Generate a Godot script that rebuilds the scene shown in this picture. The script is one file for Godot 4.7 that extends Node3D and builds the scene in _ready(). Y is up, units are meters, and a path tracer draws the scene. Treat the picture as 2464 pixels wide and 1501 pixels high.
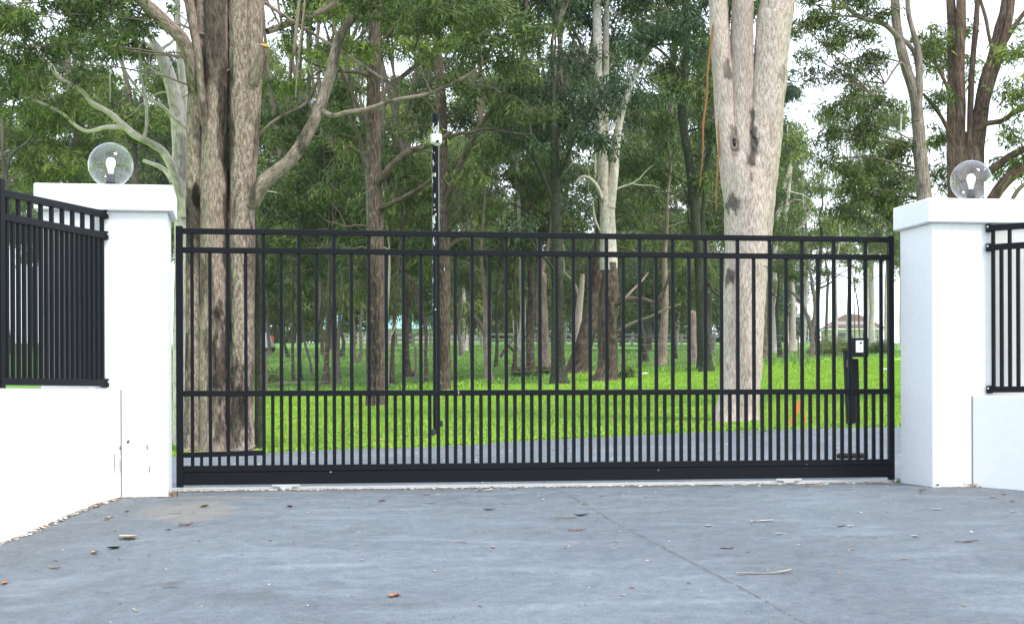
extends Node3D
# A black sliding driveway gate between white rendered pillars, a gum-tree paddock behind it, under a bright overcast sky.
# Units are metres; the gate stands in the plane z = 0, the paddock lies towards -z, the camera stands on the driveway.

const TURN := deg_to_rad(-9.19)      # the way the camera and the trees' own frames are turned
const POLE := Vector3(2.535, 0.139, -9.947)
const KEYPAD := Vector3(7.527, 0.285, -7.873)
const STOP := Vector3(5.827, 0.057, -3.337)
const BARRICADE := Vector3(7.094, 0.276, -8.602)
const LOG := Vector3(1.098, 0.949, -29.832)
const STONE := Vector3(9.704, 1.208, -27.579)
const PIPE := Vector3(15.324, 1.268, -26.011)
const HEAP := Vector3(9.559, 1.316, -30.641)
const WIRE := [0.52, -26.23, 2.03, -26.44, 3.99, -26.78, 5.73, -27.26, 7.46, -27.84, 10.06, -31.47, 13.09, -34.02, 16.32, -38.26, 22.47, -50.43, 31.19, -65.23]
const RAIL := [6.18, -90.3, 29.15, -88.61]
const SHED := Vector3(11.549, 4.88, -115.766)
const SHED2 := Vector3(15.98, 4.727, -106.945)
const HOUSE := Vector3(50.637, 4.973, -121.598)
const CAR := Vector3(1.106, 2.583, -64.121)
var M := {}
var meshes := {}
var taken := {}
var noise := FastNoiseLite.new()
var rng := RandomNumberGenerator.new()

func _ready():
	rng.seed = 11
	noise.seed = 5
	noise.frequency = 1.0
	noise.fractal_octaves = 3
	# ------------------------------------------------------------ camera, sky, sun, exposure
	var cam := Camera3D.new()
	cam.name = "camera"
	cam.position = Vector3(0, 0.66, 12.03)
	cam.rotation = Vector3(0, TURN, -0.0035)
	cam.set_frustum(0.05 * 1501.0 / 4000.0, Vector2(0, 0.05 * 206.5 / 4000.0), 0.05, 2000.0)
	add_child(cam)
	cam.current = true
	var env := Environment.new()
	var sky_mat := ProceduralSkyMaterial.new()
	sky_mat.sky_top_color = Color(0.80, 0.86, 0.95)
	sky_mat.sky_horizon_color = Color(0.96, 0.98, 1.0)
	sky_mat.sky_curve = 0.2
	sky_mat.ground_bottom_color = Color(0.35, 0.36, 0.34)
	sky_mat.ground_horizon_color = Color(0.7, 0.72, 0.7)
	sky_mat.sky_energy_multiplier = 1.15
	var sky := Sky.new()
	sky.sky_material = sky_mat
	env.background_mode = Environment.BG_SKY
	env.sky = sky
	env.tonemap_mode = Environment.TONE_MAPPER_LINEAR
	env.tonemap_exposure = 1.95
	env.sdfgi_enabled = true
	env.ssao_enabled = true
	env.ssil_enabled = true
	env.fog_enabled = true
	env.fog_light_color = Color(0.86, 0.93, 0.9)
	env.fog_density = 0.00028
	var we := WorldEnvironment.new()
	we.name = "environment"
	we.environment = env
	add_child(we)
	var sun := DirectionalLight3D.new()
	sun.name = "sun"
	sun.light_color = Color(1.0, 0.96, 0.9)
	sun.light_energy = 0.5
	sun.light_angular_distance = 14.0
	sun.shadow_enabled = true
	sun.rotation_degrees = Vector3(-52, 38, 0)
	add_child(sun)

	make_materials()
	build_ground()
	build_pillars_and_walls()
	build_gate()
	build_yard_objects()
	build_trees()
	build_distance()
	build_grass()
	build_litter()

# ================================================================ bookkeeping
func numbered(called: String) -> String:
	var n: int = taken.get(called, 0)
	taken[called] = n + 1
	return called if n == 0 else "%s_%03d" % [called, n]

func thing(called, label, category, at = Vector3.ZERO, turn = 0.0, group = "") -> Node3D:
	var o := Node3D.new()
	o.name = numbered(called)
	add_child(o)
	o.position = at
	o.rotation.y = turn
	return tag(o, label, category, group)

func tag(o: Node3D, label, category, group = "") -> Node3D:
	o.set_meta("label", label)
	o.set_meta("category", category)
	if group != "":
		o.set_meta("group", group)
	return o

func part(parent: Node3D, called: String, mesh: Mesh, mat: Material, at = Vector3.ZERO, turn = Vector3.ZERO) -> MeshInstance3D:
	var o := MeshInstance3D.new()
	o.mesh = mesh
	o.material_override = mat
	o.position = at
	o.rotation = turn
	if parent == self:
		o.name = numbered(called)
	else:
		var key := str(parent.get_instance_id()) + called
		o.name = called + numbered(key).substr(key.length())
	parent.add_child(o, true)
	return o

func structure(o: Node3D) -> Node3D:
	o.set_meta("kind", "structure")
	return o

func stuff(o: Node3D) -> Node3D:
	o.set_meta("kind", "stuff")
	return o

# ================================================================ shapes
# a box centred on the origin with chamfered edges
func box(sx: float, sy: float, sz: float, c := 0.002) -> ArrayMesh:
	var key := "box %.4f %.4f %.4f %.4f" % [sx, sy, sz, c]
	if meshes.has(key):
		return meshes[key]
	var st := SurfaceTool.new()
	st.begin(Mesh.PRIMITIVE_TRIANGLES)
	var h := Vector3(sx, sy, sz) / 2.0
	for axis in 3:
		var a := (axis + 1) % 3
		var b := (axis + 2) % 3
		for s in [-1.0, 1.0]:
			var n := Vector3.ZERO
			n[axis] = s
			var q := []
			for k in [[-1, -1], [1, -1], [1, 1], [-1, 1]]:
				var v := Vector3.ZERO
				v[axis] = s * h[axis]
				v[a] = k[0] * (h[a] - c)
				v[b] = k[1] * (h[b] - c)
				q.append(v)
			quad(st, q[0], q[1], q[2], q[3], n)
	for axis in 3:      # the chamfers along each axis
		var a := (axis + 1) % 3
		var b := (axis + 2) % 3
		for sa in [-1.0, 1.0]:
			for sb in [-1.0, 1.0]:
				var n := Vector3.ZERO
				n[a] = sa
				n[b] = sb
				var q := []
				for k in [[-1, 0], [1, 0], [1, 1], [-1, 1]]:
					var v := Vector3.ZERO
					v[axis] = k[0] * (h[axis] - c)
					v[a] = sa * (h[a] - (c if k[1] == 1 else 0.0))
					v[b] = sb * (h[b] - (0.0 if k[1] == 1 else c))
					q.append(v)
				quad(st, q[0], q[1], q[2], q[3], n.normalized())
	for sx2 in [-1.0, 1.0]:
		for sy2 in [-1.0, 1.0]:
			for sz2 in [-1.0, 1.0]:
				var s := Vector3(sx2, sy2, sz2)
				tri(st, s * Vector3(h.x, h.y - c, h.z - c), s * Vector3(h.x - c, h.y, h.z - c), s * Vector3(h.x - c, h.y - c, h.z), s.normalized())
	meshes[key] = st.commit()
	return meshes[key]

func tri(st: SurfaceTool, a: Vector3, b: Vector3, c: Vector3, n: Vector3):
	if (b - a).cross(c - a).dot(n) > 0.0:      # front faces run clockwise
		var t := b
		b = c
		c = t
	for v in [a, b, c]:
		st.set_normal(n)
		st.set_uv(Vector2(v.x + v.z, v.y))
		st.add_vertex(v)

func quad(st: SurfaceTool, a: Vector3, b: Vector3, c: Vector3, d: Vector3, n: Vector3):
	tri(st, a, b, c, n)
	tri(st, a, c, d, n)

# a surface of revolution about y; profile holds (radius, height) pairs from the bottom up
func lathe(profile: Array, sides := 24) -> ArrayMesh:
	var st := SurfaceTool.new()
	st.begin(Mesh.PRIMITIVE_TRIANGLES)
	for i in profile.size() - 1:
		var p: Vector2 = profile[i]
		var q: Vector2 = profile[i + 1]
		for k in sides:
			var a := TAU * k / sides
			var b := TAU * (k + 1) / sides
			var A := Vector3(cos(a) * p.x, p.y, sin(a) * p.x)
			var B := Vector3(cos(b) * p.x, p.y, sin(b) * p.x)
			var C := Vector3(cos(b) * q.x, q.y, sin(b) * q.x)
			var D := Vector3(cos(a) * q.x, q.y, sin(a) * q.x)
			st.set_smooth_group(0)
			for v in [A, B, C, A, C, D]:
				st.set_uv(Vector2(0, v.y))
				st.add_vertex(v)
	st.index()
	st.generate_normals()
	return st.commit()

# a smooth tapering tube through points (x, y, z, radius); uv in metres; stains are (x, y, rx, ry, tone) in the tube's frame
func tube(flat: Array, sides := 10, step := 0.12, rough := 0.05, stains := [], tile := 0.6, blotch := 0.0) -> ArrayMesh:
	var P := PackedVector3Array()
	var R := PackedFloat32Array()
	for i in range(0, flat.size(), 4):
		P.append(Vector3(flat[i], flat[i + 1], flat[i + 2]))
		R.append(flat[i + 3])
	var C := PackedVector3Array()
	var CR := PackedFloat32Array()
	var n := P.size()
	for i in n - 1:
		var p0 := P[maxi(i - 1, 0)]
		var p3 := P[mini(i + 2, n - 1)]
		var m := clampi(int(ceil(P[i].distance_to(P[i + 1]) / (step if P[i].y < 6.0 else maxf(step, 0.15)))), 1, 200)
		for k in m:
			var t := float(k) / m
			C.append(P[i].cubic_interpolate(P[i + 1], p0, p3, t))
			CR.append(lerpf(R[i], R[i + 1], t))
	C.append(P[n - 1])
	CR.append(R[n - 1])
	var rows := C.size()
	var mean := 0.0
	for r in CR:
		mean += r / rows
	var wraps := maxf(1.0, round(TAU * mean / tile))
	var verts := PackedVector3Array()
	var norms := PackedVector3Array()
	var uvs := PackedVector2Array()
	var cols := PackedColorArray()
	var idx := PackedInt32Array()
	var side := Vector3(1, 0, 0.001)
	var run := rng.randf() * 3.0
	var w := sides + 1
	for i in rows:
		var dir := (C[mini(i + 1, rows - 1)] - C[maxi(i - 1, 0)]).normalized()
		side = (side - dir * side.dot(dir)).normalized()
		var up := dir.cross(side)
		if i > 0:
			run += C[i].distance_to(C[i - 1])
		for j in w:
			var a := TAU * (j % sides) / sides
			var d := side * cos(a) + up * sin(a)
			var p := C[i] + d * CR[i]
			var bump := noise.get_noise_3d(p.x * 3.0 + flat[0], p.y * 0.9, p.z * 3.0) * rough * 2.2 + noise.get_noise_3d(p.x * 9.0, p.y * 3.0 + 7.0, p.z * 9.0) * rough
			verts.append(C[i] + d * CR[i] * (1.0 + bump))
			uvs.append(Vector2(wraps * j / sides, run / (2.0 * tile)))
			var tone := 1.0
			if blotch > 0.0:
				tone *= 1.0 - blotch * smoothstep(0.05, 0.24, noise.get_noise_3d(p.x * 2.6 + 31.0, p.y * 0.55, p.z * 2.2))
				tone *= 1.0 + 0.6 * blotch * smoothstep(0.05, 0.25, noise.get_noise_3d(p.x * 2.6 - 11.0, p.y * 0.7, p.z * 2.6))
			for s in range(0, stains.size(), 5):
				var e := Vector2((p.x - stains[s]) / stains[s + 2], (p.y - stains[s + 1]) / stains[s + 3]).length()
				if e < 1.6:
					e += noise.get_noise_3d(p.x * 8.0, p.y * 3.0, p.z * 8.0 + s) * 1.1
					tone = lerpf(tone, tone * stains[s + 4], 1.0 - smoothstep(0.75, 1.0, e))
			cols.append(Color(tone, tone, tone))
	for i in rows:
		for j in w:
			var a := verts[i * w + (j + 1) % sides] - verts[i * w + (j + sides - 1) % sides]
			var b := verts[mini(i + 1, rows - 1) * w + j] - verts[maxi(i - 1, 0) * w + j]
			var nn := a.cross(b).normalized()
			if nn.dot(verts[i * w + j] - C[i]) < 0.0:
				nn = -nn
			norms.append(nn)
			if i < rows - 1 and j < sides:
				var q := i * w + j
				idx.append_array([q, q + w, q + 1, q + 1, q + w, q + w + 1])
	# a flat end, so that broken and sawn tops are closed
	var at := verts.size()
	verts.append(C[rows - 1] + (C[rows - 1] - C[maxi(rows - 2, 0)]).normalized() * CR[rows - 1] * 0.3)
	norms.append((C[rows - 1] - C[maxi(rows - 2, 0)]).normalized())
	uvs.append(Vector2.ZERO)
	cols.append(Color.WHITE)
	for j in sides:
		idx.append_array([at, (rows - 1) * w + j + 1, (rows - 1) * w + j])
	var arr := []
	arr.resize(Mesh.ARRAY_MAX)
	arr[Mesh.ARRAY_VERTEX] = verts
	arr[Mesh.ARRAY_NORMAL] = norms
	arr[Mesh.ARRAY_TEX_UV] = uvs
	arr[Mesh.ARRAY_COLOR] = cols
	arr[Mesh.ARRAY_INDEX] = idx
	var mesh := ArrayMesh.new()
	mesh.add_surface_from_arrays(Mesh.PRIMITIVE_TRIANGLES, arr)
	return mesh

# an outline in x and y pushed through the thickness t along z
func prism(outline: Array, t: float) -> ArrayMesh:
	var st := SurfaceTool.new()
	st.begin(Mesh.PRIMITIVE_TRIANGLES)
	var poly := PackedVector2Array(outline)
	var ids := Geometry2D.triangulate_polygon(poly)
	for k in range(0, ids.size(), 3):
		for s in [-1.0, 1.0]:
			var v := []
			for j in 3:
				v.append(Vector3(poly[ids[k + j]].x, poly[ids[k + j]].y, s * t / 2.0))
			tri(st, v[0], v[1], v[2], Vector3(0, 0, s))
	var turn := -1.0 if Geometry2D.is_polygon_clockwise(poly) else 1.0
	for k in poly.size():
		var a := poly[k]
		var b := poly[(k + 1) % poly.size()]
		var n := Vector3(b.y - a.y, a.x - b.x, 0).normalized() * turn
		quad(st, Vector3(a.x, a.y, -t / 2), Vector3(b.x, b.y, -t / 2), Vector3(b.x, b.y, t / 2), Vector3(a.x, a.y, t / 2), n)
	return st.commit()

# ================================================================ materials
func noise_bytes(w: int, h: int, freq: float, seed_: int, octaves := 4) -> PackedByteArray:
	var f := FastNoiseLite.new()
	f.noise_type = FastNoiseLite.TYPE_SIMPLEX_SMOOTH
	f.seed = seed_
	f.frequency = freq
	f.fractal_octaves = octaves
	var im := f.get_seamless_image(w, h)
	im.convert(Image.FORMAT_L8)
	return im.get_data()

# bark: streaks that run with the trunk, flecks, and pale and dark plates
func bark(seed_: int, dark: Color, mid: Color, light: Color, stretch: int, fleck: float, plates: float, bump: float, rough := 0.95) -> StandardMaterial3D:
	var w := 256
	var h := 512
	var hs := h / stretch
	var streak := noise_bytes(w, hs, 0.075, seed_, 4)
	var fine := noise_bytes(w, hs * 2 if stretch > 1 else h, 0.16, seed_ + 1, 3)
	var patch := noise_bytes(w, h, 0.012, seed_ + 2, 3)
	var im := Image.create_empty(w, h, false, Image.FORMAT_RGB8)
	var hi := Image.create_empty(w, h, false, Image.FORMAT_RGB8)
	var r := RandomNumberGenerator.new()
	r.seed = seed_
	var fh := hs * 2 if stretch > 1 else h
	for y in h:
		for x in w:
			var s := streak[(y / stretch) * w + x] / 255.0
			var g := fine[(y * fh / h) * w + x] / 255.0
			var p := patch[y * w + x] / 255.0
			var t := clampf(s * 0.75 + g * 0.5 - 0.12 + (p - 0.5) * plates + (r.randf() - 0.5) * fleck, 0.0, 1.0)
			im.set_pixel(x, y, dark.lerp(mid, t * 2.0) if t < 0.5 else mid.lerp(light, t * 2.0 - 1.0))
			var v := clampf(s * 0.6 + g * 0.4, 0, 1)
			hi.set_pixel(x, y, Color(v, v, v))
	hi.bump_map_to_normal_map(bump)
	var m := StandardMaterial3D.new()
	m.albedo_texture = ImageTexture.create_from_image(im)
	m.normal_enabled = true
	m.normal_texture = ImageTexture.create_from_image(hi)
	m.normal_scale = 1.0
	m.roughness = rough
	m.metallic_specular = 0.25
	m.vertex_color_use_as_albedo = true
	return m

func plain(c: Color, rough := 0.8, spec := 0.4, metal := 0.0) -> StandardMaterial3D:
	var m := StandardMaterial3D.new()
	m.albedo_color = c
	m.roughness = rough
	m.metallic_specular = spec
	m.metallic = metal
	return m

func lin(r: float, g: float, b: float) -> Color:
	return Color(r, g, b).linear_to_srgb()

func grain_texture(w: int, c: Color, spread: float, freq: float, seed_: int) -> ImageTexture:
	var n := noise_bytes(w, w, freq, seed_, 3)
	var r := RandomNumberGenerator.new()
	r.seed = seed_
	var im := Image.create_empty(w, w, false, Image.FORMAT_RGB8)
	for y in w:
		for x in w:
			var t := 1.0 + (n[y * w + x] / 255.0 - 0.5) * spread + (r.randf() - 0.5) * spread * 0.8
			im.set_pixel(x, y, Color(c.r * t, c.g * t, c.b * t))
	return ImageTexture.create_from_image(im)

func make_materials():
	M.mottled = bark(21, Color8(78, 66, 56), Color8(142, 126, 113), Color8(192, 178, 166), 4, 0.42, 0.16, 5.0)
	M.pale = bark(22, Color8(134, 114, 102), Color8(190, 174, 163), Color8(224, 213, 205), 4, 0.40, 0.10, 4.0)
	M.smooth = bark(23, Color8(142, 130, 120), Color8(194, 184, 175), Color8(226, 217, 209), 4, 0.12, 0.35, 1.5, 0.8)
	M.fibrous = bark(24, Color8(46, 38, 33), Color8(94, 81, 72), Color8(152, 137, 126), 8, 0.3, 0.25, 8.0)
	M.fibrous_pale = bark(25, Color8(86, 70, 61), Color8(148, 130, 119), Color8(194, 179, 169), 8, 0.3, 0.25, 7.0)
	M.fibrous_red = bark(26, Color8(58, 44, 38), Color8(108, 88, 77), Color8(160, 140, 128), 8, 0.25, 0.3, 8.0)
	M.fibrous_grey = bark(27, Color8(84, 72, 66), Color8(138, 125, 117), Color8(178, 167, 159), 8, 0.25, 0.3, 6.0)
	M.mossy = bark(28, Color8(34, 36, 30), Color8(64, 67, 54), Color8(104, 108, 92), 4, 0.35, 0.25, 7.0)
	M.grey = bark(29, Color8(62, 55, 50), Color8(108, 99, 91), Color8(154, 145, 137), 4, 0.3, 0.3, 6.0)
	M.twig = plain(Color8(112, 100, 91), 0.95, 0.2)
	M.sawn = plain(Color8(206, 158, 88), 0.9, 0.2)
	M.orange_bark = plain(Color8(146, 104, 74), 0.9, 0.2)
	var leaf := plain(Color.WHITE, 0.5, 0.35)
	leaf.vertex_color_use_as_albedo = true
	leaf.backlight_enabled = true
	leaf.backlight = Color(0.20, 0.27, 0.10)
	leaf.cull_mode = BaseMaterial3D.CULL_DISABLED
	M.leaf = leaf
	var blade := plain(Color.WHITE, 0.6, 0.3)
	blade.vertex_color_use_as_albedo = true
	blade.backlight_enabled = true
	blade.backlight = Color(0.25, 0.38, 0.08)
	blade.cull_mode = BaseMaterial3D.CULL_DISABLED
	M.blade = blade
	var turf := plain(Color.WHITE, 1.0, 0.1)
	turf.albedo_texture = grain_texture(512, Color(0.92, 0.92, 0.92), 0.35, 0.05, 41)
	turf.vertex_color_use_as_albedo = true
	turf.uv1_scale = Vector3(0.5, 0.5, 1)
	M.turf = turf
	# painted render: brushed on, faintly uneven
	var wall := plain(lin(0.84, 0.84, 0.83), 0.85, 0.3)
	wall.albedo_texture = grain_texture(512, Color(0.965, 0.965, 0.965), 0.03, 0.03, 42)
	wall.uv1_triplanar = true
	wall.uv1_world_triplanar = true
	wall.uv1_scale = Vector3(0.8, 0.8, 0.8)
	wall.heightmap_enabled = false
	var wn := Image.create_from_data(512, 512, false, Image.FORMAT_L8, noise_bytes(512, 512, 0.06, 43, 4))
	wn.convert(Image.FORMAT_RGB8)
	wn.bump_map_to_normal_map(1.2)
	wall.normal_enabled = true
	wall.normal_texture = ImageTexture.create_from_image(wn)
	wall.normal_scale = 0.12
	M.wall = wall
	M.joint = plain(lin(0.14, 0.115, 0.095), 0.95, 0.2)
	M.soil = plain(lin(0.50, 0.42, 0.33), 0.95, 0.2)
	M.grime = plain(lin(0.20, 0.13, 0.08), 0.95, 0.2)
	# powder coat
	var steel := plain(lin(0.0050, 0.0058, 0.0090), 0.52, 0.30)
	var pc := Image.create_from_data(256, 256, false, Image.FORMAT_L8, noise_bytes(256, 256, 0.25, 44, 2))
	pc.convert(Image.FORMAT_RGB8)
	pc.bump_map_to_normal_map(0.8)
	steel.normal_enabled = true
	steel.normal_texture = ImageTexture.create_from_image(pc)
	steel.normal_scale = 0.35
	steel.uv1_triplanar = true
	steel.uv1_scale = Vector3(6, 6, 6)
	M.steel = steel
	M.chip = plain(lin(0.55, 0.55, 0.55), 0.7)
	M.galv = plain(lin(0.55, 0.57, 0.58), 0.5, 0.5, 0.3)
	M.concrete = plain(Color.WHITE, 0.95, 0.2)
	M.concrete.albedo_texture = grain_texture(256, Color8(186, 184, 178), 0.22, 0.03, 45)
	M.concrete.uv1_triplanar = true
	M.concrete.uv1_world_triplanar = true
	M.concrete.uv1_scale = Vector3(1.3, 1.3, 1.3)
	var glass := plain(Color(1, 1, 1, 0.02), 0.02, 0.5)
	glass.transparency = BaseMaterial3D.TRANSPARENCY_ALPHA
	glass.cull_mode = BaseMaterial3D.CULL_DISABLED
	M.glass = glass
	M.bulb = plain(lin(0.85, 0.84, 0.82), 0.4, 0.4)
	M.holder = plain(lin(0.035, 0.035, 0.04), 0.6, 0.3)
	M.white_plastic = plain(lin(0.75, 0.75, 0.75), 0.45, 0.5)
	M.lens = plain(lin(0.01, 0.01, 0.012), 0.1, 0.6)
	M.orange = plain(lin(0.75, 0.22, 0.05), 0.6, 0.4)
	M.white_paint = plain(lin(0.75, 0.75, 0.74), 0.6, 0.4)
	M.timber = plain(Color8(176, 172, 164), 0.9, 0.2)
	M.wire = plain(Color8(150, 152, 150), 0.6, 0.4, 0.4)
	M.teal_roof = plain(Color8(150, 196, 190), 0.6, 0.4)
	M.red_roof = plain(Color8(140, 84, 76), 0.8, 0.3)
	M.tile_roof = plain(Color8(124, 106, 97), 0.9, 0.2)
	M.cream = plain(Color8(206, 200, 184), 0.9, 0.2)
	M.pane = plain(Color8(40, 46, 52), 0.1, 0.6)
	M.silver = plain(lin(0.45, 0.46, 0.47), 0.3, 0.6, 0.5)
	M.rubber = plain(lin(0.02, 0.02, 0.02), 0.8, 0.3)
	M.tail = plain(lin(0.5, 0.03, 0.02), 0.3, 0.5)
	M.card = plain(lin(0.72, 0.68, 0.68), 0.5, 0.4)
	for c in [["tan", 190, 160, 124], ["pale_tan", 214, 198, 170], ["brown", 122, 88, 62], ["red_brown", 118, 64, 48], ["orange_tan", 186, 118, 78], ["white", 222, 218, 214], ["green", 88, 92, 52], ["dark", 56, 54, 48], ["pink", 196, 162, 146]]:
		M["litter_" + c[0]] = plain(Color8(c[1], c[2], c[3]), 0.85, 0.3)
	# sealed driveway: dust and scuffs over dark grey, one map over the whole of it; grain comes from a fine second map
	var size := 1024
	var broad := noise_bytes(size, size, 0.006, 51, 4)
	var patchy := noise_bytes(size, size, 0.02, 52, 4)
	var fine := noise_bytes(size, size, 0.12, 53, 2)
	var im := Image.create_empty(size, size, false, Image.FORMAT_RGB8)
	var r := RandomNumberGenerator.new()
	r.seed = 54
	for y in size:
		for x in size:
			var b := broad[y * size + x] / 255.0
			var p := patchy[y * size + x] / 255.0
			var f := fine[y * size + x] / 255.0
			var t := 1.0 + (b - 0.5) * 0.20 + (p - 0.5) * 0.10 + (f - 0.5) * 0.06 + (r.randf() - 0.5) * 0.13
			# dust combed across the slope by rain and tyres
			var q := patchy[((y * 4) % size) * size + x] / 255.0
			t += 0.10 * smoothstep(0.55, 0.85, q)
			var c := Color(0.480 * t, 0.508 * t, 0.528 * t)
			var wx := x * 26.0 / size - 9.0
			var wz := y * 26.0 / size - 12.5
			# silt left by a dried puddle near the near pillar
			var e := Vector2((wx + 0.30) / 0.42, (wz - 1.35) / 0.5).length() + (p - 0.5) * 1.1 + (b - 0.5) * 0.8
			var silt := (1.0 - smoothstep(0.62, 0.98, e)) * (0.55 + f * 0.5)
			e = Vector2((wx + 0.05) / 0.30, (wz - 0.75) / 0.13).length() + (p - 0.5) * 1.6
			silt = maxf(silt, (1.0 - smoothstep(0.6, 1.0, e)) * 0.7)
			c = c.lerp(Color(0.64, 0.60, 0.55), clampf(silt, 0, 1) * 0.75)
			# old oil drips
			for o in [[0.03, 4.0, 0.20, 0.10], [0.36, 3.75, 0.16, 0.07], [-0.42, 3.6, 0.12, 0.06], [0.72, 4.25, 0.2, 0.05]]:
				var od := Vector2((wx - o[0]) / o[2], (wz - o[1]) / o[3]).length() + (f - 0.5) * 0.9 + (p - 0.5)
				if od < 1.0:
					c = c.lerp(Color(0.36, 0.37, 0.36), 0.35 * (1.0 - smoothstep(0.4, 1.0, od)))
			im.set_pixel(x, y, c)
	var road := plain(Color.WHITE, 0.72, 0.45)
	road.albedo_texture = ImageTexture.create_from_image(im)
	road.detail_enabled = true
	road.detail_blend_mode = BaseMaterial3D.BLEND_MODE_MUL
	road.detail_uv_layer = BaseMaterial3D.DETAIL_UV_2
	road.detail_albedo = grain_texture(512, Color(0.86, 0.86, 0.86), 0.9, 0.16, 55)
	var rn := Image.create_from_data(512, 512, false, Image.FORMAT_L8, noise_bytes(512, 512, 0.2, 56, 2))
	rn.convert(Image.FORMAT_RGB8)
	rn.bump_map_to_normal_map(2.0)
	road.normal_enabled = true
	road.normal_texture = ImageTexture.create_from_image(rn)
	road.normal_scale = 0.5
	road.uv1_scale = Vector3(1, 1, 1)
	M.road = road

# ================================================================ the lie of the land
func ground_y(x: float, z: float) -> float:
	var y := 0.0
	if z > 0.55:
		var d := z - 0.55
		y -= 0.095 * d * d / (d + 0.5)
		y -= 0.09 * smoothstep(0.0, 1.6, -x) * smoothstep(0.6, 2.0, z)
	if z < 0.0:
		var r := maxf(0.0, -z - 8.0)
		var n := minf(r, 100.0)
		y += 0.047 * (n * n / (n + 2.0)) + 0.015 * maxf(0.0, r - 100.0)
		y += 0.038 * clampf(x, 0.0, 14.0) * smoothstep(1.0, 8.0, -z) * (1.0 - 0.7 * smoothstep(20.0, 60.0, -z))
		y += 0.03 * sin(x * 0.35 + 1.0) * sin(z * 0.28) * smoothstep(8.0, 14.0, -z)
	return y

func along(pairs: Array, x: float) -> float:
	for i in range(0, pairs.size() - 2, 2):
		if x <= pairs[i + 2] or i == pairs.size() - 4:
			var t := clampf((x - pairs[i]) / (pairs[i + 2] - pairs[i]), 0.0, 1.0)
			return lerpf(pairs[i + 1], pairs[i + 3], t)
	return 0.0

const KERB := [-1, -7.32, -0.65, -7.32, -0.32, -7.93, 0.27, -8.09, 1.06, -8.01, 2.24, -7.36, 3.37, -7.94, 4.65, -8.09, 5.75, -8.21, 6.68, -7.76, 7.34, -7.35, 7.77, -7.23, 8.49, -6.91, 9.21, -6.64]
const MOWN := [-40, -23.93, -1.26, -23.93, 0.52, -26.23, 4.31, -25.26, 7.38, -26.38, 9.68, -29.81, 11.56, -28.65, 15.4, -33.54, 26.24, -52.96, 60, -60.96]

# where the driveway's seal ends towards the paddock, for each x
func seal_edge(x: float) -> float:
	if x < -0.95:
		return 0.35
	return along(KERB, x) + 0.05 * noise.get_noise_2d(x * 0.9, 3.0) + 0.03 * noise.get_noise_2d(x * 4.0, 9.0)

func sheet(xs: PackedFloat32Array, zs: Array, lift: Callable, tint: Callable, uv: Callable) -> ArrayMesh:
	var st := SurfaceTool.new()
	st.begin(Mesh.PRIMITIVE_TRIANGLES)
	var cols: int = xs.size()
	var rows: int = zs[0].size()
	for i in cols:
		for k in rows:
			var z: float = zs[i][k]
			var x := xs[i]
			st.set_color(tint.call(x, z))
			st.set_uv(uv.call(x, z))
			st.set_uv2(Vector2(x, z) / 0.8)
			st.add_vertex(Vector3(x, ground_y(x, z) + lift.call(x, z), z))
	for i in cols - 1:
		for k in rows - 1:
			var q := i * rows + k
			for v in [q, q + rows, q + 1, q + 1, q + rows, q + rows + 1]:
				st.add_index(v)
	st.generate_normals()
	st.generate_tangents()
	return st.commit()

func grid_line(fine_from: float, fine_to: float, step: float, from: float, to: float) -> PackedFloat32Array:
	var out := PackedFloat32Array()
	var v := fine_from
	var s := step
	while v > from:
		s *= 1.25
		v -= s
		out.append(v)
	out.reverse()
	v = fine_from
	while v <= fine_to:
		out.append(v)
		v += step
	s = step
	while v < to:
		out.append(v)
		s *= 1.25
		v += s
	return out

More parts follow.
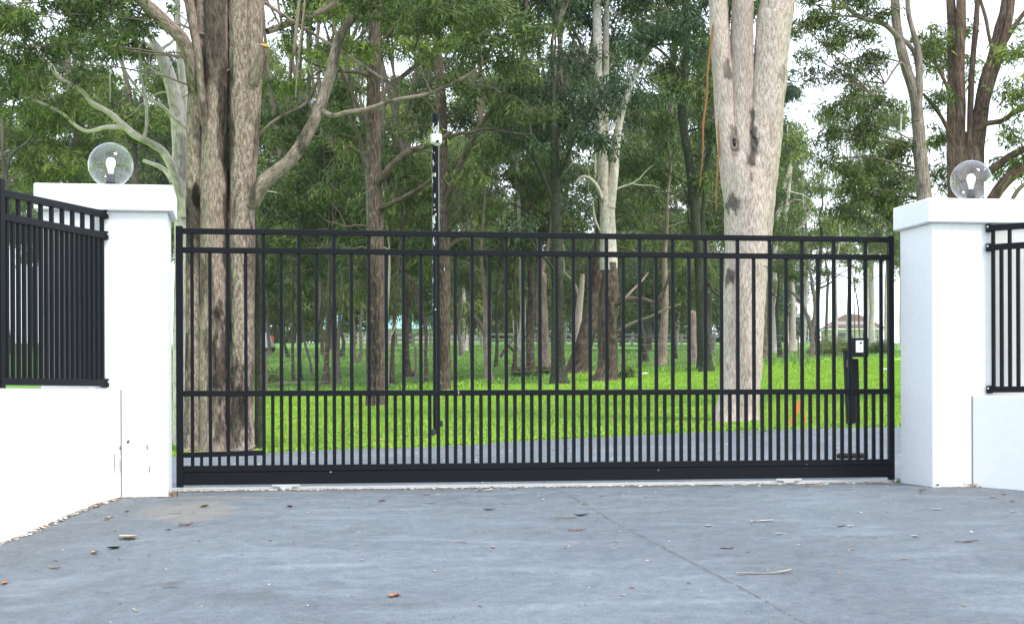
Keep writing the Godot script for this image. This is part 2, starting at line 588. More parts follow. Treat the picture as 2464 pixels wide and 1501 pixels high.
func build_ground():
	var xs := grid_line(-8.0, 34.0, 0.35, -500.0, 600.0)
	var zl := grid_line(-62.0, 15.0, 0.35, -800.0, 40.0)
	var zs := []
	for x in xs:
		zs.append(zl)
	var land := sheet(xs, zs,
		func(x, z): return -0.05 if x > -8.5 and x < 16.5 and z > seal_edge(x) + 0.2 else (-0.004 if z > -14.0 else 0.0),
		func(x, z): return turf_color(x, z, 0.5),
		func(x, z): return Vector2(x, z))
	structure(part(self, "ground", land, M.turf))
	# the seal in front of the gate, and the seal inside it that bends away along the lawn
	var front := grid_line(-9.0, 16.6, 0.25, -9.0, 16.6)
	zs = []
	for x in front:
		zs.append(grid_line(0.3, 13.4, 0.16, 0.3, 13.4))
	var drive := sheet(front, zs, func(x, z): return 0.006, func(x, z): return Color.WHITE, func(x, z): return Vector2((x + 9.0) / 26.0, (z + 12.5) / 26.0))
	structure(part(self, "driveway", drive, M.road))
	xs = grid_line(-1.0, 16.6, 0.25, -1.0, 16.6)
	zs = []
	for x in xs:
		var col := PackedFloat32Array()
		var e := seal_edge(maxf(x, -0.9))
		for k in 46:
			col.append(lerpf(e, 0.3, k / 45.0))
		zs.append(col)
	drive = sheet(xs, zs, func(x, z): return 0.006, func(x, z): return Color.WHITE, func(x, z): return Vector2((x + 9.0) / 26.0, (z + 12.5) / 26.0))
	structure(part(self, "inner_driveway", drive, M.road))
	# concrete strip that carries the gate's track, and the track
	structure(part(self, "track_strip", box(5.9, 0.05, 0.34, 0.004), M.concrete, Vector3(2.06, -0.012, -0.175)))
	structure(part(self, "gate_track", box(5.34, 0.012, 0.03, 0.003), M.galv, Vector3(2.23, 0.019, -0.03)))
	# the joint that runs slantwise across the seal
	var J := [2.17, 0.43, 2.24, 2.11, 2.35, 3.24, 2.44, 4.12, 2.49, 4.83, 2.55, 5.3]
	var st := SurfaceTool.new()
	st.begin(Mesh.PRIMITIVE_TRIANGLES)
	for i in range(0, J.size() - 2, 2):
		var a := Vector2(J[i], J[i + 1])
		var b := Vector2(J[i + 2], J[i + 3])
		var n := (b - a).orthogonal().normalized()
		for k in 40:
			if noise.get_noise_2d(i * 40.0 + k * 1.7, 5.0) > 0.16:
				continue
			var q := []
			for t in [k / 40.0, (k + 1) / 40.0]:
				var p := a.lerp(b, t)
				var wob := noise.get_noise_2d(p.x * 9.0, p.y * 9.0) * 0.01
				for s in [-0.5, 0.5]:
					var g: Vector2 = p + n * (wob + s * (0.0035 + 0.006 * absf(noise.get_noise_2d(p.x * 30.0, p.y * 30.0))))
					q.append(Vector3(g.x, ground_y(g.x, g.y) + 0.0105, g.y))
			quad(st, q[0], q[1], q[3], q[2], Vector3.UP)
	structure(part(self, "driveway_joint", st.commit(), M.joint))

func turf_color(x: float, z: float, dim: float) -> Color:
	var edge := along(MOWN, x)
	var mown := smoothstep(-1.2, 1.2, z - edge + noise.get_noise_2d(x * 0.5, z * 0.5) * 3.0)
	var n := noise.get_noise_2d(x * 0.25, z * 0.25) * 0.5 + noise.get_noise_2d(x * 1.3, z * 1.3) * 0.35
	var lawn := Color(0.36 + 0.09 * n, 0.64 + 0.11 * n, 0.085)
	var rough := Color(0.235 + 0.05 * n, 0.43 + 0.07 * n, 0.105)
	var litter := smoothstep(0.30, 0.5, noise.get_noise_2d(x * 0.35 + 40.0, z * 0.35))
	rough = rough.lerp(Color(0.12, 0.10, 0.06), litter * 0.5)
	return rough.lerp(lawn, mown)

# ================================================================ pillars and walls
func build_pillars_and_walls():
	pillar("white rendered pillar with a square cap, next to the large mottled gum", -1.325, -0.50, [-1.365, -0.46], Vector2(-0.807, 0.66), Vector2(-0.42, 0.908), 5.2, 0.725, -1.0, "near")
	pillar("white rendered pillar with a square cap, on the keypad side of the gate", 4.92, 5.75, [4.88, 5.79], Vector2(5.222, 0.66), Vector2(0.653, 0.757), 5.2, 0.662, 1.0, "far")
	globe("clear glass globe lamp with a white bulb, on the pillar beside the mottled gum", Vector3(-0.892, 2.093, 0.36))
	globe("clear glass globe lamp with a white bulb, on the pillar beside the keypad", Vector3(5.36, 2.093, 0.36))

	weed("dry_weed", "dead brown weed in the crack between the keypad-side pillar and its low wall", Vector3(5.22, -0.005, 0.69), 0.035, lin(0.28, 0.14, 0.05), 301)
	weed("green_weed", "small green weed growing by the gate post at the keypad-side pillar", Vector3(4.89, 0.0, 0.06), 0.04, lin(0.10, 0.22, 0.03), 302)
	weed("dry_weed", "dead tan weed at the inner corner of the pillar beside the mottled gum", Vector3(-0.48, 0.0, 0.62), 0.045, lin(0.36, 0.26, 0.13), 303)

func pillar(label, x0, x1, cap, wall_from: Vector2, dir: Vector2, length, top, hand, which):
	var p := thing("gate_pillar", label, "pillar", Vector3((x0 + x1) / 2.0, 0, 0.365), 0.0, "white pillars of the gateway")
	part(p, "shaft", box(x1 - x0, 2.2, 0.59, 0.006), M.wall, Vector3(0, 0.815, 0))
	part(p, "cap", box(cap[1] - cap[0], 0.176, 0.67, 0.008), M.wall, Vector3((cap[0] + cap[1]) / 2.0 - (x0 + x1) / 2.0, 2.002, 0))
	dir = dir.normalized()
	var near: bool = which == "near"
	var w := thing("boundary_wall", "low white rendered wall angled off the pillar under the bars of the outer fence panel seen edge-on" if near else "low white rendered wall angled off the keypad-side pillar", "wall", Vector3(wall_from.x, 0, wall_from.y), atan2(-dir.y, dir.x), "low white walls flanking the gateway")
	# in the wall's frame x runs along it; its front faces the driveway
	var inward := Vector2(-dir.y, dir.x)      # the wall's local +z
	# its thickness lies on the side away from the driveway
	var zc := 0.1 if inward.dot(Vector2(2.2, 8.0) - wall_from) < 0.0 else -0.1
	part(w, "wall_body", box(length, top + 1.3, 0.2, 0.006), M.wall, Vector3(length / 2.0 + 0.004 + 0.2 * absf(dir.x) * 0.0, top - (top + 1.3) / 2.0, zc))
	# pale strip of dirt in the joint between wall and pillar
	part(w, "joint", box(0.005, top + 0.6, 0.003, 0.0005), M.joint, Vector3(0.002, top - (top + 0.6) / 2.0, -sign(zc) * 0.0017))
	if near:
		# dried mud and a split in the render beside the joint
		var marks := [[0.012, 0.335, 0.030, 0.012], [-0.045, 0.375, 0.018, 0.010], [0.0, 0.305, 0.012, 0.03], [0.09, 0.24, 0.006, 0.07], [-0.17, 0.34, 0.008, 0.02], [-0.185, 0.19, 0.005, 0.03], [0.02, 0.22, 0.005, 0.04]]
		for m in marks:
			var outline := []
			for k in 9:
				var a := TAU * k / 9.0
				var rr := 1.0 + 0.6 * noise.get_noise_2d(m[0] * 90.0 + k * 3.1, m[1] * 50.0)
				outline.append(Vector2(cos(a) * m[2] * 0.5 * rr, sin(a) * m[3] * rr))
			if m[0] < 0.0:
				part(p, "mud_mark", prism(outline, 0.003), M.grime, Vector3(wall_from.x - m[0] - (x0 + x1) / 2.0, m[1], 0.296))
			else:
				part(w, "mud_mark", prism(outline, 0.003), M.grime, Vector3(m[0], m[1], -sign(zc) * 0.001))
	else:
		# splashed soil along the pillar's foot
		for k in 16:
			var mx := noise.get_noise_2d(k * 7.3, 2.0) * 0.9
			var my := 0.012 + 0.05 * absf(noise.get_noise_2d(k * 5.1, 8.0))
			var outline := []
			for j in 9:
				var a := TAU * j / 9.0
				outline.append(Vector2(cos(a) * (0.012 + 0.02 * absf(noise.get_noise_2d(k, j * 3.0))), sin(a) * (0.004 + 0.008 * absf(noise.get_noise_2d(k + 40.0, j * 3.0)))))
			part(p, "mud_mark", prism(outline, 0.003), M.soil, Vector3(clampf(mx, -0.38, 0.38), my, 0.296))
	fence_panels(which, wall_from, dir, zc)

func weed(called, label, at: Vector3, h: float, c: Color, seed_: int):
	var m := plain(c, 0.8, 0.2)
	m.vertex_color_use_as_albedo = true
	tag(part(self, called, tuft_mesh(seed_, 40, h, h * 0.9, 0.0025), m, at), label, "weed")

func fence_panels(which, from: Vector2, dir: Vector2, zc: float):
	# metal fence above the low wall; its line lies inside the wall's thickness
	var near: bool = which == "near"
	var side: Vector2 = Vector2(-dir.y, dir.x) * sign(zc) * 0.085
	var origin: Vector2 = from + side
	origin += dir * ((0.665 - origin.y) / dir.y)
	var turn := atan2(-dir.y, dir.x)
	var rails := [1.888, 1.748, 0.768] if near else [1.878, 1.738, 0.708]
	var span := 1.226
	for n in 2:
		var lab: String
		if near:
			lab = ["black metal fence panel seen edge-on, bolted to the pillar beside the mottled gum", "black metal fence panel carrying on past the first post of the wall seen edge-on"][n]
		else:
			lab = ["black metal fence panel bolted to the keypad-side pillar", "black metal fence panel carrying on past the first post of the keypad-side wall"][n]
		var s0 := n * (span + 0.05)
		var f := thing("fence_panel", lab, "fence", Vector3(origin.x + dir.x * s0, 0, origin.y + dir.y * s0), turn, "black metal fence panels on the white walls")
		for y in rails:
			part(f, "rail", box(span - 0.012, 0.044, 0.04), M.steel, Vector3(span / 2.0 + 0.006, y, 0))
			if n == 0:
				var b := part(f, "bracket", box(0.035, 0.058, 0.05, 0.004), M.steel, Vector3(0.019, y, 0))
				part(b, "bolt", lathe([Vector2(0, -0.004), Vector2(0.008, -0.004), Vector2(0.008, 0.003), Vector2(0, 0.005)], 8), M.galv, Vector3(0, 0.008, -sign(zc) * 0.026), Vector3(-sign(zc) * PI / 2, 0, 0))
		var k := 0
		var x := 0.05
		while x < span - 0.015:
			var tall: bool = k % 2 == 0
			var y1: float = (rails[0] - 0.021) if tall else (rails[1] - 0.021)
			part(f, "bar", box(0.024, y1 - rails[2], 0.024, 0.0015), M.steel, Vector3(x, (y1 + rails[2]) / 2.0, 0))
			x += 0.0625
			k += 1
		part(f, "post", box(0.05, 2.02 - rails[2] + 0.08, 0.05, 0.003), M.steel, Vector3(span + 0.025, (2.02 + rails[2] - 0.08) / 2.0 - 0.05, 0))

func globe(label, at: Vector3):
	var g := thing("globe_lamp", label, "lamp", at, 0.0, "globe lamps on the pillars")
	part(g, "base", lathe([Vector2(0, 0), Vector2(0.075, 0), Vector2(0.075, 0.018), Vector2(0.06, 0.026), Vector2(0, 0.026)], 28), M.holder)
	part(g, "holder", lathe([Vector2(0, 0.026), Vector2(0.032, 0.026), Vector2(0.032, 0.105), Vector2(0, 0.105)], 24), M.holder)
	part(g, "bulb", lathe([Vector2(0.014, 0.1), Vector2(0.017, 0.115), Vector2(0.022, 0.14), Vector2(0.031, 0.165), Vector2(0.034, 0.185), Vector2(0.030, 0.205), Vector2(0.018, 0.219), Vector2(0, 0.223)], 24), M.bulb)
	var prof := []
	for k in 31:
		var a := lerpf(-PI / 2 + 0.42, PI / 2, k / 30.0)
		prof.append(Vector2(cos(a) * 0.153, 0.17 + sin(a) * 0.153))
	part(g, "globe", lathe(prof, 48), M.glass)

# ================================================================ the gate
func build_gate():
	var g := thing("sliding_gate", "wide black metal sliding gate with close-set lower bars between the white pillars", "gate", Vector3(0, 0, -0.03))
	var x0 := -0.422
	var x1 := 4.862
	var mid := (x0 + x1) / 2.0
	for y in [1.855, 1.72, 0.698]:
		part(g, "rail", box(x1 - x0, 0.04, 0.04, 0.003), M.steel, Vector3(mid, y, 0))
	part(g, "bottom_channel", box(x1 - x0, 0.045, 0.056, 0.003), M.steel, Vector3(mid, 0.1605, 0))
	part(g, "bottom_plate", box(x1 - x0, 0.092, 0.048, 0.003), M.steel, Vector3(mid, 0.0915, 0))
	part(g, "end_post", box(0.05, 1.86, 0.05, 0.003), M.steel, Vector3(-0.4475, 0.96, 0))
	part(g, "end_post", box(0.042, 1.86, 0.05, 0.003), M.steel, Vector3(4.8835, 0.955, 0))
	for k in 42:
		var x := -0.359 + 0.126 * k
		if k % 2 == 0:
			part(g, "upper_bar", box(0.025, 0.095, 0.025), M.steel, Vector3(x, 1.7875, 0))
		part(g, "bar", box(0.025, 0.982, 0.025), M.steel, Vector3(x, 1.209, 0))
		part(g, "lower_bar", box(0.025, 0.495, 0.025), M.steel, Vector3(x, 0.4305, 0))
		if k < 41:
			if k < 4:
				part(g, "short_bar", box(0.022, 0.068, 0.022), M.steel, Vector3(x + 0.063, 0.217, 0))
			else:
				part(g, "short_bar", box(0.025, 0.495, 0.025), M.steel, Vector3(x + 0.063, 0.4305, 0))
	part(g, "kick_rail", box(0.56, 0.036, 0.036, 0.004), M.steel, Vector3(-0.142, 0.266, 0), Vector3(0, 0, 0.022))
	for x in [0.30, 4.06]:
		var b := part(g, "roller_bracket", prism([Vector2(-0.10, 0.045), Vector2(0.10, 0.045), Vector2(0.10, 0.034), Vector2(0.05, 0.03), Vector2(0.035, 0.012), Vector2(-0.035, 0.012), Vector2(-0.05, 0.03), Vector2(-0.10, 0.034)], 0.006), M.galv, Vector3(x, 0.0, 0.031))
		part(b, "roller", lathe([Vector2(0, -0.009), Vector2(0.028, -0.009), Vector2(0.022, 0), Vector2(0.028, 0.009), Vector2(0, 0.009)], 20), M.galv, Vector3(0, 0.054, -0.031), Vector3(PI / 2, 0, 0))
		part(b, "runner", box(0.17, 0.010, 0.052, 0.002), M.steel, Vector3(0, 0.0405, -0.031))
	# paint chips that catch the eye
	for c in [[1.452, 1.6, 0.006, 0.018], [1.553, 0.70, 0.006, 0.022], [0.62, 0.13, 0.012, 0.006], [3.05, 0.118, 0.008, 0.006], [1.56, 0.2, 0.005, 0.014], [4.2, 0.15, 0.006, 0.004]]:
		var z := 0.0135 if c[1] > 0.25 else (0.0245 if c[1] < 0.138 else 0.0285)
		if c[1] > 0.69 and c[1] < 0.72:
			z = 0.0205
		part(g, "paint_chip", box(c[2], c[3], 0.0015, 0.0004), M.chip, Vector3(c[0], c[1], z))

# ================================================================ things in the yard
func build_yard_objects():
	# camera pole
	var c := thing("camera_pole", "tall black pole with flaking white paint, in front of the reddish grey gum", "pole", POLE)
	part(c, "pole", tube([0, -0.2, 0, 0.046, 0, 1.0, 0, 0.046, 0, 4.28, 0, 0.046], 18, 0.05, 0.0), M.steel)
	part(c, "cap", lathe([Vector2(0.05, 4.21), Vector2(0.05, 4.29), Vector2(0.046, 4.30), Vector2(0, 4.30)], 18), M.steel)
	part(c, "corner_strip", box(0.006, 4.2, 0.006, 0.001), M.galv, Vector3(0.041, 2.1, 0.026))
	var flake_rng := RandomNumberGenerator.new()
	flake_rng.seed = 77
	var flakes := SurfaceTool.new()
	flakes.begin(Mesh.PRIMITIVE_TRIANGLES)
	for k in 105:
		var y: float
		var pick := flake_rng.randf()
		if pick < 0.3:
			y = flake_rng.randf_range(3.95, 4.16)
		elif pick < 0.45:
			y = flake_rng.randf_range(3.45, 3.8)
		elif pick < 0.85:
			y = flake_rng.randf_range(2.55, 3.05)
		else:
			y = flake_rng.randf_range(1.5, 3.9)
		var a := flake_rng.randf_range(1.6, 3.3) if y < 3.9 else flake_rng.randf_range(0.6, 3.1)
		var w := flake_rng.randf_range(0.06, 0.22)
		var h := flake_rng.randf_range(0.006, 0.034)
		var q := []
		for e in [[-1, -0.7], [1, -1], [0.8, 0.8], [-0.7, 1]]:
			var aa: float = a + e[0] * w
			q.append(Vector3(cos(aa) * 0.0475, y + e[1] * h, sin(aa) * 0.0475))
		quad(flakes, q[0], q[1], q[2], q[3], Vector3(cos(a), 0, sin(a)))
	stuff(part(c, "paint_flakes", flakes.commit(), M.white_paint))
	part(c, "conduit_box", box(0.07, 0.08, 0.06, 0.006), M.holder, Vector3(0.045, 0.18, 0.03))
	part(c, "pipe_end", lathe([Vector2(0.03, 0), Vector2(0.03, 0.1), Vector2(0.02, 0.11), Vector2(0, 0.11)], 12), M.holder, Vector3(-0.04, 0.0, 0.03))
	var cam := thing("security_camera", "small white security camera fixed near the top of the flaking black pole", "camera", POLE + Vector3(0, 3.95, 0.05), 0.0)
	part(cam, "housing", box(0.145, 0.13, 0.09, 0.014), M.white_plastic, Vector3(0, 0, 0.045))
	var ball := part(cam, "lens_ball", lathe([Vector2(0.0, -0.03), Vector2(0.054, -0.03), Vector2(0.056, 0.0), Vector2(0.05, 0.018), Vector2(0.03, 0.03), Vector2(0, 0.034)], 28), M.white_plastic, Vector3(0.008, -0.045, 0.105), Vector3(PI / 2, 0, 0))
	part(ball, "lens", lathe([Vector2(0, 0.02), Vector2(0.022, 0.02), Vector2(0.022, 0.036), Vector2(0.016, 0.038), Vector2(0, 0.038)], 20), M.lens, Vector3(0, 0, 0))
	for s in [-0.024, 0.024]:
		part(ball, "sensor", lathe([Vector2(0, 0.015), Vector2(0.007, 0.015), Vector2(0.007, 0.034), Vector2(0, 0.034)], 10), M.lens, Vector3(s, 0, 0.027))
	# keypad stand behind the gate
	var k := thing("keypad_stand", "black metal intercom stand with a white keypad, on the grass edge behind the gate", "intercom", KEYPAD, TURN)
	part(k, "post", prism([Vector2(-0.075, -0.2), Vector2(0.01, -0.2), Vector2(-0.02, 0.95), Vector2(-0.12, 0.95)], 0.10), M.steel, Vector3(0.03, 0, 0.02))
	part(k, "back_plate", prism([Vector2(-0.02, -0.2), Vector2(0.085, -0.2), Vector2(0.06, 0.85), Vector2(-0.02, 0.85)], 0.04), M.steel, Vector3(0.045, 0, -0.04))
	part(k, "slot", prism([Vector2(-0.02, 0.74), Vector2(0.02, 0.74), Vector2(0.02, 0.83), Vector2(-0.02, 0.83)], 0.012), M.lens, Vector3(-0.045, 0, 0.071))
	var head := part(k, "head", box(0.24, 0.235, 0.10, 0.008), M.steel, Vector3(0.09, 0.99, 0.04))
	var pad := part(head, "keypad", box(0.125, 0.15, 0.014, 0.004), M.card, Vector3(0.02, 0.01, 0.056))
	# one level deep is enough: the keys belong to the head as well
	part(head, "sensor_window", box(0.03, 0.022, 0.006, 0.002), M.lens, Vector3(0.02, 0.055, 0.0645))
	part(head, "call_button", lathe([Vector2(0, 0), Vector2(0.012, 0), Vector2(0.011, 0.005), Vector2(0, 0.006)], 14), M.galv, Vector3(0.02, -0.01, 0.0625), Vector3(PI / 2, 0, 0))
	pad.set_meta("label", "white keypad plate")
	# rubber stop
	var s := thing("rubber_stop", "low black rubber stop lying on the seal just behind the gate", "rubber stop", STOP, TURN)
	part(s, "bumper", lathe_bar(0.15, 0.027), M.rubber, Vector3(0, 0.03, 0))
	part(s, "foot", box(0.2, 0.008, 0.07, 0.002), M.rubber, Vector3(0, 0.006, 0))
	# barricade legs
	var b := thing("barricade", "orange and white leaning barricade frame standing on the lawn beside the pale gum", "barricade", BARRICADE, TURN)
	part(b, "leg", prism([Vector2(-0.145, 0), Vector2(-0.075, 0), Vector2(0.06, 0.37), Vector2(0.015, 0.37)], 0.025), M.orange, Vector3(0, 0, 0.02))
	part(b, "leg", prism([Vector2(0.055, 0.0), Vector2(0.10, 0.0), Vector2(0.08, 0.21), Vector2(0.048, 0.21)], 0.025), M.orange, Vector3(0, 0, -0.02))
	part(b, "white_band", prism([Vector2(0.048, 0.212), Vector2(0.08, 0.212), Vector2(0.072, 0.37), Vector2(0.042, 0.37)], 0.025), M.white_paint, Vector3(0, 0, -0.02))
	part(b, "foot", box(0.26, 0.02, 0.05, 0.004), M.orange, Vector3(-0.01, 0.01, 0))
	# fallen log
	var l := thing("fallen_log", "short fallen log lying in the grass among thin trunks", "log", LOG, TURN)
	part(l, "log_body", tube([-0.45, 0.07, 0, 0.065, -0.1, 0.075, 0.02, 0.07, 0.2, 0.07, 0.0, 0.062, 0.45, 0.06, -0.02, 0.055], 12, 0.06, 0.08), M.fibrous_pale)
	part(l, "sawn_end", lathe([Vector2(0, -0.006), Vector2(0.058, -0.006), Vector2(0.058, 0.004), Vector2(0, 0.006)], 14), M.litter_tan, Vector3(-0.45, 0.07, 0), Vector3(0, 0, PI / 2))
	tag(part(self, "pale_stone", rock(0.11, 3), M.litter_white, STONE), "small pale stone lying on the bright lawn beyond the gate bars", "stone")
	tag(part(self, "white_pipe", tube([-0.12, 0.04, 0, 0.03, 0.12, 0.03, 0.02, 0.03], 10, 0.1, 0.0), M.white_paint, PIPE, Vector3(0, TURN - 0.3, 0)), "short white pipe lying on the lawn near the keypad stand", "pipe")
	# heap of dead sticks and chips
	var h := thing("mulch_heap", "low brown heap of bark chips and sticks behind the hollow stocking gum", "mulch heap", HEAP, TURN)
	part(h, "mound", rock(0.55, 9, Vector3(1.0, 0.17, 0.6)), M.litter_brown, Vector3(0, 0.02, 0))
	var chips := MultiMesh.new()
	chips.transform_format = MultiMesh.TRANSFORM_3D
	chips.mesh = box(0.16, 0.012, 0.03, 0.002)
	chips.instance_count = 260
	var hr := RandomNumberGenerator.new()
	hr.seed = 31
	for i in 260:
		var a := hr.randf() * TAU
		var d := sqrt(hr.randf())
		var bs := Basis.from_euler(Vector3(hr.randf_range(-0.4, 0.4), hr.randf() * TAU, hr.randf_range(-0.4, 0.4))).scaled(Vector3.ONE * hr.randf_range(0.4, 1.3))
		chips.set_instance_transform(i, Transform3D(bs, Vector3(cos(a) * d * 0.6, 0.02 + 0.105 * (1.0 - d * d), sin(a) * d * 0.36)))
	var ci := MultiMeshInstance3D.new()
	ci.name = "bark_chips"
	ci.multimesh = chips
	ci.material_override = M.litter_tan
	h.add_child(ci)
	stuff(ci)

func lathe_bar(half: float, r: float) -> ArrayMesh:
	return tube([-half, 0, 0, r * 0.6, -half + 0.02, 0, 0, r, half - 0.02, 0, 0, r, half, 0, 0, r * 0.6], 12, 0.05, 0.0)

func rock(r: float, seed_: int, stretch := Vector3(1, 0.6, 0.8)) -> ArrayMesh:
	var st := SurfaceTool.new()
	st.begin(Mesh.PRIMITIVE_TRIANGLES)
	var pts := []
	for i in 9:
		var row := []
		for j in 15:
			var a := TAU * (j % 14) / 14.0
			var e := lerpf(-PI / 2, PI / 2, i / 8.0)
			var d := Vector3(cos(e) * cos(a), sin(e), cos(e) * sin(a))
			row.append(d * stretch * r * (1.0 + 0.5 * noise.get_noise_3d(d.x * 1.4 + seed_, d.y * 1.4, d.z * 1.4)))
		pts.append(row)
	for i in 8:
		for j in 14:
			for v in [pts[i][j], pts[i][j + 1], pts[i + 1][j], pts[i][j + 1], pts[i + 1][j + 1], pts[i + 1][j]]:
				st.add_vertex(v)
	st.index()
	st.generate_normals()
	return st.commit()

# ================================================================ trees
var sprays := []

# a twig hung with long narrow leaves
func make_spray(seed_: int, leaves: int, length: float, width: float, spread: float) -> ArrayMesh:
	var r := RandomNumberGenerator.new()
	r.seed = seed_
	var st := SurfaceTool.new()
	st.begin(Mesh.PRIMITIVE_TRIANGLES)
	for k in leaves:
		var t := float(k) / leaves
		var root := Vector3(spread * (t - 0.5) * 1.6, r.randf_range(-0.25, 0.3) * spread, r.randf_range(-0.5, 0.5) * spread)
		var a := r.randf() * TAU
		var droop := r.randf_range(0.3, 1.25)
		var dir := Vector3(cos(a) * cos(droop), -sin(droop), sin(a) * cos(droop))
		var wide := dir.cross(Vector3(r.randf() - 0.5, r.randf() - 0.5, r.randf() - 0.5)).normalized()
		var n := wide.cross(dir).normalized()
		var L := length * r.randf_range(0.7, 1.2)
		var W := width * r.randf_range(0.8, 1.2)
		var g := r.randf_range(0.75, 1.25)
		var c := Color(g * r.randf_range(0.9, 1.15), g, g * r.randf_range(0.8, 1.1))
		var bend := wide * L * r.randf_range(-0.12, 0.12)
		var p0 := root
		var p1 := root + dir * L * 0.38 + wide * W * 0.5 - n * W * 0.12 + bend
		var p2 := root + dir * L * 0.38 - wide * W * 0.5 - n * W * 0.12 + bend
		var p3 := root + dir * L
		var pm := root + dir * L * 0.4 + n * W * 0.12 + bend
		for v in [[p0, p1, pm], [p1, p3, pm], [p0, pm, p2], [pm, p3, p2]]:
			var nn: Vector3 = (v[2] - v[0]).cross(v[1] - v[0]).normalized()
			for q in v:
				st.set_color(c)
				st.set_normal(nn)
				st.add_vertex(q)
	return st.commit()

const HUES := {
	"dark": [Color(0.027, 0.050, 0.012), Color(0.115, 0.165, 0.040)],
	"mid": [Color(0.030, 0.053, 0.012), Color(0.170, 0.222, 0.058)],
	"fresh": [Color(0.050, 0.084, 0.014), Color(0.250, 0.310, 0.070)],
	"blue": [Color(0.022, 0.046, 0.021), Color(0.100, 0.160, 0.072)],
}

# one tree in a frame turned like the camera: x across the view, y up, z towards the camera
func grow(called, label, group, kind, base: Vector3, hue, sides, rough, leaf_size, cover, stems, clumps, stains, crooked := []):
	var category := "tree"
	var t := thing(called, label, category, base, TURN, group)
	var hero: bool = sides >= 20
	for s in stems:
		var flat: Array = s.slice(1)
		var mat: Material = M[kind]
		var nm: String = s[0]
		if nm == "rough_butt" or nm == "dark_limb":
			mat = M.fibrous
		elif nm == "pale_branch" or nm == "dead_branch":
			mat = M.fibrous_pale
		var blot: float = {"mottled": 0.62, "smooth": 0.28, "pale": 0.22}.get(kind, 0.35)
		var n_sides: int = sides if nm in ["trunk", "stem", "rough_butt"] else maxi(6, sides * 2 / 3)
		var mi := part(t, nm, tube(flat, n_sides, 0.024 if hero else (0.07 if sides > 9 else 0.3), rough * (2.2 if nm == "rough_butt" else 1.0), stains, 0.6, blot), mat)
		if nm == "sawn_stub":
			var e := flat.size() - 4
			var d := Vector3(flat[e] - flat[e - 4], flat[e + 1] - flat[e - 3], flat[e + 2] - flat[e - 2]).normalized()
			var disc := part(t, "sawn_face", lathe([Vector2(0, 0), Vector2(flat[e + 3] * 0.96, 0), Vector2(flat[e + 3] * 0.9, 0.008), Vector2(0, 0.01)], 16), M.sawn, Vector3(flat[e], flat[e + 1], flat[e + 2]) + d * 0.018)
			disc.quaternion = Quaternion(Vector3.UP, d)
	if not crooked.is_empty():
		crooked_limbs(t, stems, crooked, M[kind], maxi(6, sides / 2), rough)
	if clumps.is_empty():
		return
	# twigs from the nearest wood to every clump, leaves in uneven tufts round the twig ends
	var wood := []
	for s in stems:
		for i in range(1, s.size(), 4):
			wood.append(Vector4(s[i], s[i + 1], s[i + 2], s[i + 3]))
	var size: float = leaf_size * (1.0 if -base.z < 22.0 else (1.5 if -base.z < 60.0 else 2.0))
	var xf: Array[Transform3D] = []
	var tint := PackedColorArray()
	var twigs := SurfaceTool.new()
	twigs.begin(Mesh.PRIMITIVE_TRIANGLES)
	var c0: Color = HUES[hue][0]
	var c1: Color = HUES[hue][1]
	for i in range(0, clumps.size(), 5):
		var c := Vector3(clumps[i], clumps[i + 1], clumps[i + 2])
		var R := Vector3(clumps[i + 3], clumps[i + 4], clumps[i + 3] * 0.9)
		var best := Vector3.ZERO
		var far := 1e9
		for w in wood:
			var q := Vector3(w.x, w.y, w.z)
			var d: float = q.distance_to(c) + (2.0 * maxf(0.0, q.y - c.y))
			if d < far:
				far = d
				best = q
		var thick := clampf(0.006 + 0.007 * R.x + 0.003 * far, 0.008, 0.05) * (0.75 if hero else 1.5)
		twig(twigs, best, c, thick, thick * 0.5, 0.2 * far)
		var tufts := 7 if R.x < 0.9 else 9
		var want := int(cover * 1.5 * PI * R.x * R.y / (0.0185 * size * size))
		want = mini(want, 520)
		var shade := rng.randf()
		for k in tufts:
			var d := Vector3(rng.randfn(0, 1), rng.randfn(0, 1), rng.randfn(0, 1)).normalized() * R * rng.randf_range(0.45, 0.85)
			var e := c + d
			twig(twigs, c, e, thick * 0.5, thick * 0.22, 0.1 * d.length())
			if R.x < 1.2:
				for j in 3:
					var ee := e + Vector3(rng.randfn(0, 1), rng.randfn(0, 0.7), rng.randfn(0, 1)) * R * 0.28
					twig(twigs, c + d * 0.6, ee, thick * 0.25, thick * 0.12, 0.05 * d.length())
			var tr := R * rng.randf_range(0.26, 0.5)
			var n := int(want / tufts * rng.randf_range(0.5, 1.5))
			var own := rng.randf()
			for j in n:
				var o := Vector3(rng.randfn(0, 0.55), rng.randfn(0, 0.5), rng.randfn(0, 0.55)) * tr
				var b := Basis.from_euler(Vector3(rng.randf_range(-0.6, 0.6), rng.randf() * TAU, rng.randf_range(-0.6, 0.6)))
				xf.append(Transform3D(b.scaled(Vector3.ONE * size * rng.randf_range(0.75, 1.3)), e + o))
				tint.append(c0.lerp(c1, clampf(shade * 0.4 + own * 0.4 + rng.randf() * 0.9 - 0.35, 0.0, 1.2)))
	stuff(part(t, "twigs", twigs.commit(), M.twig))
	var mm := MultiMesh.new()
	mm.transform_format = MultiMesh.TRANSFORM_3D
	mm.use_colors = true
	mm.mesh = sprays[int(absf(base.x) * 10.0) % sprays.size()]
	mm.instance_count = xf.size()
	for i in xf.size():
		mm.set_instance_transform(i, xf[i])
		mm.set_instance_color(i, tint[i])
	var crown := MultiMeshInstance3D.new()
	crown.name = "crown"
	crown.multimesh = mm
	crown.material_override = M.leaf
	t.add_child(crown)
	stuff(crown)
	leaf_count += xf.size()

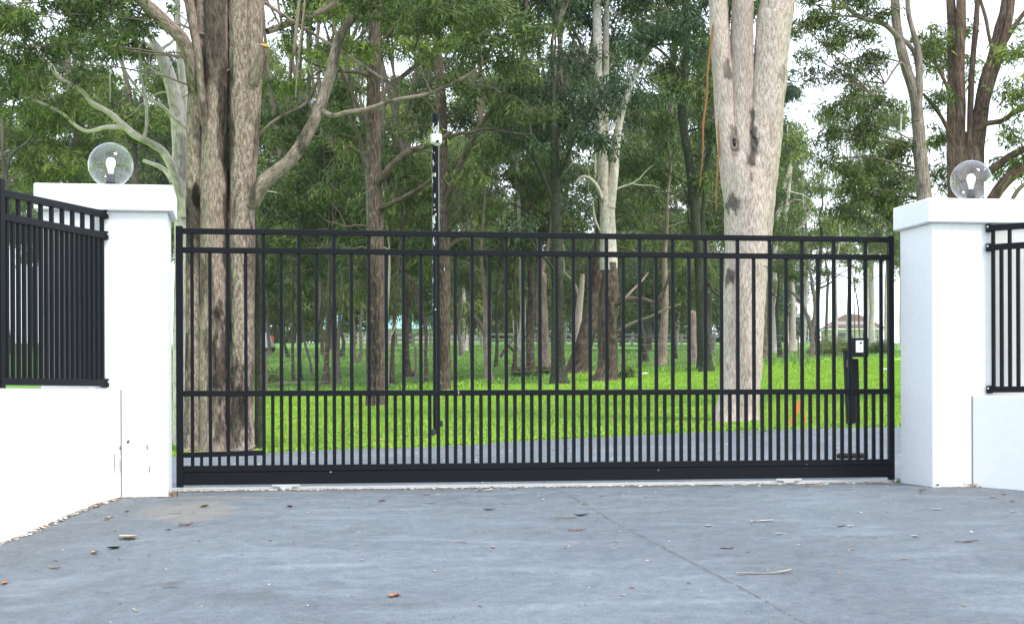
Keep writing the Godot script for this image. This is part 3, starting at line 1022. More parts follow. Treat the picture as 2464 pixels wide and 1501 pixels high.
# crooked side branches off the trunk: how many, between which heights, how far they reach
func crooked_limbs(t: Node3D, stems: Array, c: Array, mat: Material, n_sides: int, rough: float):
	var axis: Array = []
	for s in stems:
		if s[0] == "trunk" and s.size() > axis.size():
			axis = s
	for k in int(c[0]):
		var y := rng.randf_range(c[1], c[2])
		var p := Vector3(axis[1], axis[2], axis[3])
		for i in range(1, axis.size() - 4, 4):
			if y >= axis[i + 1] and y <= axis[i + 5]:
				p = Vector3(axis[i], axis[i + 1], axis[i + 2]).lerp(Vector3(axis[i + 4], axis[i + 5], axis[i + 6]), (y - axis[i + 1]) / maxf(0.01, axis[i + 5] - axis[i + 1]))
		var hand := -1.0 if rng.randf() < 0.5 else 1.0
		var reach: float = c[3] * rng.randf_range(0.6, 1.3)
		var ang := rng.randf_range(0.1, 1.0)
		var r := rng.randf_range(0.012, 0.024) * reach
		var out := rng.randf_range(-0.3, 0.55) * reach
		var pts := [p.x, p.y, p.z, r * 1.2]
		var fork := []
		for i in 6:
			p += Vector3(hand * cos(ang) * reach, sin(ang) * reach, out) / 6.0
			ang += rng.randf_range(-0.55, 0.55)
			pts.append_array([p.x, p.y, p.z, r * (1.0 - 0.14 * (i + 1))])
			if i == 2:
				fork = [p, ang + (-0.8 if rng.randf() < 0.5 else 0.8)]
		part(t, "limb", tube(pts, n_sides, 0.1, rough), mat)
		var q: Vector3 = fork[0]
		var a: float = fork[1]
		pts = [q.x, q.y, q.z, r * 0.5]
		for i in 4:
			q += Vector3(hand * cos(a) * reach, sin(a) * reach, out * 0.5) / 8.0
			a += rng.randf_range(-0.5, 0.5)
			pts.append_array([q.x, q.y, q.z, r * (0.42 - 0.09 * i)])
		part(t, "branch", tube(pts, 6, 0.1, rough), mat)

var leaf_count := 0

func twig(st: SurfaceTool, a: Vector3, b: Vector3, r0: float, r1: float, sag: float):
	var n := 4
	var last := []
	var mid := (a + b) / 2.0 + Vector3(rng.randf_range(-1, 1), rng.randf_range(-0.2, 1.0), rng.randf_range(-1, 1)) * sag
	for k in n + 1:
		var t := float(k) / n
		var p := a.lerp(mid, t).lerp(mid.lerp(b, t), t)
		var d := ((mid - a).lerp(b - mid, t)).normalized()
		var s := d.cross(Vector3(0.3, 0.1, 1)).normalized()
		var u := d.cross(s)
		var r := lerpf(r0, r1, t)
		var ring := []
		for j in 4:
			ring.append(p + (s * cos(TAU * j / 4.0) + u * sin(TAU * j / 4.0)) * r)
		if k > 0:
			for j in 4:
				var j2 := (j + 1) % 4
				for q in [[last[j], t, j], [ring[j], t, j], [ring[j2], t, j2], [last[j], t, j], [ring[j2], t, j2], [last[j2], t, j2]]:
					st.set_normal((s * cos(TAU * q[2] / 4.0) + u * sin(TAU * q[2] / 4.0)))
					st.set_color(Color(0.9, 0.9, 0.9))
					st.set_uv(Vector2(q[2] / 4.0, q[0].y * 0.8))
					st.add_vertex(q[0])
		last = ring

func build_trees():
	for k in 4:
		sprays.append(make_spray(60 + k, 14, 0.115, 0.021, 0.20))
	grow("gum_tree", "huge multi-stemmed gum with mottled grey brown bark and a sawn stub", "", "mottled", Vector3(-0.35, 0, -8.24), "dark", 44, 0.05, 1, 1.9, [
		["trunk", 0, -0.25, 0, 0.262, 0, 0, 0, 0.209, 0, 0.16, 0, 0.172, 0, 1.46, 0, 0.16, 0, 2.95, 0, 0.165, 0.02, 3.95, 0, 0.16, 0.04, 4.7, 0, 0.155, 0.05, 5.45, 0, 0.145, 0.05, 7.44, 0, 0.11, 0.03, 9.44, 0, 0.065],
		["stem", -0.27, 0, -0.05, 0.155, -0.25, 0.16, -0.05, 0.128, -0.23, 1.46, -0.05, 0.12, -0.22, 2.96, -0.05, 0.12, -0.21, 3.96, -0.05, 0.115, -0.17, 4.71, -0.05, 0.11, -0.13, 5.46, -0.05, 0.105, -0.2, 7.01, -0.2, 0.086, -0.32, 9.1, -0.4, 0.041],
		["stem", 0.35, 0, 0.02, 0.189, 0.33, 0.15, 0.02, 0.157, 0.34, 1.46, 0, 0.15, 0.35, 2.65, 0, 0.152, 0.36, 3.45, 0, 0.15, 0.35, 4.2, 0, 0.145, 0.33, 4.95, 0, 0.135, 0.32, 5.45, 0, 0.125, 0.38, 7.44, 0, 0.09, 0.5, 9.06, 0.3, 0.039],
		["stem", 0.39, 3.1, -0.02, 0.1, 0.44, 3.8, 0, 0.115, 0.48, 4.45, 0, 0.115, 0.5, 4.95, 0, 0.11, 0.53, 5.44, 0, 0.105, 0.65, 6.94, 0, 0.08, 0.85, 8.44, 0, 0.04],
		["stem", 0.14, 0.03, -0.12, 0.085, 0.15, 2.97, -0.12, 0.085, 0.17, 5.48, -0.14, 0.09, 0.2, 7, -0.2, 0.05],
		["sawn_stub", 0.5, 4.43, 0.08, 0.075, 0.6, 4.65, 0.18, 0.064, 0.66, 4.83, 0.25, 0.057],
		["limb", -0.15, 4.36, 0.1, 0.089, -0.23, 4.71, 0.2, 0.086, -0.32, 4.92, 0.25, 0.084, -0.48, 5.09, 0.35, 0.078, -0.69, 5.28, 0.5, 0.073, -0.91, 5.5, 0.6, 0.068, -1.25, 5.69, 0.8, 0.048, -1.67, 5.78, 1, 0.024],
		["limb", -0.08, 3.93, 0.14, 0.035, -0.09, 4.21, 0.2, 0.049, -0.13, 4.7, 0.22, 0.054, -0.21, 5.2, 0.2, 0.059, -0.28, 5.6, 0.2, 0.054, -0.41, 6.39, 0.2, 0.035],
		["limb", 0.47, 3, 0.05, 0.1, 0.57, 3.14, 0.15, 0.092, 0.67, 3.26, 0.2, 0.089, 0.97, 3.48, 0.3, 0.079, 1.21, 3.82, 0.4, 0.073, 1.36, 4.17, 0.4, 0.068, 1.48, 4.56, 0.4, 0.064, 1.55, 4.86, 0.4, 0.059, 1.74, 5.13, 0.5, 0.053, 1.94, 5.27, 0.6, 0.048, 2.24, 5.51, 0.7, 0.039, 2.68, 5.77, 0.8, 0.019],
		["limb", 1.33, 4.07, 0.4, 0.034, 1.49, 3.97, 0.5, 0.029, 1.66, 3.99, 0.6, 0.027, 1.9, 4.01, 0.7, 0.024, 2.26, 4.1, 0.8, 0.022, 2.67, 4.16, 0.9, 0.019, 3.09, 4.34, 1, 0.017, 3.36, 4.54, 1.1, 0.012],
		["limb", 0.61, 5.44, -0.1, 0.023, 1.05, 5.12, 0.1, 0.02, 1.58, 4.78, 0.2, 0.017, 1.96, 4.51, 0.3, 0.015, 2.33, 4.27, 0.4, 0.01],
		["limb", 0.5, 3.79, -0.1, 0.02, 0.75, 3.98, 0.1, 0.017, 1.14, 4.17, 0.2, 0.015, 1.3, 4.41, 0.3, 0.01],
		["hanging_bark", 1.09, 5.47, 0.3, 0.017, 1.05, 5.08, 0.3, 0.022, 1.01, 4.73, 0.3, 0.017, 0.94, 4.44, 0.3, 0.007],
		["hanging_bark", 1.16, 5.41, 0.35, 0.012, 1.11, 4.97, 0.35, 0.012, 1.06, 4.53, 0.35, 0.01, 1.04, 4.21, 0.35, 0.005],
		["limb", 0.64, 5.09, -0.1, 0.04, 0.85, 5.22, -0.3, 0.038, 1.09, 5.33, -0.4, 0.036, 1.34, 5.48, -0.5, 0.031, 1.63, 5.74, -0.6, 0.026],
	], [
		-2.08, 5.1, 0.9, 0.52, 0.29, -1.59, 5.16, 0.8, 0.53, 0.29, -1.16, 5.26, 0.6, 0.44, 0.24, -0.81, 5.26, 0.4, 0.34, 0.2, -1.76, 4.65, 1.2, 0.52, 0.23, -1.3, 4.74, 1, 0.38, 0.19, -2.32, 4.46, 1.2, 0.42, 0.28, -2.67, 5.03, 1, 0.43, 0.33, -0.91, 5.74, 0.4, 0.59, 0.34, -1.73, 5.84, 0.8, 0.67, 0.38, -0.25, 6.59, 0, 0.75, 0.4, 0.55, 7.19, 0, 0.85, 0.45, 0.85, 8.54, 0, 0.9, 0.55, -0.24, 9.04, 0, 0.9, 0.5, 0.09, 9.6, 0.2, 0.79, 0.44, 2.14, 5.18, 0.7, 0.43, 0.24, 2.54, 4.94, 0.9, 0.38, 0.21, 2.92, 5.08, 0.9, 0.43, 0.24, 3.21, 4.65, 1.1, 0.38, 0.21, 3.49, 4.87, 1.2, 0.38, 0.23, 1.8, 5.59, 0.6, 0.44, 0.29, 2.68, 5.82, 0.8, 0.57, 0.34, 3.35, 5.6, 0.9, 0.52, 0.33, 3.68, 4.49, 1.2, 0.28, 0.19, 0.9, 5.21, -0.3, 0.25, 0.2, 1.18, 5.72, -0.5, 0.46, 0.26, 0.8, 6.12, -0.3, 0.51, 0.3
	], [-0.21, 3.8, 0.13, 2.095, 0.72, -0.06, 4.45, 0.05, 0.299, 0.6, 0.14, 4.15, 0.06, 0.599, 0.6, 0.24, 4.55, 0.04, 0.249, 0.6, 0.44, 4.55, 0.07, 0.599, 0.8, 0.39, 3.6, 0.06, 0.349, 1.3, 0.31, 2.2, 0.05, 0.299, 1.25, -0.05, 0.71, 0.08, 0.299, 1.2, -0.03, 2.25, 0.07, 0.349, 1.25, 0.3, 0.66, 0.09, 0.599, 0.55, -0.17, 3.1, 0.07, 0.209, 0.15, 0.12, 1.06, 0.085, 0.948, 0.28, 0.21, 1.85, 0.04, 0.599, 0.4, -0.31, 1.66, 0.06, 1.596, 0.45, 0.3, 0.46, 0.11, 0.449, 0.45, -0.06, 3.95, 0.06, 0.299, 0.5, 0.16, 2.85, 0.025, 1.496, 0.3, 0.23, 1.06, 0.07, 0.449, 0.5, 0.04, 4.85, 0.07, 0.249, 0.55, 0.42, 1.36, 0.075, 1.297, 1.6, 0.38, 2.85, 0.06, 0.748, 1.2], [4, 4.15, 5.15, 1.15])
	grow("gum_tree", "pale pinkish gum trunk dividing into three upright stems with a knot hole", "", "pale", Vector3(6.74, 0.31, -10.18), "mid", 44, 0.045, 1, 1.9, [
		["trunk", 0, -0.25, 0, 0.424, 0, 0, 0, 0.339, 0.02, 0.21, 0, 0.288, 0.06, 0.67, 0, 0.282, 0.11, 1.53, 0, 0.293, 0.16, 2.39, 0, 0.311, 0.18, 3.08, 0, 0.328, 0.18, 3.54, 0, 0.299, 0.19, 4, 0, 0.173],
		["stem", 0.14, 2.62, 0.02, 0.23, -0.01, 3.31, 0, 0.19, -0.07, 3.77, 0, 0.173, -0.13, 4.23, 0, 0.155, -0.17, 4.81, 0, 0.144, -0.21, 5.38, 0, 0.138, -0.23, 5.84, 0, 0.132, -0.27, 6.99, 0, 0.115, -0.44, 9.29, 0, 0.052],
		["stem", 0.14, 2.62, 0.06, 0.201, 0.12, 3.42, 0.05, 0.195, 0.11, 4, 0.03, 0.178, 0.11, 4.69, 0, 0.167, 0.1, 5.27, 0, 0.161, 0.11, 5.84, 0, 0.155, 0.16, 7.28, 0, 0.127, 0.19, 9.87, 0, 0.052],
		["stem", 0.21, 2.16, 0.02, 0.264, 0.31, 3.25, 0, 0.253, 0.38, 3.83, 0, 0.265, 0.44, 4.4, 0, 0.247, 0.49, 4.98, 0, 0.242, 0.55, 5.55, 0, 0.242, 0.59, 5.84, 0, 0.236, 0.67, 7.28, 0, 0.173, 0.94, 9.58, 0, 0.058],
		["limb", 0.59, 5.21, 0, 0.115, 0.66, 5.55, 0, 0.104, 0.73, 5.84, 0, 0.086, 0.86, 6.3, 0, 0.075, 1.1, 6.99, 0, 0.052],
		["flared_root", -0.26, 0, 0.1, 0.074, -0.21, 0.29, 0.08, 0.043, -0.16, 0.67, 0, 0.017],
	], [
		-0.45, 8.26, 0, 0.86, 0.46, 0.11, 8.65, 0.5, 0.84, 0.51, 0.93, 8.43, 0, 0.92, 0.52, 1.1, 7.28, 0, 0.52, 0.35, -0.27, 9.87, 0, 0.98, 0.58, 0.6, 9.85, 0.3, 0.96, 0.57
	], [0.2, 4, 0.052, 0.23, 0.28, 0.2, 3.69, 0.081, 0.23, 0.22, -0.05, 3.86, 0.069, 0.219, 0.4, -0.08, 3.01, 0.081, 0.127, 0.28, -0.11, 2.02, 0.063, 0.15, 0.25, 0.2, 3.31, 0.04, 0.104, 0.4, -0.13, 4.87, 0.069, 0.173, 0.4, 0.63, 4.78, 0.058, 0.104, 0.55, 0.34, 2.13, 0.144, 1.495, 1.12])
	grow("gum_tree", "white-barked snag with a broken tip and long grey side limb behind the mottled gum", "", "smooth", Vector3(-0.81, 0.04, -9.88), "mid", 16, 0.05, 1, 1.9, [
		["trunk", 0, -0.25, 0, 0.121, 0, 0, 0, 0.097, 0.01, 1.48, 0, 0.094, 0.03, 2.77, 0, 0.097, 0.01, 3.52, 0, 0.108, 0.01, 4, 0, 0.108, -0.03, 4.38, 0, 0.102, -0.1, 4.7, 0, 0.091, -0.19, 4.97, 0, 0.081, -0.29, 5.17, 0, 0.059, -0.41, 5.36, 0, 0.019],
		["stem", 0.03, 3.26, -0.1, 0.065, 0.07, 3.75, -0.1, 0.065, 0.08, 4.18, -0.1, 0.059, 0.01, 4.74, -0.2, 0.049, -0.04, 5.28, -0.2, 0.043, -0.06, 5.83, -0.2, 0.038, -0.11, 6.91, -0.2, 0.024],
		["limb", 0.09, 2.97, 0.1, 0.064, 0.08, 3.18, 0.15, 0.061, 0.01, 3.43, 0.2, 0.059, -0.12, 3.74, 0.3, 0.053, -0.27, 3.86, 0.4, 0.05, -0.45, 3.95, 0.5, 0.047, -0.56, 4.04, 0.5, 0.045, -0.77, 4.23, 0.6, 0.037, -0.96, 4.33, 0.7, 0.034, -1.05, 4.46, 0.8, 0.031, -1.31, 4.61, 0.9, 0.028, -1.39, 4.75, 1, 0.026, -1.56, 4.89, 1.1, 0.023, -1.79, 4.95, 1.2, 0.02, -2.21, 5.02, 1.3, 0.013],
		["limb", -0.58, 4.05, 0.5, 0.032, -0.8, 4.04, 0.6, 0.029, -1.03, 3.99, 0.6, 0.026, -1.16, 4.05, 0.7, 0.023, -1.28, 4.17, 0.8, 0.021, -1.55, 4.31, 0.8, 0.016, -1.82, 4.4, 0.9, 0.01],
		["limb", -0.11, 3.44, -0.2, 0.041, -0.22, 3.59, -0.3, 0.035, -0.32, 3.67, -0.3, 0.03, -0.55, 3.76, -0.4, 0.022],
		["limb", 0.15, 4.08, 0.15, 0.024, -0.01, 4.21, 0.2, 0.024, -0.17, 4.37, 0.3, 0.021, -0.37, 4.47, 0.4, 0.018, -0.58, 4.77, 0.5, 0.016, -0.71, 5.06, 0.6, 0.01],
		["limb", -0.35, 3.9, 0.5, 0.024, -0.31, 4.08, 0.5, 0.021, -0.32, 4.4, 0.5, 0.018, -0.38, 4.71, 0.5, 0.016, -0.42, 5.14, 0.5, 0.013, -0.5, 5.5, 0.5, 0.011],
	], [
		-1.67, 4.65, 1.1, 0.41, 0.2, -1.39, 4.35, 0.8, 0.36, 0.18, -1.93, 4.33, 0.9, 0.41, 0.23, -1.03, 4.66, 0.8, 0.36, 0.21, -0.74, 5.03, 0.5, 0.37, 0.21, -0.53, 5.35, 0.5, 0.37, 0.21, -2.21, 5.02, 1.3, 0.4, 0.25, -0.09, 6.15, -0.2, 0.49, 0.33, -0.3, 6.8, -0.2, 0.65, 0.38, -1.61, 4.07, 0.6, 0.31, 0.18
	], [0.05, 3.63, 0.054, 0.645, 0.6, -0.02, 3.36, 0.027, 0.484, 0.6], [8, 3.09, 5.13, 1.13])
	grow("gum_tree", "slim mossy trunk hugging the mottled gum on the side toward the camera pole", "", "mossy", Vector3(0.18, 0.01, -8.66), "dark", 12, 0.06, 1, 1.9, [
		["trunk", 0, -0.26, 0, 0.064, 0, -0.01, 0, 0.051, 0.01, 0.95, 0, 0.051, 0.01, 1.97, 0, 0.051, -0.01, 2.48, 0, 0.049, -0.09, 3, 0, 0.046, -0.17, 3.61, 0, 0.036, -0.24, 4.27, 0, 0.026],
	], [
		-0.37, 6.46, -0.5, 0.31, 0.21
	], [])
	grow("gum_tree", "tall straight brown gum with two forked limbs reaching for the camera pole", "", "fibrous", Vector3(2.35, 0.5, -17.93), "fresh", 16, 0.06, 1, 1.9, [
		["trunk", 0, -0.25, 0, 0.234, 0, 0, 0, 0.187, 0, 0.29, 0, 0.168, 0, 0.59, 0, 0.165, 0.01, 2.09, 0, 0.153, 0.01, 3.59, 0, 0.142, -0.02, 5.08, 0, 0.127, 0, 6.21, 0, 0.12, 0.02, 7.33, 0, 0.105, 0.05, 9.2, 0, 0.075, 0.02, 11.07, 0, 0.037],
		["limb", 0.05, 4, 0, 0.067, 0.16, 4.12, 0.2, 0.067, 0.39, 4.37, 0.3, 0.063, 0.69, 4.56, 0.4, 0.059, 1.1, 4.67, 0.5, 0.048, 1.4, 4.85, 0.6, 0.033],
		["limb", 0.06, 3.55, 0, 0.049, 0.23, 3.6, 0.2, 0.045, 0.46, 3.7, 0.3, 0.041, 0.84, 3.89, 0.4, 0.037, 1.1, 4.06, 0.5, 0.026],
		["limb", 0.01, 5.46, 0, 0.056, 0.2, 5.78, -0.3, 0.053, 0.41, 6, -0.5, 0.049, 0.78, 6.37, -0.8, 0.038, 1.16, 6.71, -1, 0.031],
		["limb", -0.02, 4.93, 0, 0.037, -0.28, 5.41, 0.3, 0.033, -0.48, 5.81, 0.5, 0.029, -0.66, 6.27, 0.8, 0.026, -0.78, 6.66, 1, 0.018],
	], [
		-0.46, 6.23, 0.6, 0.59, 0.4, -0.71, 6.8, 1, 0.65, 0.4, 0, 6.88, -0.9, 0.67, 0.45, 0.56, 6.63, -0.6, 0.61, 0.38, 1.16, 6.95, -1, 0.7, 0.43, 1.7, 7.41, -1, 0.77, 0.46, 0.45, 7.48, -0.99, 0.82, 0.45, -0.19, 7.85, -0.99, 0.82, 0.52, 0.89, 8.31, -0.3, 0.91, 0.53, 0.01, 10.33, -1.22, 1.2, 0.75, -0.98, 8.1, 0.5, 0.81, 0.52, 1.07, 4.78, 0.5, 0.22, 0.15, -1.25, 6.27, 0.8, 0.51, 0.36, -1.51, 5.74, 0.5, 0.44, 0.29, 0.63, 10.66, -2.38, 0.82, 0.62, 0.32, 8.8, -1.67, 0.64, 0.46, -0.55, 8.64, -2.65, 0.96, 0.59
	], [0, 1.19, 0.12, 1.198, 0.6, 0.1, 3.14, 0.045, 0.599, 1.3], [7, 2.69, 6.58, 1.42])
	grow("gum_tree", "slender grey gum leaning just beside the tall straight brown gum", "", "grey", Vector3(2.4, 0.57, -19.49), "mid", 10, 0.06, 1, 1.9, [
		["trunk", 0, -0.25, 0, 0.069, 0, 0.03, 0, 0.055, -0.02, 1.33, 0, 0.055, -0.02, 2.59, 0, 0.055, -0.05, 4.25, 0, 0.055, -0.1, 4.56, 0, 0.051, -0.2, 4.88, 0, 0.047, -0.3, 5.27, 0, 0.043, -0.4, 5.9, 0, 0.035, -0.43, 6.69, 0, 0.028],
	], [
		-0.35, 5.66, 0.5, 0.54, 0.35, -0.56, 5.12, 0, 0.47, 0.32, -0.93, 5.6, -0.5, 0.48, 0.32, -0.33, 11.03, -1.8, 0.6, 0.43, -0.77, 9.66, -1.32, 0.69, 0.57, 0.56, 8.58, -2.78, 0.7, 0.5
	], [], [4, 2.91, 5.59, 0.87])
	grow("gum_tree", "reddish grey gum straight behind the peeling camera pole", "", "fibrous", Vector3(4.28, 0.81, -23.74), "mid", 16, 0.06, 1, 1.9, [
		["trunk", 0, -0.25, 0, 0.236, 0, 0, 0, 0.189, 0, 0.37, 0, 0.167, 0, 1.27, 0, 0.158, 0, 3.07, 0, 0.153, 0, 4.42, 0, 0.149, -0.03, 5.05, 0, 0.135, -0.01, 5.77, 0, 0.117, -0.06, 6.85, 0, 0.108, -0.14, 7.93, 0, 0.09, -0.16, 9.82, 0, 0.063, -0.11, 11.62, 0, 0.036],
		["limb", 0.06, 3.97, 0, 0.072, 0.16, 4.26, 0.2, 0.072, 0.25, 4.49, 0.3, 0.071, 0.4, 4.86, 0.4, 0.067, 0.69, 5.42, 0.5, 0.062, 0.91, 5.76, 0.6, 0.058, 1.31, 6.31, 0.7, 0.049, 1.75, 6.84, 0.9, 0.035],
		["limb", 0.05, 5.45, 0, 0.045, 0.33, 5.52, 0.3, 0.04, 0.6, 5.51, 0.5, 0.04, 0.96, 5.56, 0.7, 0.035, 1.4, 5.46, 0.9, 0.031, 1.92, 5.36, 1.1, 0.022],
		["limb", 0.08, 3.43, 0, 0.05, 0.23, 3.57, 0.4, 0.045, 0.4, 3.9, 0.6, 0.04, 0.5, 4.32, 0.8, 0.031, 0.61, 4.64, 1, 0.022],
	], [
		1.67, 6.76, 0.9, 0.61, 0.39, 1.22, 6.2, 0.6, 0.53, 0.35, 1.93, 5.95, 1, 0.53, 0.35, -0.04, 7.3, -0.93, 0.72, 0.45, -0.52, 6.58, -0.88, 0.64, 0.41, 0.51, 6.59, 0.4, 0.62, 0.4, -0.79, 5.85, -0.5, 0.55, 0.37, 0.61, 4.47, 1, 0.44, 0.31, 0.87, 5.21, 0.7, 0.44, 0.26, -0.12, 8.47, -1.09, 0.99, 0.54, 1.05, 8.2, 0, 0.9, 0.54, 2.12, 7.63, 0.5, 0.89, 0.53, -0.03, 10.45, -1.31, 1.35, 0.81, 0.83, 12.73, -2.26, 1.03, 0.82, 1.26, 10.65, -1.92, 0.78, 0.55, -0.16, 8.95, -2.1, 1.05, 0.72
	], [-0.1, 1, 0.072, 0.99, 0.4, -0.05, 2.71, 0.072, 0.54, 0.6], [7, 2.62, 7.39, 1.53])
	grow("gum_tree", "pale smooth gum with a dark hollow stocking of rough bark at its foot", "", "smooth", Vector3(8.14, 1.02, -24.89), "blue", 16, 0.06, 1, 1.9, [
		["rough_butt", -0.03, -0.27, 0, 0.413, -0.03, -0.02, 0, 0.33, 0.02, 0.22, 0, 0.245, 0.05, 0.64, 0, 0.217, 0.07, 1.49, 0, 0.212, 0.08, 2.15, 0, 0.212, 0.1, 2.71, 0.06, 0.141],
		["trunk", 0.07, 2.53, 0, 0.198, 0.05, 3.38, 0, 0.179, 0.03, 4.13, 0, 0.179, -0.04, 4.51, 0, 0.142, -0.09, 5.36, 0, 0.123, -0.14, 6.3, 0, 0.113, -0.16, 7.25, 0, 0.104, -0.18, 8.66, 0, 0.094, -0.19, 11.02, 0, 0.066, -0.22, 13.38, 0, 0.038],
		["stem", 0.09, 3.94, 0.06, 0.132, 0.14, 4.41, 0.05, 0.123, 0.21, 4.89, 0, 0.104, 0.26, 5.55, 0, 0.094, 0.34, 5.93, 0, 0.075, 0.47, 6.4, 0, 0.066, 0.7, 6.96, 0, 0.057, 1.08, 7.62, 0, 0.047, 1.56, 8.09, 0, 0.038, 2.12, 8.47, 0, 0.024],
		["stem", -0.05, 4.71, -0.1, 0.085, 0, 5.85, -0.1, 0.09, 0.02, 6.8, -0.1, 0.085, 0.04, 7.95, -0.2, 0.071, 0.09, 9.69, -0.3, 0.048],
		["limb", -0.01, 3.9, 0, 0.052, -0.17, 4.35, 0.2, 0.047, -0.36, 4.57, 0.3, 0.042, -0.55, 4.6, 0.4, 0.037, -0.69, 4.45, 0.5, 0.028],
		["dark_limb", 0.19, 1.73, 0, 0.066, 0.37, 1.8, 0.2, 0.061, 0.54, 1.85, 0.3, 0.061, 0.82, 1.83, 0.5, 0.056, 1.09, 1.77, 0.6, 0.046, 1.29, 2.09, 0.7, 0.037, 1.37, 2.37, 0.8, 0.023],
		["dead_branch", 0.21, 1.11, 0, 0.038, 0.36, 1.2, 0.2, 0.038, 0.65, 1.34, 0.4, 0.033, 0.96, 1.44, 0.6, 0.028, 1.27, 1.59, 0.8, 0.023, 1.61, 1.7, 1, 0.018],
		["dead_branch", 0.21, 1.63, 0, 0.028, 0.61, 2.07, -0.3, 0.029, 0.87, 2.33, -0.5, 0.024, 1.02, 2.52, -0.6, 0.019],
	], [
		-0.14, 8.1, -0.95, 0.76, 0.47, -0.53, 7.19, 0.3, 0.66, 0.42, 0.42, 6.77, -0.84, 0.57, 0.38, 0.96, 7.47, 0.3, 0.66, 0.42, 1.53, 8.02, 0.3, 0.75, 0.47, 2.18, 8.4, 0.3, 0.66, 0.47, -0.14, 9.42, -1.12, 1.04, 0.66, 0.99, 9.23, 0, 1.04, 0.66, -0.71, 8.57, 0, 0.85, 0.52, 1.27, 6.3, 0, 0.57, 0.38, -0.13, 12.63, -1.35, 1.42, 0.85, 2.31, 7.52, 0, 0.57, 0.47, -0.26, 13.24, -2.67, 1.12, 0.96, -0.02, 11.53, -3.19, 0.85, 0.56, -0.62, 9.3, -2.24, 0.85, 0.58
	], [0, 0.64, 0.047, 0.566, 0.25, 0.12, 1.68, 0.057, 0.661, 0.4, 0.04, 3.57, 0.038, 0.566, 1.1], [6, 3, 7.53, 1.42])
	grow("gum_tree", "dark mossy trunk carrying a dense blue green crown", "", "mossy", Vector3(6.95, 0.94, -24.28), "blue", 14, 0.06, 1, 1.9, [
		["trunk", 0, -0.25, 0, 0.323, 0, 0, 0, 0.259, -0.02, 0.19, 0, 0.194, -0.03, 0.52, 0, 0.157, -0.04, 1.63, 0, 0.134, -0.05, 2.83, 0, 0.129, -0.07, 4.12, 0, 0.111, -0.09, 5.04, 0, 0.102, -0.11, 5.97, 0, 0.083, -0.13, 6.71, 0, 0.055, -0.15, 7.63, 0, 0.032],
		["limb", -0.11, 3.94, 0, 0.042, -0.26, 4.37, 0.2, 0.037, -0.42, 4.71, 0.4, 0.037, -0.7, 5.14, 0.6, 0.032, -1.06, 5.38, 0.8, 0.023],
		["limb", -0.07, 4.49, 0, 0.042, 0.13, 4.92, 0.2, 0.037, 0.35, 5.44, 0.4, 0.032, 0.67, 5.88, 0.5, 0.027],
		["limb", -0.06, 2.46, 0, 0.037, -0.25, 2.71, 0.3, 0.032, -0.52, 2.97, 0.5, 0.027, -0.8, 3.5, 0.7, 0.018],
	], [
		0.21, 6.23, -0.91, 0.68, 0.5, -0.43, 5.94, -0.88, 0.63, 0.45, 0.76, 6.14, 0.6, 0.64, 0.5, -0.7, 6.56, 0.8, 0.63, 0.41, 0.04, 6.79, -0.94, 0.73, 0.46, 0.86, 5.44, 0.4, 0.55, 0.41, -1.06, 5.56, 0.8, 0.54, 0.36, 0.49, 5.35, 0.4, 0.46, 0.37, -0.61, 5.23, 0.6, 0.45, 0.32, -0.04, 4.73, -0.78, 0.47, 0.33, -0.8, 3.4, 0.7, 0.41, 0.27, 1.23, 6.65, 0.3, 0.46, 0.37, 0.34, 4.18, -0.5, 0.42, 0.28, 0.53, 12.24, -1.34, 0.97, 0.69, 1.02, 10.35, -1.63, 0.71, 0.62, 0.51, 10.12, -3.18, 1.11, 0.67
	], [], [8, 2.09, 6.15, 1.2])
	grow("gum_tree", "thick brown gum leaning over toward the pale smooth gum", "", "fibrous", Vector3(8.15, 1.18, -28.49), "mid", 14, 0.06, 1, 1.9, [
		["trunk", 0, -0.25, 0, 0.413, 0, 0, 0, 0.33, 0.06, 0.27, 0, 0.258, 0.21, 0.78, 0, 0.217, 0.38, 1.4, 0, 0.201, 0.53, 2.13, 0, 0.186, 0.61, 2.95, 0, 0.176, 0.67, 3.57, 0, 0.155, 0.72, 4.4, 0, 0.134, 0.7, 5.74, 0, 0.093, 0.6, 7.29, 0, 0.046],
		["stem", 0.14, 0.58, 0.1, 0.082, 0.23, 1.09, 0.1, 0.062, 0.29, 1.5, 0.1, 0.041],
	], [
		0.98, 7.51, 0.11, 0.47, 0.29, 0.73, 6.77, -0.77, 0.44, 0.27, 0.62, 6.34, -1.13, 0.46, 0.39, 1.56, 5.34, -0.31, 0.61, 0.47, 1.44, 4.19, -1.07, 0.45, 0.31, -0.69, 13.24, -2.91, 1.13, 0.71, -0.41, 12.07, -1.39, 1.15, 0.75, 1.34, 9.75, -1.64, 0.85, 0.67
	], [], [4, 1.92, 4.4, 1.24])
	grow("gum_tree", "pinkish pale trunk with a broken top beside the leaning brown gum", "", "pale", Vector3(8.66, 1.3, -31.14), "mid", 10, 0.06, 1, 1.9, [
		["trunk", 0, -0.27, 0, 0.138, 0, -0.02, 0, 0.11, 0.05, 0.53, 0, 0.093, 0.09, 1.08, 0, 0.099, 0.14, 1.74, 0, 0.088, 0.2, 2.29, 0, 0.071, 0.23, 2.62, 0, 0.049],
		["limb", 0.17, 1.96, 0, 0.038, -0.01, 2.4, 0, 0.033, -0.21, 2.62, 0, 0.028, -0.45, 2.84, 0, 0.022],
	], [
		1.15, 14.32, -2.81, 1.33, 1.13, 0.91, 12.11, -1.43, 1.1, 0.8, -0.82, 10.76, -2.21, 0.97, 0.62
	], [])
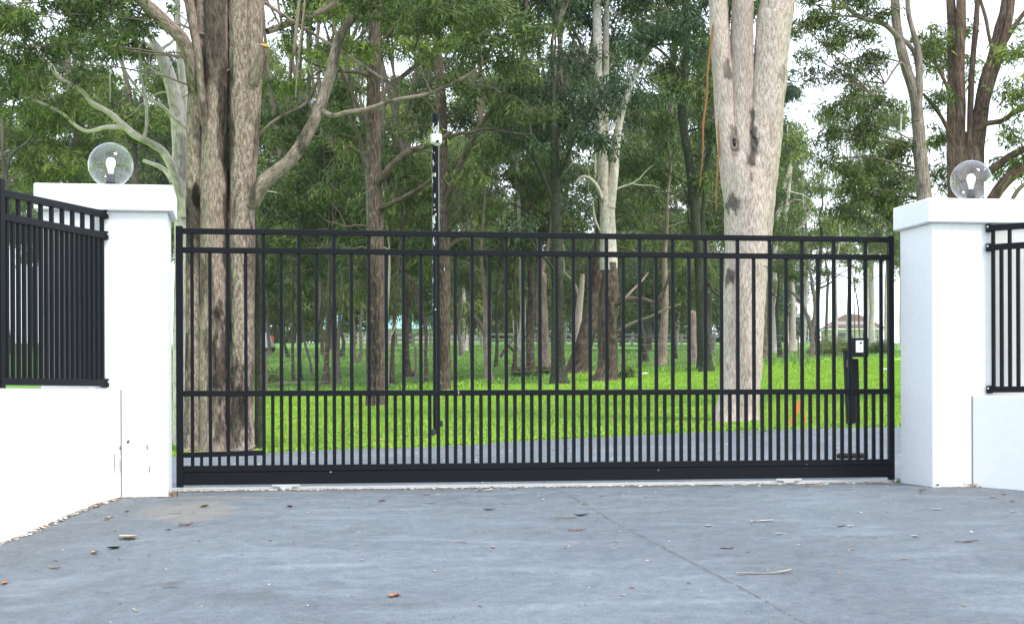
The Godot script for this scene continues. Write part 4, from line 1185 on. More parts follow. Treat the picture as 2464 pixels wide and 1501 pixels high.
	grow("gum_tree", "mossy green grey trunk with a dark side limb next to the three-stemmed pale gum", "", "mossy", Vector3(11.22, 1.25, -27.38), "mid", 14, 0.06, 1, 1.9, [
		["trunk", 0, -0.25, 0, 0.293, 0, 0, 0, 0.234, -0.02, 0.27, 0, 0.163, -0.06, 0.78, 0, 0.137, -0.12, 1.39, 0, 0.122, -0.18, 2.51, 0, 0.112, -0.24, 3.43, 0, 0.112, -0.31, 4.24, 0, 0.122, -0.37, 4.85, 0, 0.122, -0.51, 5.77, 0, 0.102, -0.59, 6.38, 0, 0.102, -0.52, 7.3, 0, 0.092, -0.45, 8.11, 0, 0.071, -0.4, 9.13, 0, 0.051, -0.34, 10.65, 0, 0.031],
		["limb", -0.31, 4.14, 0, 0.076, -0.13, 4.73, 0.2, 0.071, 0.01, 5.17, 0.3, 0.061, 0.1, 5.71, 0.4, 0.045],
		["limb", -0.12, 1.8, 0, 0.046, 0.01, 2.19, 0.2, 0.046, 0.13, 1.98, 0.3, 0.04, 0.29, 1.83, 0.4, 0.03],
		["limb", -0.55, 6.79, 0, 0.051, -0.73, 7.36, 0.2, 0.046, -1.05, 7.73, 0.4, 0.035, -1.46, 8.01, 0.5, 0.025],
	], [
		-0.5, 8.72, -0.99, 0.81, 0.56, -0.13, 8.15, -0.86, 0.61, 0.5, -0.85, 7.72, -0.92, 0.71, 0.45, -0.03, 7.04, 0.3, 0.56, 0.5, -1.03, 7.06, 0.2, 0.61, 0.4, 0.05, 5.81, 0.4, 0.45, 0.4, -0.78, 6.13, -0.87, 0.61, 0.46, -1.26, 8.41, 0.5, 0.7, 0.45, -0.49, 9.94, -1.23, 1.22, 0.71, 0.18, 4.72, 0.2, 0.4, 0.4, -0.08, 11.16, -1.35, 1.42, 0.81, -0.85, 13.92, -2.2, 1, 0.75, -1.3, 11.66, -2.26, 1.21, 1.03, 1.4, 10, -2.36, 1.11, 0.79
	], [], [6, 3.02, 7.6, 1.42])
	grow("gum_tree", "second mossy trunk close against the mossy green grey trunk, darker and straighter", "", "mossy", Vector3(11.44, 1.31, -28.67), "mid", 10, 0.06, 1, 1.9, [
		["trunk", 0, -0.26, 0, 0.171, 0, -0.01, 0, 0.136, -0.01, 0.45, 0, 0.1, -0.03, 1.4, 0, 0.089, -0.01, 2.55, 0, 0.079, 0.03, 3.5, 0, 0.073, 0.08, 4.34, 0, 0.052, 0.11, 4.81, 0, 0.042, 0.12, 5.28, 0, 0.032, 0.2, 5.76, 0, 0.021, 0.24, 6.23, 0, 0.01],
	], [
		0.51, 6.08, -0.75, 0.42, 0.28, 0.36, 5.49, -1.32, 0.46, 0.28, 0.02, 4.89, -0.81, 0.51, 0.36, 0.61, 4.32, -0.77, 0.43, 0.35, 0.85, 13.37, -3.14, 0.84, 0.67, 1.57, 11.58, -1.24, 1.12, 0.78, 1.53, 10.18, -1.76, 1.03, 0.63
	], [])
	grow("gum_tree", "pale brown snapped trunk with a thin dark regrowth fork on top", "", "fibrous_pale", Vector3(7.47, 1.17, -28.85), "mid", 10, 0.06, 1, 1.9, [
		["trunk", 0, -0.25, 0, 0.247, 0, 0, 0, 0.197, -0.05, 0.5, 0, 0.151, -0.07, 1.12, 0, 0.145, -0.1, 1.95, 0, 0.135, -0.1, 2.53, 0, 0.125, -0.08, 2.63, 0, 0.073],
		["limb", -0.13, 2.49, 0, 0.073, -0.06, 2.78, 0, 0.068, 0.01, 3.1, 0, 0.057, 0.11, 3.61, 0, 0.042, 0.19, 4.45, 0, 0.026],
		["limb", -0.06, 2.78, 0, 0.036, -0.17, 3.2, 0, 0.031, -0.23, 3.82, 0, 0.021],
	], [
		-0.39, 5.22, -0.84, 0.57, 0.41, -0.49, 4.81, 0.79, 0.46, 0.36, -0.15, 4.26, -0.83, 0.55, 0.45, 0.51, 3.83, -0.08, 0.46, 0.4, 1.27, 13.56, -2.25, 0.96, 0.68, -0.88, 12.05, -2.36, 1.18, 0.86, -0.61, 10.34, -2.39, 1.21, 1.03
	], [])
	grow("gum_tree", "slim white gum shedding bark between the dark gum and the gate bars", "", "smooth", Vector3(6.83, 1.12, -28.45), "fresh", 10, 0.06, 1, 1.9, [
		["trunk", 0, -0.25, 0, 0.154, 0, 0, 0, 0.123, -0.02, 0.43, 0, 0.082, -0.03, 0.94, 0, 0.072, 0, 1.56, 0, 0.067, -0.02, 2.18, 0, 0.062, -0.06, 3, 0, 0.051, -0.08, 3.61, 0, 0.046, -0.12, 5.25, 0, 0.041, -0.13, 6.79, 0, 0.026],
	], [
		0.11, 7.18, -0.73, 0.39, 0.31, -0.34, 7.1, -1.43, 0.47, 0.38, -0.71, 6.32, 0.8, 0.42, 0.26, -0.33, 6.25, -1.26, 0.46, 0.4, 0.36, 5.19, 1.09, 0.51, 0.43, 0.07, 13.49, -1.89, 0.9, 0.81, -0.55, 11.51, -2.03, 0.94, 0.65, -1.44, 9.92, -1.43, 1.15, 0.94
	], [-0.01, 0.33, 0.123, 0.308, 0.5], [4, 2.69, 6.28, 1.13])
	grow("gum_tree", "rough dark brown gum standing against the slim white gum", "", "fibrous", Vector3(6.93, 1.11, -27.98), "mid", 10, 0.06, 1, 1.9, [
		["trunk", 0, -0.25, 0, 0.178, 0, 0, 0, 0.142, 0, 0.33, 0, 0.107, 0, 1.15, 0, 0.096, 0.03, 1.76, 0, 0.091, 0.02, 2.67, 0, 0.081, 0.01, 3.58, 0, 0.071, 0.06, 4.7, 0, 0.061, 0.26, 5.71, 0, 0.041, 0.37, 6.73, 0, 0.025],
	], [
		0.02, 6.81, -0.78, 0.47, 0.41, -0.17, 6.58, -0.05, 0.43, 0.29, -0.54, 5.91, -0.39, 0.45, 0.33, 0.56, 5.26, -0.87, 0.62, 0.47, 0.87, 4.58, 1.12, 0.38, 0.32, 0.09, 4.08, -0.79, 0.48, 0.3, -0.59, 13.61, -2.82, 0.8, 0.48, 0.54, 11.05, -1.38, 1.05, 0.88, 0.45, 9.99, -2.01, 1.07, 0.87
	], [], [5, 2.16, 5.71, 1.22])
	grow("gum_tree", "short dark gum at the far edge of the grove beside the silver car", "gum trees standing in the paddock beyond the gate", "grey", Vector3(1.1, 2.32, -58.7), "mid", 8, 0.06, 1, 1.9, [
		["trunk", 0, -0.25, 0, 0.12, 0, 0.23, 0, 0.096, -0.03, 0.77, 0, 0.07, -0.08, 1.29, 0, 0.061, -0.03, 2.17, 0, 0.061, -0.04, 2.87, 0, 0.044, 0.1, 3.66, 0, 0.035, 0.21, 4.44, 0, 0.026, 0.27, 5.23, 0, 0.017, 0.2, 6.02, 0, 0.009],
	], [
		-0.89, 7.75, -0.64, 0.83, 0.54, -1.03, 7.04, -0.55, 0.79, 0.5, 0.13, 6.4, -0.99, 1.26, 0.81, -0.71, 5.21, 1.97, 0.95, 0.81, -1.23, 4.7, -0.63, 1.05, 0.66, -0.64, 3.91, 1.8, 1.19, 0.72, 0.09, 3.19, 0.11, 0.86, 0.52
	], [], [3, 1.82, 6.72, 1.66])
	grow("gum_tree", "thin grey gum rising from the shaded grass beyond the fallen log", "gum trees standing in the paddock beyond the gate", "grey", Vector3(1.59, 2.26, -57.36), "mid", 8, 0.06, 1, 1.9, [
		["trunk", 0, -0.25, 0, 0.075, 0, 0, 0, 0.06, 0.02, 1.13, 0, 0.043, 0.01, 2.17, 0, 0.052, 0.05, 3.28, 0, 0.041, 0.14, 4.4, 0, 0.031, 0.01, 5.52, 0, 0.021, 0.06, 6.63, 0, 0.01],
	], [
		0.87, 7.94, 1.12, 0.85, 0.64, 1.01, 7.29, 1.41, 0.87, 0.78, 0.65, 6.59, 0.07, 1.19, 0.8, -1.35, 6.31, -0.96, 0.8, 0.55, 0.16, 5.18, 1.95, 1.23, 1.08, -0.88, 4.72, -1.21, 0.98, 0.65, 1.04, 4.36, -0.08, 1.1, 0.93
	], [])
	grow("gum_tree", "curved dark sapling leaning past the far paddock rails", "gum trees standing in the paddock beyond the gate", "mossy", Vector3(1.8, 2.22, -56.56), "mid", 8, 0.06, 1, 1.9, [
		["trunk", 0, -0.25, 0, 0.106, 0, 0.19, 0, 0.085, -0.12, 0.63, 0, 0.051, -0.17, 1.14, 0, 0.043, -0.15, 1.82, 0, 0.034, -0.24, 2.67, 0, 0.027, -0.11, 3.52, 0, 0.02, -0.01, 4.37, 0, 0.014, -0.11, 5.22, 0, 0.007],
	], [
		0.34, 5.62, -1.29, 1.19, 0.88, 0.58, 4.71, -0.42, 0.94, 0.84, 0.24, 4.17, -1.49, 1.28, 0.83
	], [])
	grow("gum_tree", "narrow brown gum straight up behind the fallen log", "gum trees standing in the paddock beyond the gate", "fibrous", Vector3(1.28, 1.02, -31.12), "mid", 8, 0.06, 1, 1.9, [
		["trunk", 0, -0.25, 0, 0.08, 0, 0, 0, 0.064, -0.02, 0.27, 0, 0.043, -0.02, 0.8, 0, 0.037, -0.02, 1.55, 0, 0.037, -0.01, 2.41, 0, 0.032, -0.01, 3.05, 0, 0.032, -0.1, 3.75, 0, 0.026, -0.04, 4.44, 0, 0.019, -0.1, 5.14, 0, 0.013, -0.11, 5.83, 0, 0.006],
	], [
		0.28, 6.78, 0.19, 0.79, 0.56, 0.77, 6.56, 0.11, 0.48, 0.39, 0.46, 5.86, -1.16, 0.64, 0.54, -0.55, 5.59, -0.96, 0.59, 0.46, 0.63, 4.87, -0.17, 0.53, 0.37, -0.13, 4.24, 0.01, 0.77, 0.68, -0.97, 3.86, -1.27, 0.67, 0.49, 0.37, 13.87, -1.67, 0.9, 0.67, -1.69, 12.87, -1.37, 0.88, 0.73, 0.83, 10.59, -2.08, 1, 0.83
	], [], [3, 2.84, 6.58, 1.02])
	grow("gum_tree", "narrow dark gum by the sawn end of the fallen log", "gum trees standing in the paddock beyond the gate", "mossy", Vector3(1.46, 1.01, -30.74), "mid", 8, 0.06, 1, 1.9, [
		["trunk", 0, -0.25, 0, 0.093, 0, 0, 0, 0.074, -0.02, 0.28, 0, 0.048, -0.03, 0.7, 0, 0.037, -0.01, 1.34, 0, 0.037, -0.02, 1.76, 0, 0.032, -0.02, 2.4, 0, 0.032, -0.08, 3.19, 0, 0.025, -0.16, 3.99, 0, 0.019, -0.13, 4.79, 0, 0.013, -0.07, 5.58, 0, 0.006],
	], [
		-0.26, 6.26, 0.22, 0.65, 0.49, -0.03, 5.88, -0.89, 0.52, 0.35, 0.29, 5.02, 1.65, 0.61, 0.51, 0.09, 4.77, 0.77, 0.66, 0.5, 0.05, 4.26, 0.8, 0.64, 0.56, -0.16, 3.49, 1.77, 0.75, 0.57, -0.87, 3.3, -1.71, 0.54, 0.4, -0.52, 14.57, -2.34, 0.96, 0.67, -1.89, 12.55, -3.12, 1.32, 1.01, -0.02, 11.31, -2.31, 1.23, 1.08
	], [], [3, 2.4, 6.01, 1.01])
	grow("gum_tree", "bent sapling bowing sideways out of a forked clump", "gum trees standing in the paddock beyond the gate", "grey", Vector3(1.92, 1.25, -35.12), "mid", 8, 0.06, 1, 1.9, [
		["trunk", 0, -0.25, 0, 0.051, 0, 0, 0, 0.041, -0.06, 0.45, 0, 0.035, -0.16, 0.8, 0, 0.035, -0.23, 1.09, 0, 0.035, -0.29, 1.38, 0, 0.029, -0.31, 1.97, 0, 0.023, -0.31, 2.5, 0, 0.019, -0.35, 3.02, 0, 0.014, -0.42, 3.55, 0, 0.009, -0.46, 4.08, 0, 0.005],
	], [
		-0.09, 4.59, -1.43, 0.6, 0.48, -0.85, 3.78, -0.41, 0.87, 0.77, 0.25, 3.28, -0.27, 0.88, 0.57, 0.22, 15.77, -1.24, 1.08, 0.95, -1.78, 13.7, -2.78, 1.13, 0.89, -2.18, 12.34, -2.96, 0.9, 0.72
	], [])
	grow("gum_tree", "small far trunk seen past the bowing sapling", "gum trees standing in the paddock beyond the gate", "grey", Vector3(2.81, 1.96, -51.39), "mid", 8, 0.06, 1, 1.9, [
		["trunk", 0, -0.25, 0, 0.069, 0, 0, 0, 0.055, -0.03, 0.73, 0, 0.039, -0.03, 1.51, 0, 0.039, 0.07, 2.62, 0, 0.032, 0, 3.72, 0, 0.024, -0.09, 4.82, 0, 0.016, 0.03, 5.93, 0, 0.008],
	], [
		-0.1, 6.73, -1.93, 0.74, 0.54, 0.24, 5.57, 1.94, 0.97, 0.6, -1.19, 4.56, -1.84, 1.2, 0.82, -0.68, 3.25, 1.65, 0.82, 0.59
	], [])
	grow("gum_tree", "small stout far trunk below a hanging branch", "gum trees standing in the paddock beyond the gate", "fibrous", Vector3(3.39, 2.43, -60.36), "mid", 8, 0.06, 1, 1.9, [
		["trunk", 0, -0.25, 0, 0.112, 0, 0.27, 0, 0.09, -0.02, 1.08, 0, 0.063, -0.01, 1.62, 0, 0.054, 0, 2.93, 0, 0.043, -0.08, 4.23, 0, 0.032, -0.2, 5.54, 0, 0.022, -0.31, 6.84, 0, 0.011],
	], [
		-1, 7.49, 0.75, 1.18, 0.73, 1.31, 6.33, 1.21, 0.83, 0.66, -1.19, 5.58, -0.18, 1.28, 1.1, 1, 4.15, -1.48, 1.13, 0.77
	], [])
	grow("gum_tree", "flared grey brown gum widening into a broad foot", "gum trees standing in the paddock beyond the gate", "fibrous", Vector3(1.96, 0.91, -28.27), "mid", 8, 0.06, 1, 1.9, [
		["trunk", 0, -0.25, 0, 0.188, 0, 0, 0, 0.15, 0.01, 0.29, 0, 0.095, 0.02, 0.54, 0, 0.07, 0.04, 0.94, 0, 0.06, 0.07, 1.54, 0, 0.055, 0.09, 2.15, 0, 0.05, 0.11, 2.95, 0, 0.045, 0.11, 3.72, 0, 0.036, 0.09, 4.5, 0, 0.027, 0.01, 5.28, 0, 0.018, -0.05, 6.06, 0, 0.009],
	], [
		-0.04, 6.7, -0.8, 0.5, 0.34, -0.6, 6.56, -1.93, 0.63, 0.44, 0.35, 5.91, -1.24, 0.47, 0.36, -0.51, 5.13, -0.94, 0.74, 0.62, 0.04, 4.46, -0.91, 0.69, 0.52, 0.67, 3.75, 0.54, 0.55, 0.44, 0.87, 13.21, -3.16, 0.82, 0.52, 0.44, 11.86, -3.1, 0.89, 0.59, 0.83, 10.12, -3.03, 1.13, 0.93
	], [], [3, 3.15, 6.36, 0.95])
	grow("gum_tree", "twin-stemmed grey gum just past the flared brown one", "gum trees standing in the paddock beyond the gate", "grey", Vector3(2.29, 0.92, -28.22), "mid", 8, 0.06, 1, 1.9, [
		["trunk", 0, -0.25, 0, 0.113, 0, 0, 0, 0.09, -0.06, 0.33, 0, 0.05, -0.09, 0.73, 0, 0.04, -0.1, 1.33, 0, 0.04, -0.1, 1.94, 0, 0.04, -0.16, 2.89, 0, 0.032, -0.14, 3.84, 0, 0.024, -0.14, 4.79, 0, 0.016, -0.09, 5.74, 0, 0.008],
		["stem", -0.01, 0.25, 0, 0.055, -0.03, 0.73, 0, 0.04, -0.01, 1.33, 0, 0.04, 0.03, 1.93, 0, 0.035, 0.09, 2.74, 0, 0.025],
	], [
		-0.65, 6.96, -1.66, 0.7, 0.46, 0.06, 6.04, -1.03, 0.73, 0.5, -0.72, 5.75, -0.95, 0.6, 0.44, 0.17, 4.63, 1.86, 0.71, 0.48, -0.86, 4.65, -0.1, 0.56, 0.4, -0.19, 4.17, -0.94, 0.52, 0.31, -0.88, 3.82, -0.78, 0.58, 0.35, -0.37, 13.5, -2.69, 1.12, 0.99, -1.71, 11.21, -1.9, 1.11, 0.67, -0.89, 10.02, -2.87, 0.81, 0.66
	], [], [3, 2.74, 6.15, 0.95])
	grow("gum_tree", "dark crooked far gum before the pale green shed", "gum trees standing in the paddock beyond the gate", "mossy", Vector3(3.97, 2.22, -56.21), "mid", 8, 0.06, 1, 1.9, [
		["trunk", 0, -0.25, 0, 0.181, 0, 0.16, 0, 0.145, 0.09, 0.53, 0, 0.076, 0.07, 0.87, 0, 0.068, 0, 1.21, 0, 0.068, 0.06, 1.64, 0, 0.051, 0.22, 2.7, 0, 0.041, 0.29, 3.76, 0, 0.031, 0.44, 4.83, 0, 0.02, 0.51, 5.89, 0, 0.01],
	], [
		0.98, 6.37, -0.7, 1.14, 0.82, 0.47, 5.24, -1.82, 0.86, 0.68, 0.51, 4.1, 1.25, 1.2, 0.98, 0.2, 3.67, 1.22, 1.01, 0.86
	], [])
	grow("gum_tree", "pair of thin trunks joined at the foot near the pale green shed", "gum trees standing in the paddock beyond the gate", "grey", Vector3(3.91, 1.77, -46.04), "mid", 8, 0.06, 1, 1.9, [
		["trunk", 0, -0.25, 0, 0.145, 0, 0, 0, 0.116, -0.09, 0.46, 0, 0.058, -0.08, 1.19, 0, 0.051, -0.17, 2.42, 0, 0.041, -0.23, 3.65, 0, 0.03, -0.16, 4.88, 0, 0.02, -0.21, 6.11, 0, 0.01],
		["stem", 0.01, 0.03, 0, 0.065, 0.15, 0.46, 0, 0.058, 0.13, 1.04, 0, 0.051, 0.18, 2.06, 0, 0.036],
	], [
		-1.15, 6.67, -0.56, 0.76, 0.49, 0.11, 6.21, 0.5, 1.01, 0.79, -1.03, 5.29, 0.99, 0.85, 0.71, 0.36, 4.78, 0.95, 0.87, 0.54, -0.7, 4.52, -1.18, 0.7, 0.57, -0.1, 3.57, -0.08, 1.08, 0.77, 0.03, 3.11, -1.69, 1.01, 0.8
	], [], [3, 1.91, 6.11, 1.38])
	grow("gum_tree", "grey gum with a bent side limb beside the tall straight brown gum", "gum trees standing in the paddock beyond the gate", "pale", Vector3(3.28, 0.88, -26.59), "mid", 8, 0.06, 1, 1.9, [
		["trunk", 0, -0.25, 0, 0.091, 0, 0, 0, 0.072, 0.02, 0.43, 0, 0.043, 0.02, 1.11, 0, 0.043, 0.02, 1.69, 0, 0.034, 0.08, 2.51, 0, 0.027, 0.08, 3.33, 0, 0.02, -0.01, 4.15, 0, 0.014, -0.09, 4.98, 0, 0.007],
		["limb", 0.02, 1.11, 0, 0.024, 0.16, 1.3, 0, 0.019, 0.26, 1.55, 0, 0.019],
	], [
		-0.54, 5.77, 0.69, 0.43, 0.29, -0.29, 5.38, -0.14, 0.63, 0.48, 0.71, 4.72, 1.91, 0.45, 0.29, 0.11, 4.11, 1.87, 0.42, 0.35, -0.5, 4.17, -1.16, 0.53, 0.47, -0.05, 3.67, -1.47, 0.49, 0.44, 0.52, 3.05, -1.07, 0.6, 0.49, -1.47, 12.57, -2.05, 0.96, 0.68, -1.26, 11.66, -2.47, 1.06, 0.89, -0.35, 9.62, -1.63, 1.02, 0.73
	], [], [3, 2.27, 5.56, 0.92])
	grow("gum_tree", "dark brown gum pressed between the grey gum and the flared stump", "gum trees standing in the paddock beyond the gate", "fibrous", Vector3(3.44, 0.89, -26.67), "mid", 8, 0.06, 1, 1.9, [
		["trunk", 0, -0.25, 0, 0.109, 0, 0, 0, 0.087, -0.01, 0.52, 0, 0.048, 0.01, 1.01, 0, 0.048, 0.04, 1.49, 0, 0.039, 0.1, 2.46, 0, 0.031, 0.19, 3.43, 0, 0.023, 0.28, 4.4, 0, 0.015, 0.3, 5.37, 0, 0.008],
	], [
		-0.28, 6.21, -0.62, 0.58, 0.37, -0.54, 5.49, 1.36, 0.66, 0.54, 0.31, 5.42, -0.84, 0.72, 0.63, 0.75, 4.81, -0.56, 0.56, 0.43, -0.49, 4.09, 1.34, 0.5, 0.31, -0.31, 3.82, 0.04, 0.71, 0.48, 0.78, 3.27, 1.25, 0.53, 0.46, 0.02, 12.8, -3.08, 1.13, 0.78, 0.88, 10.86, -1.99, 1.07, 0.75, 0.16, 9.38, -2.34, 1.14, 0.79
	], [], [3, 2.46, 5.75, 0.92])
	grow("gum_tree", "broad-footed brown gum with a stubby side shoot", "gum trees standing in the paddock beyond the gate", "fibrous", Vector3(4.14, 1.08, -30.25), "mid", 8, 0.06, 1, 1.9, [
		["trunk", 0, -0.25, 0, 0.252, 0, 0, 0, 0.201, -0.02, 0.24, 0, 0.127, -0.03, 0.51, 0, 0.101, -0.04, 0.93, 0, 0.085, -0.04, 1.57, 0, 0.074, -0.01, 2.1, 0, 0.074, -0.05, 3.05, 0, 0.059, -0.11, 4.01, 0, 0.045, -0.13, 4.96, 0, 0.03, -0.2, 5.92, 0, 0.015],
		["side_shoot", 0.11, 0.14, 0, 0.042, 0.19, 0.26, 0, 0.032, 0.21, 0.4, 0, 0.021],
	], [
		0.43, 6.58, 1.01, 0.48, 0.35, -0.84, 6.39, -1.49, 0.59, 0.52, -0.19, 5.34, -0.84, 0.56, 0.46, -0.35, 5.14, -0.92, 0.69, 0.53, -0.47, 4.5, -0.82, 0.53, 0.46, 0.72, 3.97, -1.44, 0.79, 0.58, 0.55, 13.3, -1.41, 0.98, 0.76, -1.79, 12, -2.35, 0.95, 0.64, 1.2, 10.38, -1.53, 1.21, 0.74
	], [], [3, 2.73, 6.55, 1.01])
	grow("gum_tree", "slender gum sweeping back in a long curve into the leaves", "gum trees standing in the paddock beyond the gate", "fibrous", Vector3(4.26, 0.94, -26.99), "mid", 8, 0.06, 1, 1.9, [
		["trunk", 0, -0.25, 0, 0.092, 0, 0, 0, 0.073, 0.01, 0.28, 0, 0.049, -0.01, 0.77, 0, 0.039, 0.01, 1.17, 0, 0.039, -0.04, 1.56, 0, 0.049, -0.12, 1.8, 0, 0.059, -0.26, 2.25, 0, 0.059, -0.38, 2.54, 0, 0.044, -0.58, 2.74, 0, 0.034, -0.75, 3.06, 0, 0.027, -0.86, 3.37, 0, 0.021, -0.83, 3.69, 0, 0.014, -0.81, 4.01, 0, 0.007],
	], [
		-0.41, 4.72, 1, 0.5, 0.44, -0.58, 4.36, -0.65, 0.57, 0.41, 0.11, 3.93, 0.01, 0.52, 0.33, -1.07, 3.32, -1.01, 0.71, 0.49, 0.17, 12.57, -1.5, 1.14, 0.78, 1.18, 11.43, -3.03, 1.1, 0.77, -0.96, 9.73, -1.34, 1.11, 0.91
	], [])
	grow("gum_tree", "small far trunk in front of the red-roofed shed", "gum trees standing in the paddock beyond the gate", "grey", Vector3(8.8, 2.25, -55.43), "mid", 8, 0.06, 1, 1.9, [
		["trunk", 0, -0.25, 0, 0.106, 0, 0.35, 0, 0.085, -0.05, 0.91, 0, 0.068, -0.06, 1.25, 0, 0.06, -0.05, 2.49, 0, 0.048, 0.02, 3.72, 0, 0.036, 0, 4.95, 0, 0.024, 0.01, 6.18, 0, 0.012],
	], [
		-1.16, 6.31, 1.58, 0.76, 0.62, -1.24, 5.56, 1.71, 1.04, 0.74, 1.13, 4.46, -1.56, 1.23, 0.83, 0.43, 3.74, 0.89, 1.02, 0.9
	], [])
	grow("gum_tree", "thin dark far gum past the red-roofed shed", "gum trees standing in the paddock beyond the gate", "fibrous", Vector3(7.91, 1.82, -45.39), "mid", 8, 0.06, 1, 1.9, [
		["trunk", 0, -0.25, 0, 0.1, 0, 0, 0, 0.08, -0.06, 0.54, 0, 0.058, -0.07, 0.97, 0, 0.051, 0.03, 2.24, 0, 0.041, -0.05, 3.51, 0, 0.03, -0.18, 4.77, 0, 0.02, -0.22, 6.04, 0, 0.01],
	], [
		-0.61, 7.04, 0.58, 0.98, 0.86, -0.56, 6.27, 0.79, 0.7, 0.55, -0.01, 5.89, -0.45, 0.69, 0.53, -1.12, 5.19, -0.16, 0.92, 0.63, 0.77, 4.27, -1.06, 0.95, 0.7, 0.35, 4.08, -1.91, 1.1, 0.76, -0.22, 3.12, 0.67, 0.93, 0.63
	], [], [3, 1.98, 6.33, 1.38])
	grow("gum_tree", "pale straight gum with a dark fork at shoulder height", "gum trees standing in the paddock beyond the gate", "fibrous_pale", Vector3(5.77, 1.01, -26.9), "mid", 8, 0.06, 1, 1.9, [
		["trunk", 0, -0.25, 0, 0.172, 0, 0, 0, 0.138, -0.04, 0.27, 0, 0.093, -0.06, 0.61, 0, 0.084, -0.09, 0.91, 0, 0.069, -0.09, 1.4, 0, 0.059, -0.12, 1.99, 0, 0.049, -0.2, 3.02, 0, 0.039, -0.13, 4.05, 0, 0.03, -0.1, 5.09, 0, 0.02, -0.18, 6.12, 0, 0.01],
		["limb", -0.09, 1.1, 0, 0.059, -0.2, 1.29, 0.2, 0.054, -0.27, 1.48, 0.3, 0.044, -0.42, 1.62, 0.5, 0.034, -0.5, 1.86, 0.6, 0.024],
	], [
		-0.52, 6.5, -0.88, 0.63, 0.53, 0.58, 5.89, 1.28, 0.49, 0.34, 0.29, 5.41, 1.81, 0.48, 0.33, -0.5, 4.95, 0.66, 0.49, 0.36, -0.23, 4.09, -0.78, 0.46, 0.31, -0.71, 3.94, 1.59, 0.44, 0.32, 0.62, 3.33, -0.68, 0.67, 0.59, 0.56, 13.7, -2.79, 1.05, 0.78, 0.91, 12.12, -3.02, 1.13, 0.84, -0.82, 9.4, -1.41, 1.1, 0.85
	], [], [3, 2.58, 6.32, 0.93])
	grow("gum_tree", "dark charred double trunk behind the pale straight gum", "gum trees standing in the paddock beyond the gate", "mossy", Vector3(7.58, 1.51, -37.95), "mid", 8, 0.06, 1, 1.9, [
		["trunk", 0, -0.25, 0, 0.111, 0, 0, 0, 0.088, 0.03, 0.38, 0, 0.057, 0.05, 0.88, 0, 0.051, 0.04, 2.15, 0, 0.04, 0.17, 3.41, 0, 0.03, 0.21, 4.68, 0, 0.02, 0.16, 5.94, 0, 0.01],
	], [
		-0.18, 6.9, -1.32, 0.73, 0.51, -0.23, 6.64, -1.51, 0.69, 0.62, -0.18, 5.21, 1.29, 0.63, 0.53, 0.03, 4.83, 1.68, 0.57, 0.4, 0.82, 4.58, -0.36, 0.71, 0.43, -0.85, 3.81, -1.75, 0.89, 0.54, 0.53, 3.05, -0.64, 0.67, 0.59
	], [], [3, 2.15, 6.32, 1.2])
	grow("gum_tree", "rusty brown gum with a flared foot by the slim white gum", "gum trees standing in the paddock beyond the gate", "fibrous", Vector3(6.63, 1.13, -28.79), "mid", 8, 0.06, 1, 1.9, [
		["trunk", 0, -0.25, 0, 0.129, 0, 0, 0, 0.103, 0.03, 0.23, 0, 0.067, 0.05, 0.54, 0, 0.052, 0.07, 0.95, 0, 0.041, 0.07, 1.57, 0, 0.036, 0.04, 2.6, 0, 0.029, 0.13, 3.64, 0, 0.022, 0.21, 4.67, 0, 0.014, 0.3, 5.71, 0, 0.007],
		["limb", 0.06, 0.64, 0, 0.031, -0.12, 0.85, 0, 0.031, -0.3, 0.54, 0, 0.026],
	], [
		-0.26, 5.83, 1.02, 0.55, 0.33, 0.79, 5.55, -1.06, 0.68, 0.41, 0.8, 5.21, -1, 0.78, 0.56, 0.72, 4.45, 1.21, 0.6, 0.39, 0.51, 4.04, -0.94, 0.73, 0.57, 0.53, 3.76, -1.21, 0.59, 0.37, -0.6, 2.95, 0.21, 0.54, 0.33, -0.04, 13.37, -2.82, 1.06, 0.82, 0.68, 12.39, -2.07, 0.87, 0.61, -1.1, 10.24, -1.21, 1.02, 0.63
	], [], [3, 2.19, 5.71, 0.98])
	grow("gum_tree", "low leaning dead stem among the dark trunks", "gum trees standing in the paddock beyond the gate", "grey", Vector3(9.52, 2.06, -49.94), "mid", 8, 0.06, 1, 1.9, [
		["trunk", 0, -0.25, 0, 0.078, 0, 0, 0, 0.063, 0.19, 0.36, 0, 0.055, 0.44, 0.67, 0, 0.047, 0.71, 0.99, 0, 0.039],
	], [
	], [])
	grow("gum_tree", "brown grey gum flaring at its base past the hollow stocking gum", "gum trees standing in the paddock beyond the gate", "fibrous_pale", Vector3(11.37, 1.43, -32.47), "mid", 8, 0.06, 1, 1.9, [
		["trunk", 0, -0.25, 0, 0.257, 0, 0, 0, 0.206, 0.02, 0.32, 0, 0.137, 0.06, 0.78, 0, 0.114, 0.1, 1.58, 0, 0.103, 0.12, 2.26, 0, 0.08, 0.1, 3.06, 0, 0.069, 0.16, 3.89, 0, 0.055, 0.18, 4.72, 0, 0.041, 0.28, 5.55, 0, 0.027, 0.2, 6.38, 0, 0.014],
	], [
		-0.64, 6.86, 0.84, 0.53, 0.4, -0.09, 6.24, -0.85, 0.59, 0.46, 0.26, 5.45, -0.97, 0.78, 0.5, 0, 5.44, -1.2, 0.73, 0.6, -0.51, 4.69, 0.31, 0.59, 0.51, 1.07, 4.23, -1.07, 0.67, 0.5, 0.78, 15.21, -2.89, 0.93, 0.78, 0.38, 13.08, -3.13, 1.07, 0.65, 0.21, 10.51, -2.68, 1.36, 1.05
	], [], [3, 3.07, 6.5, 1.09])
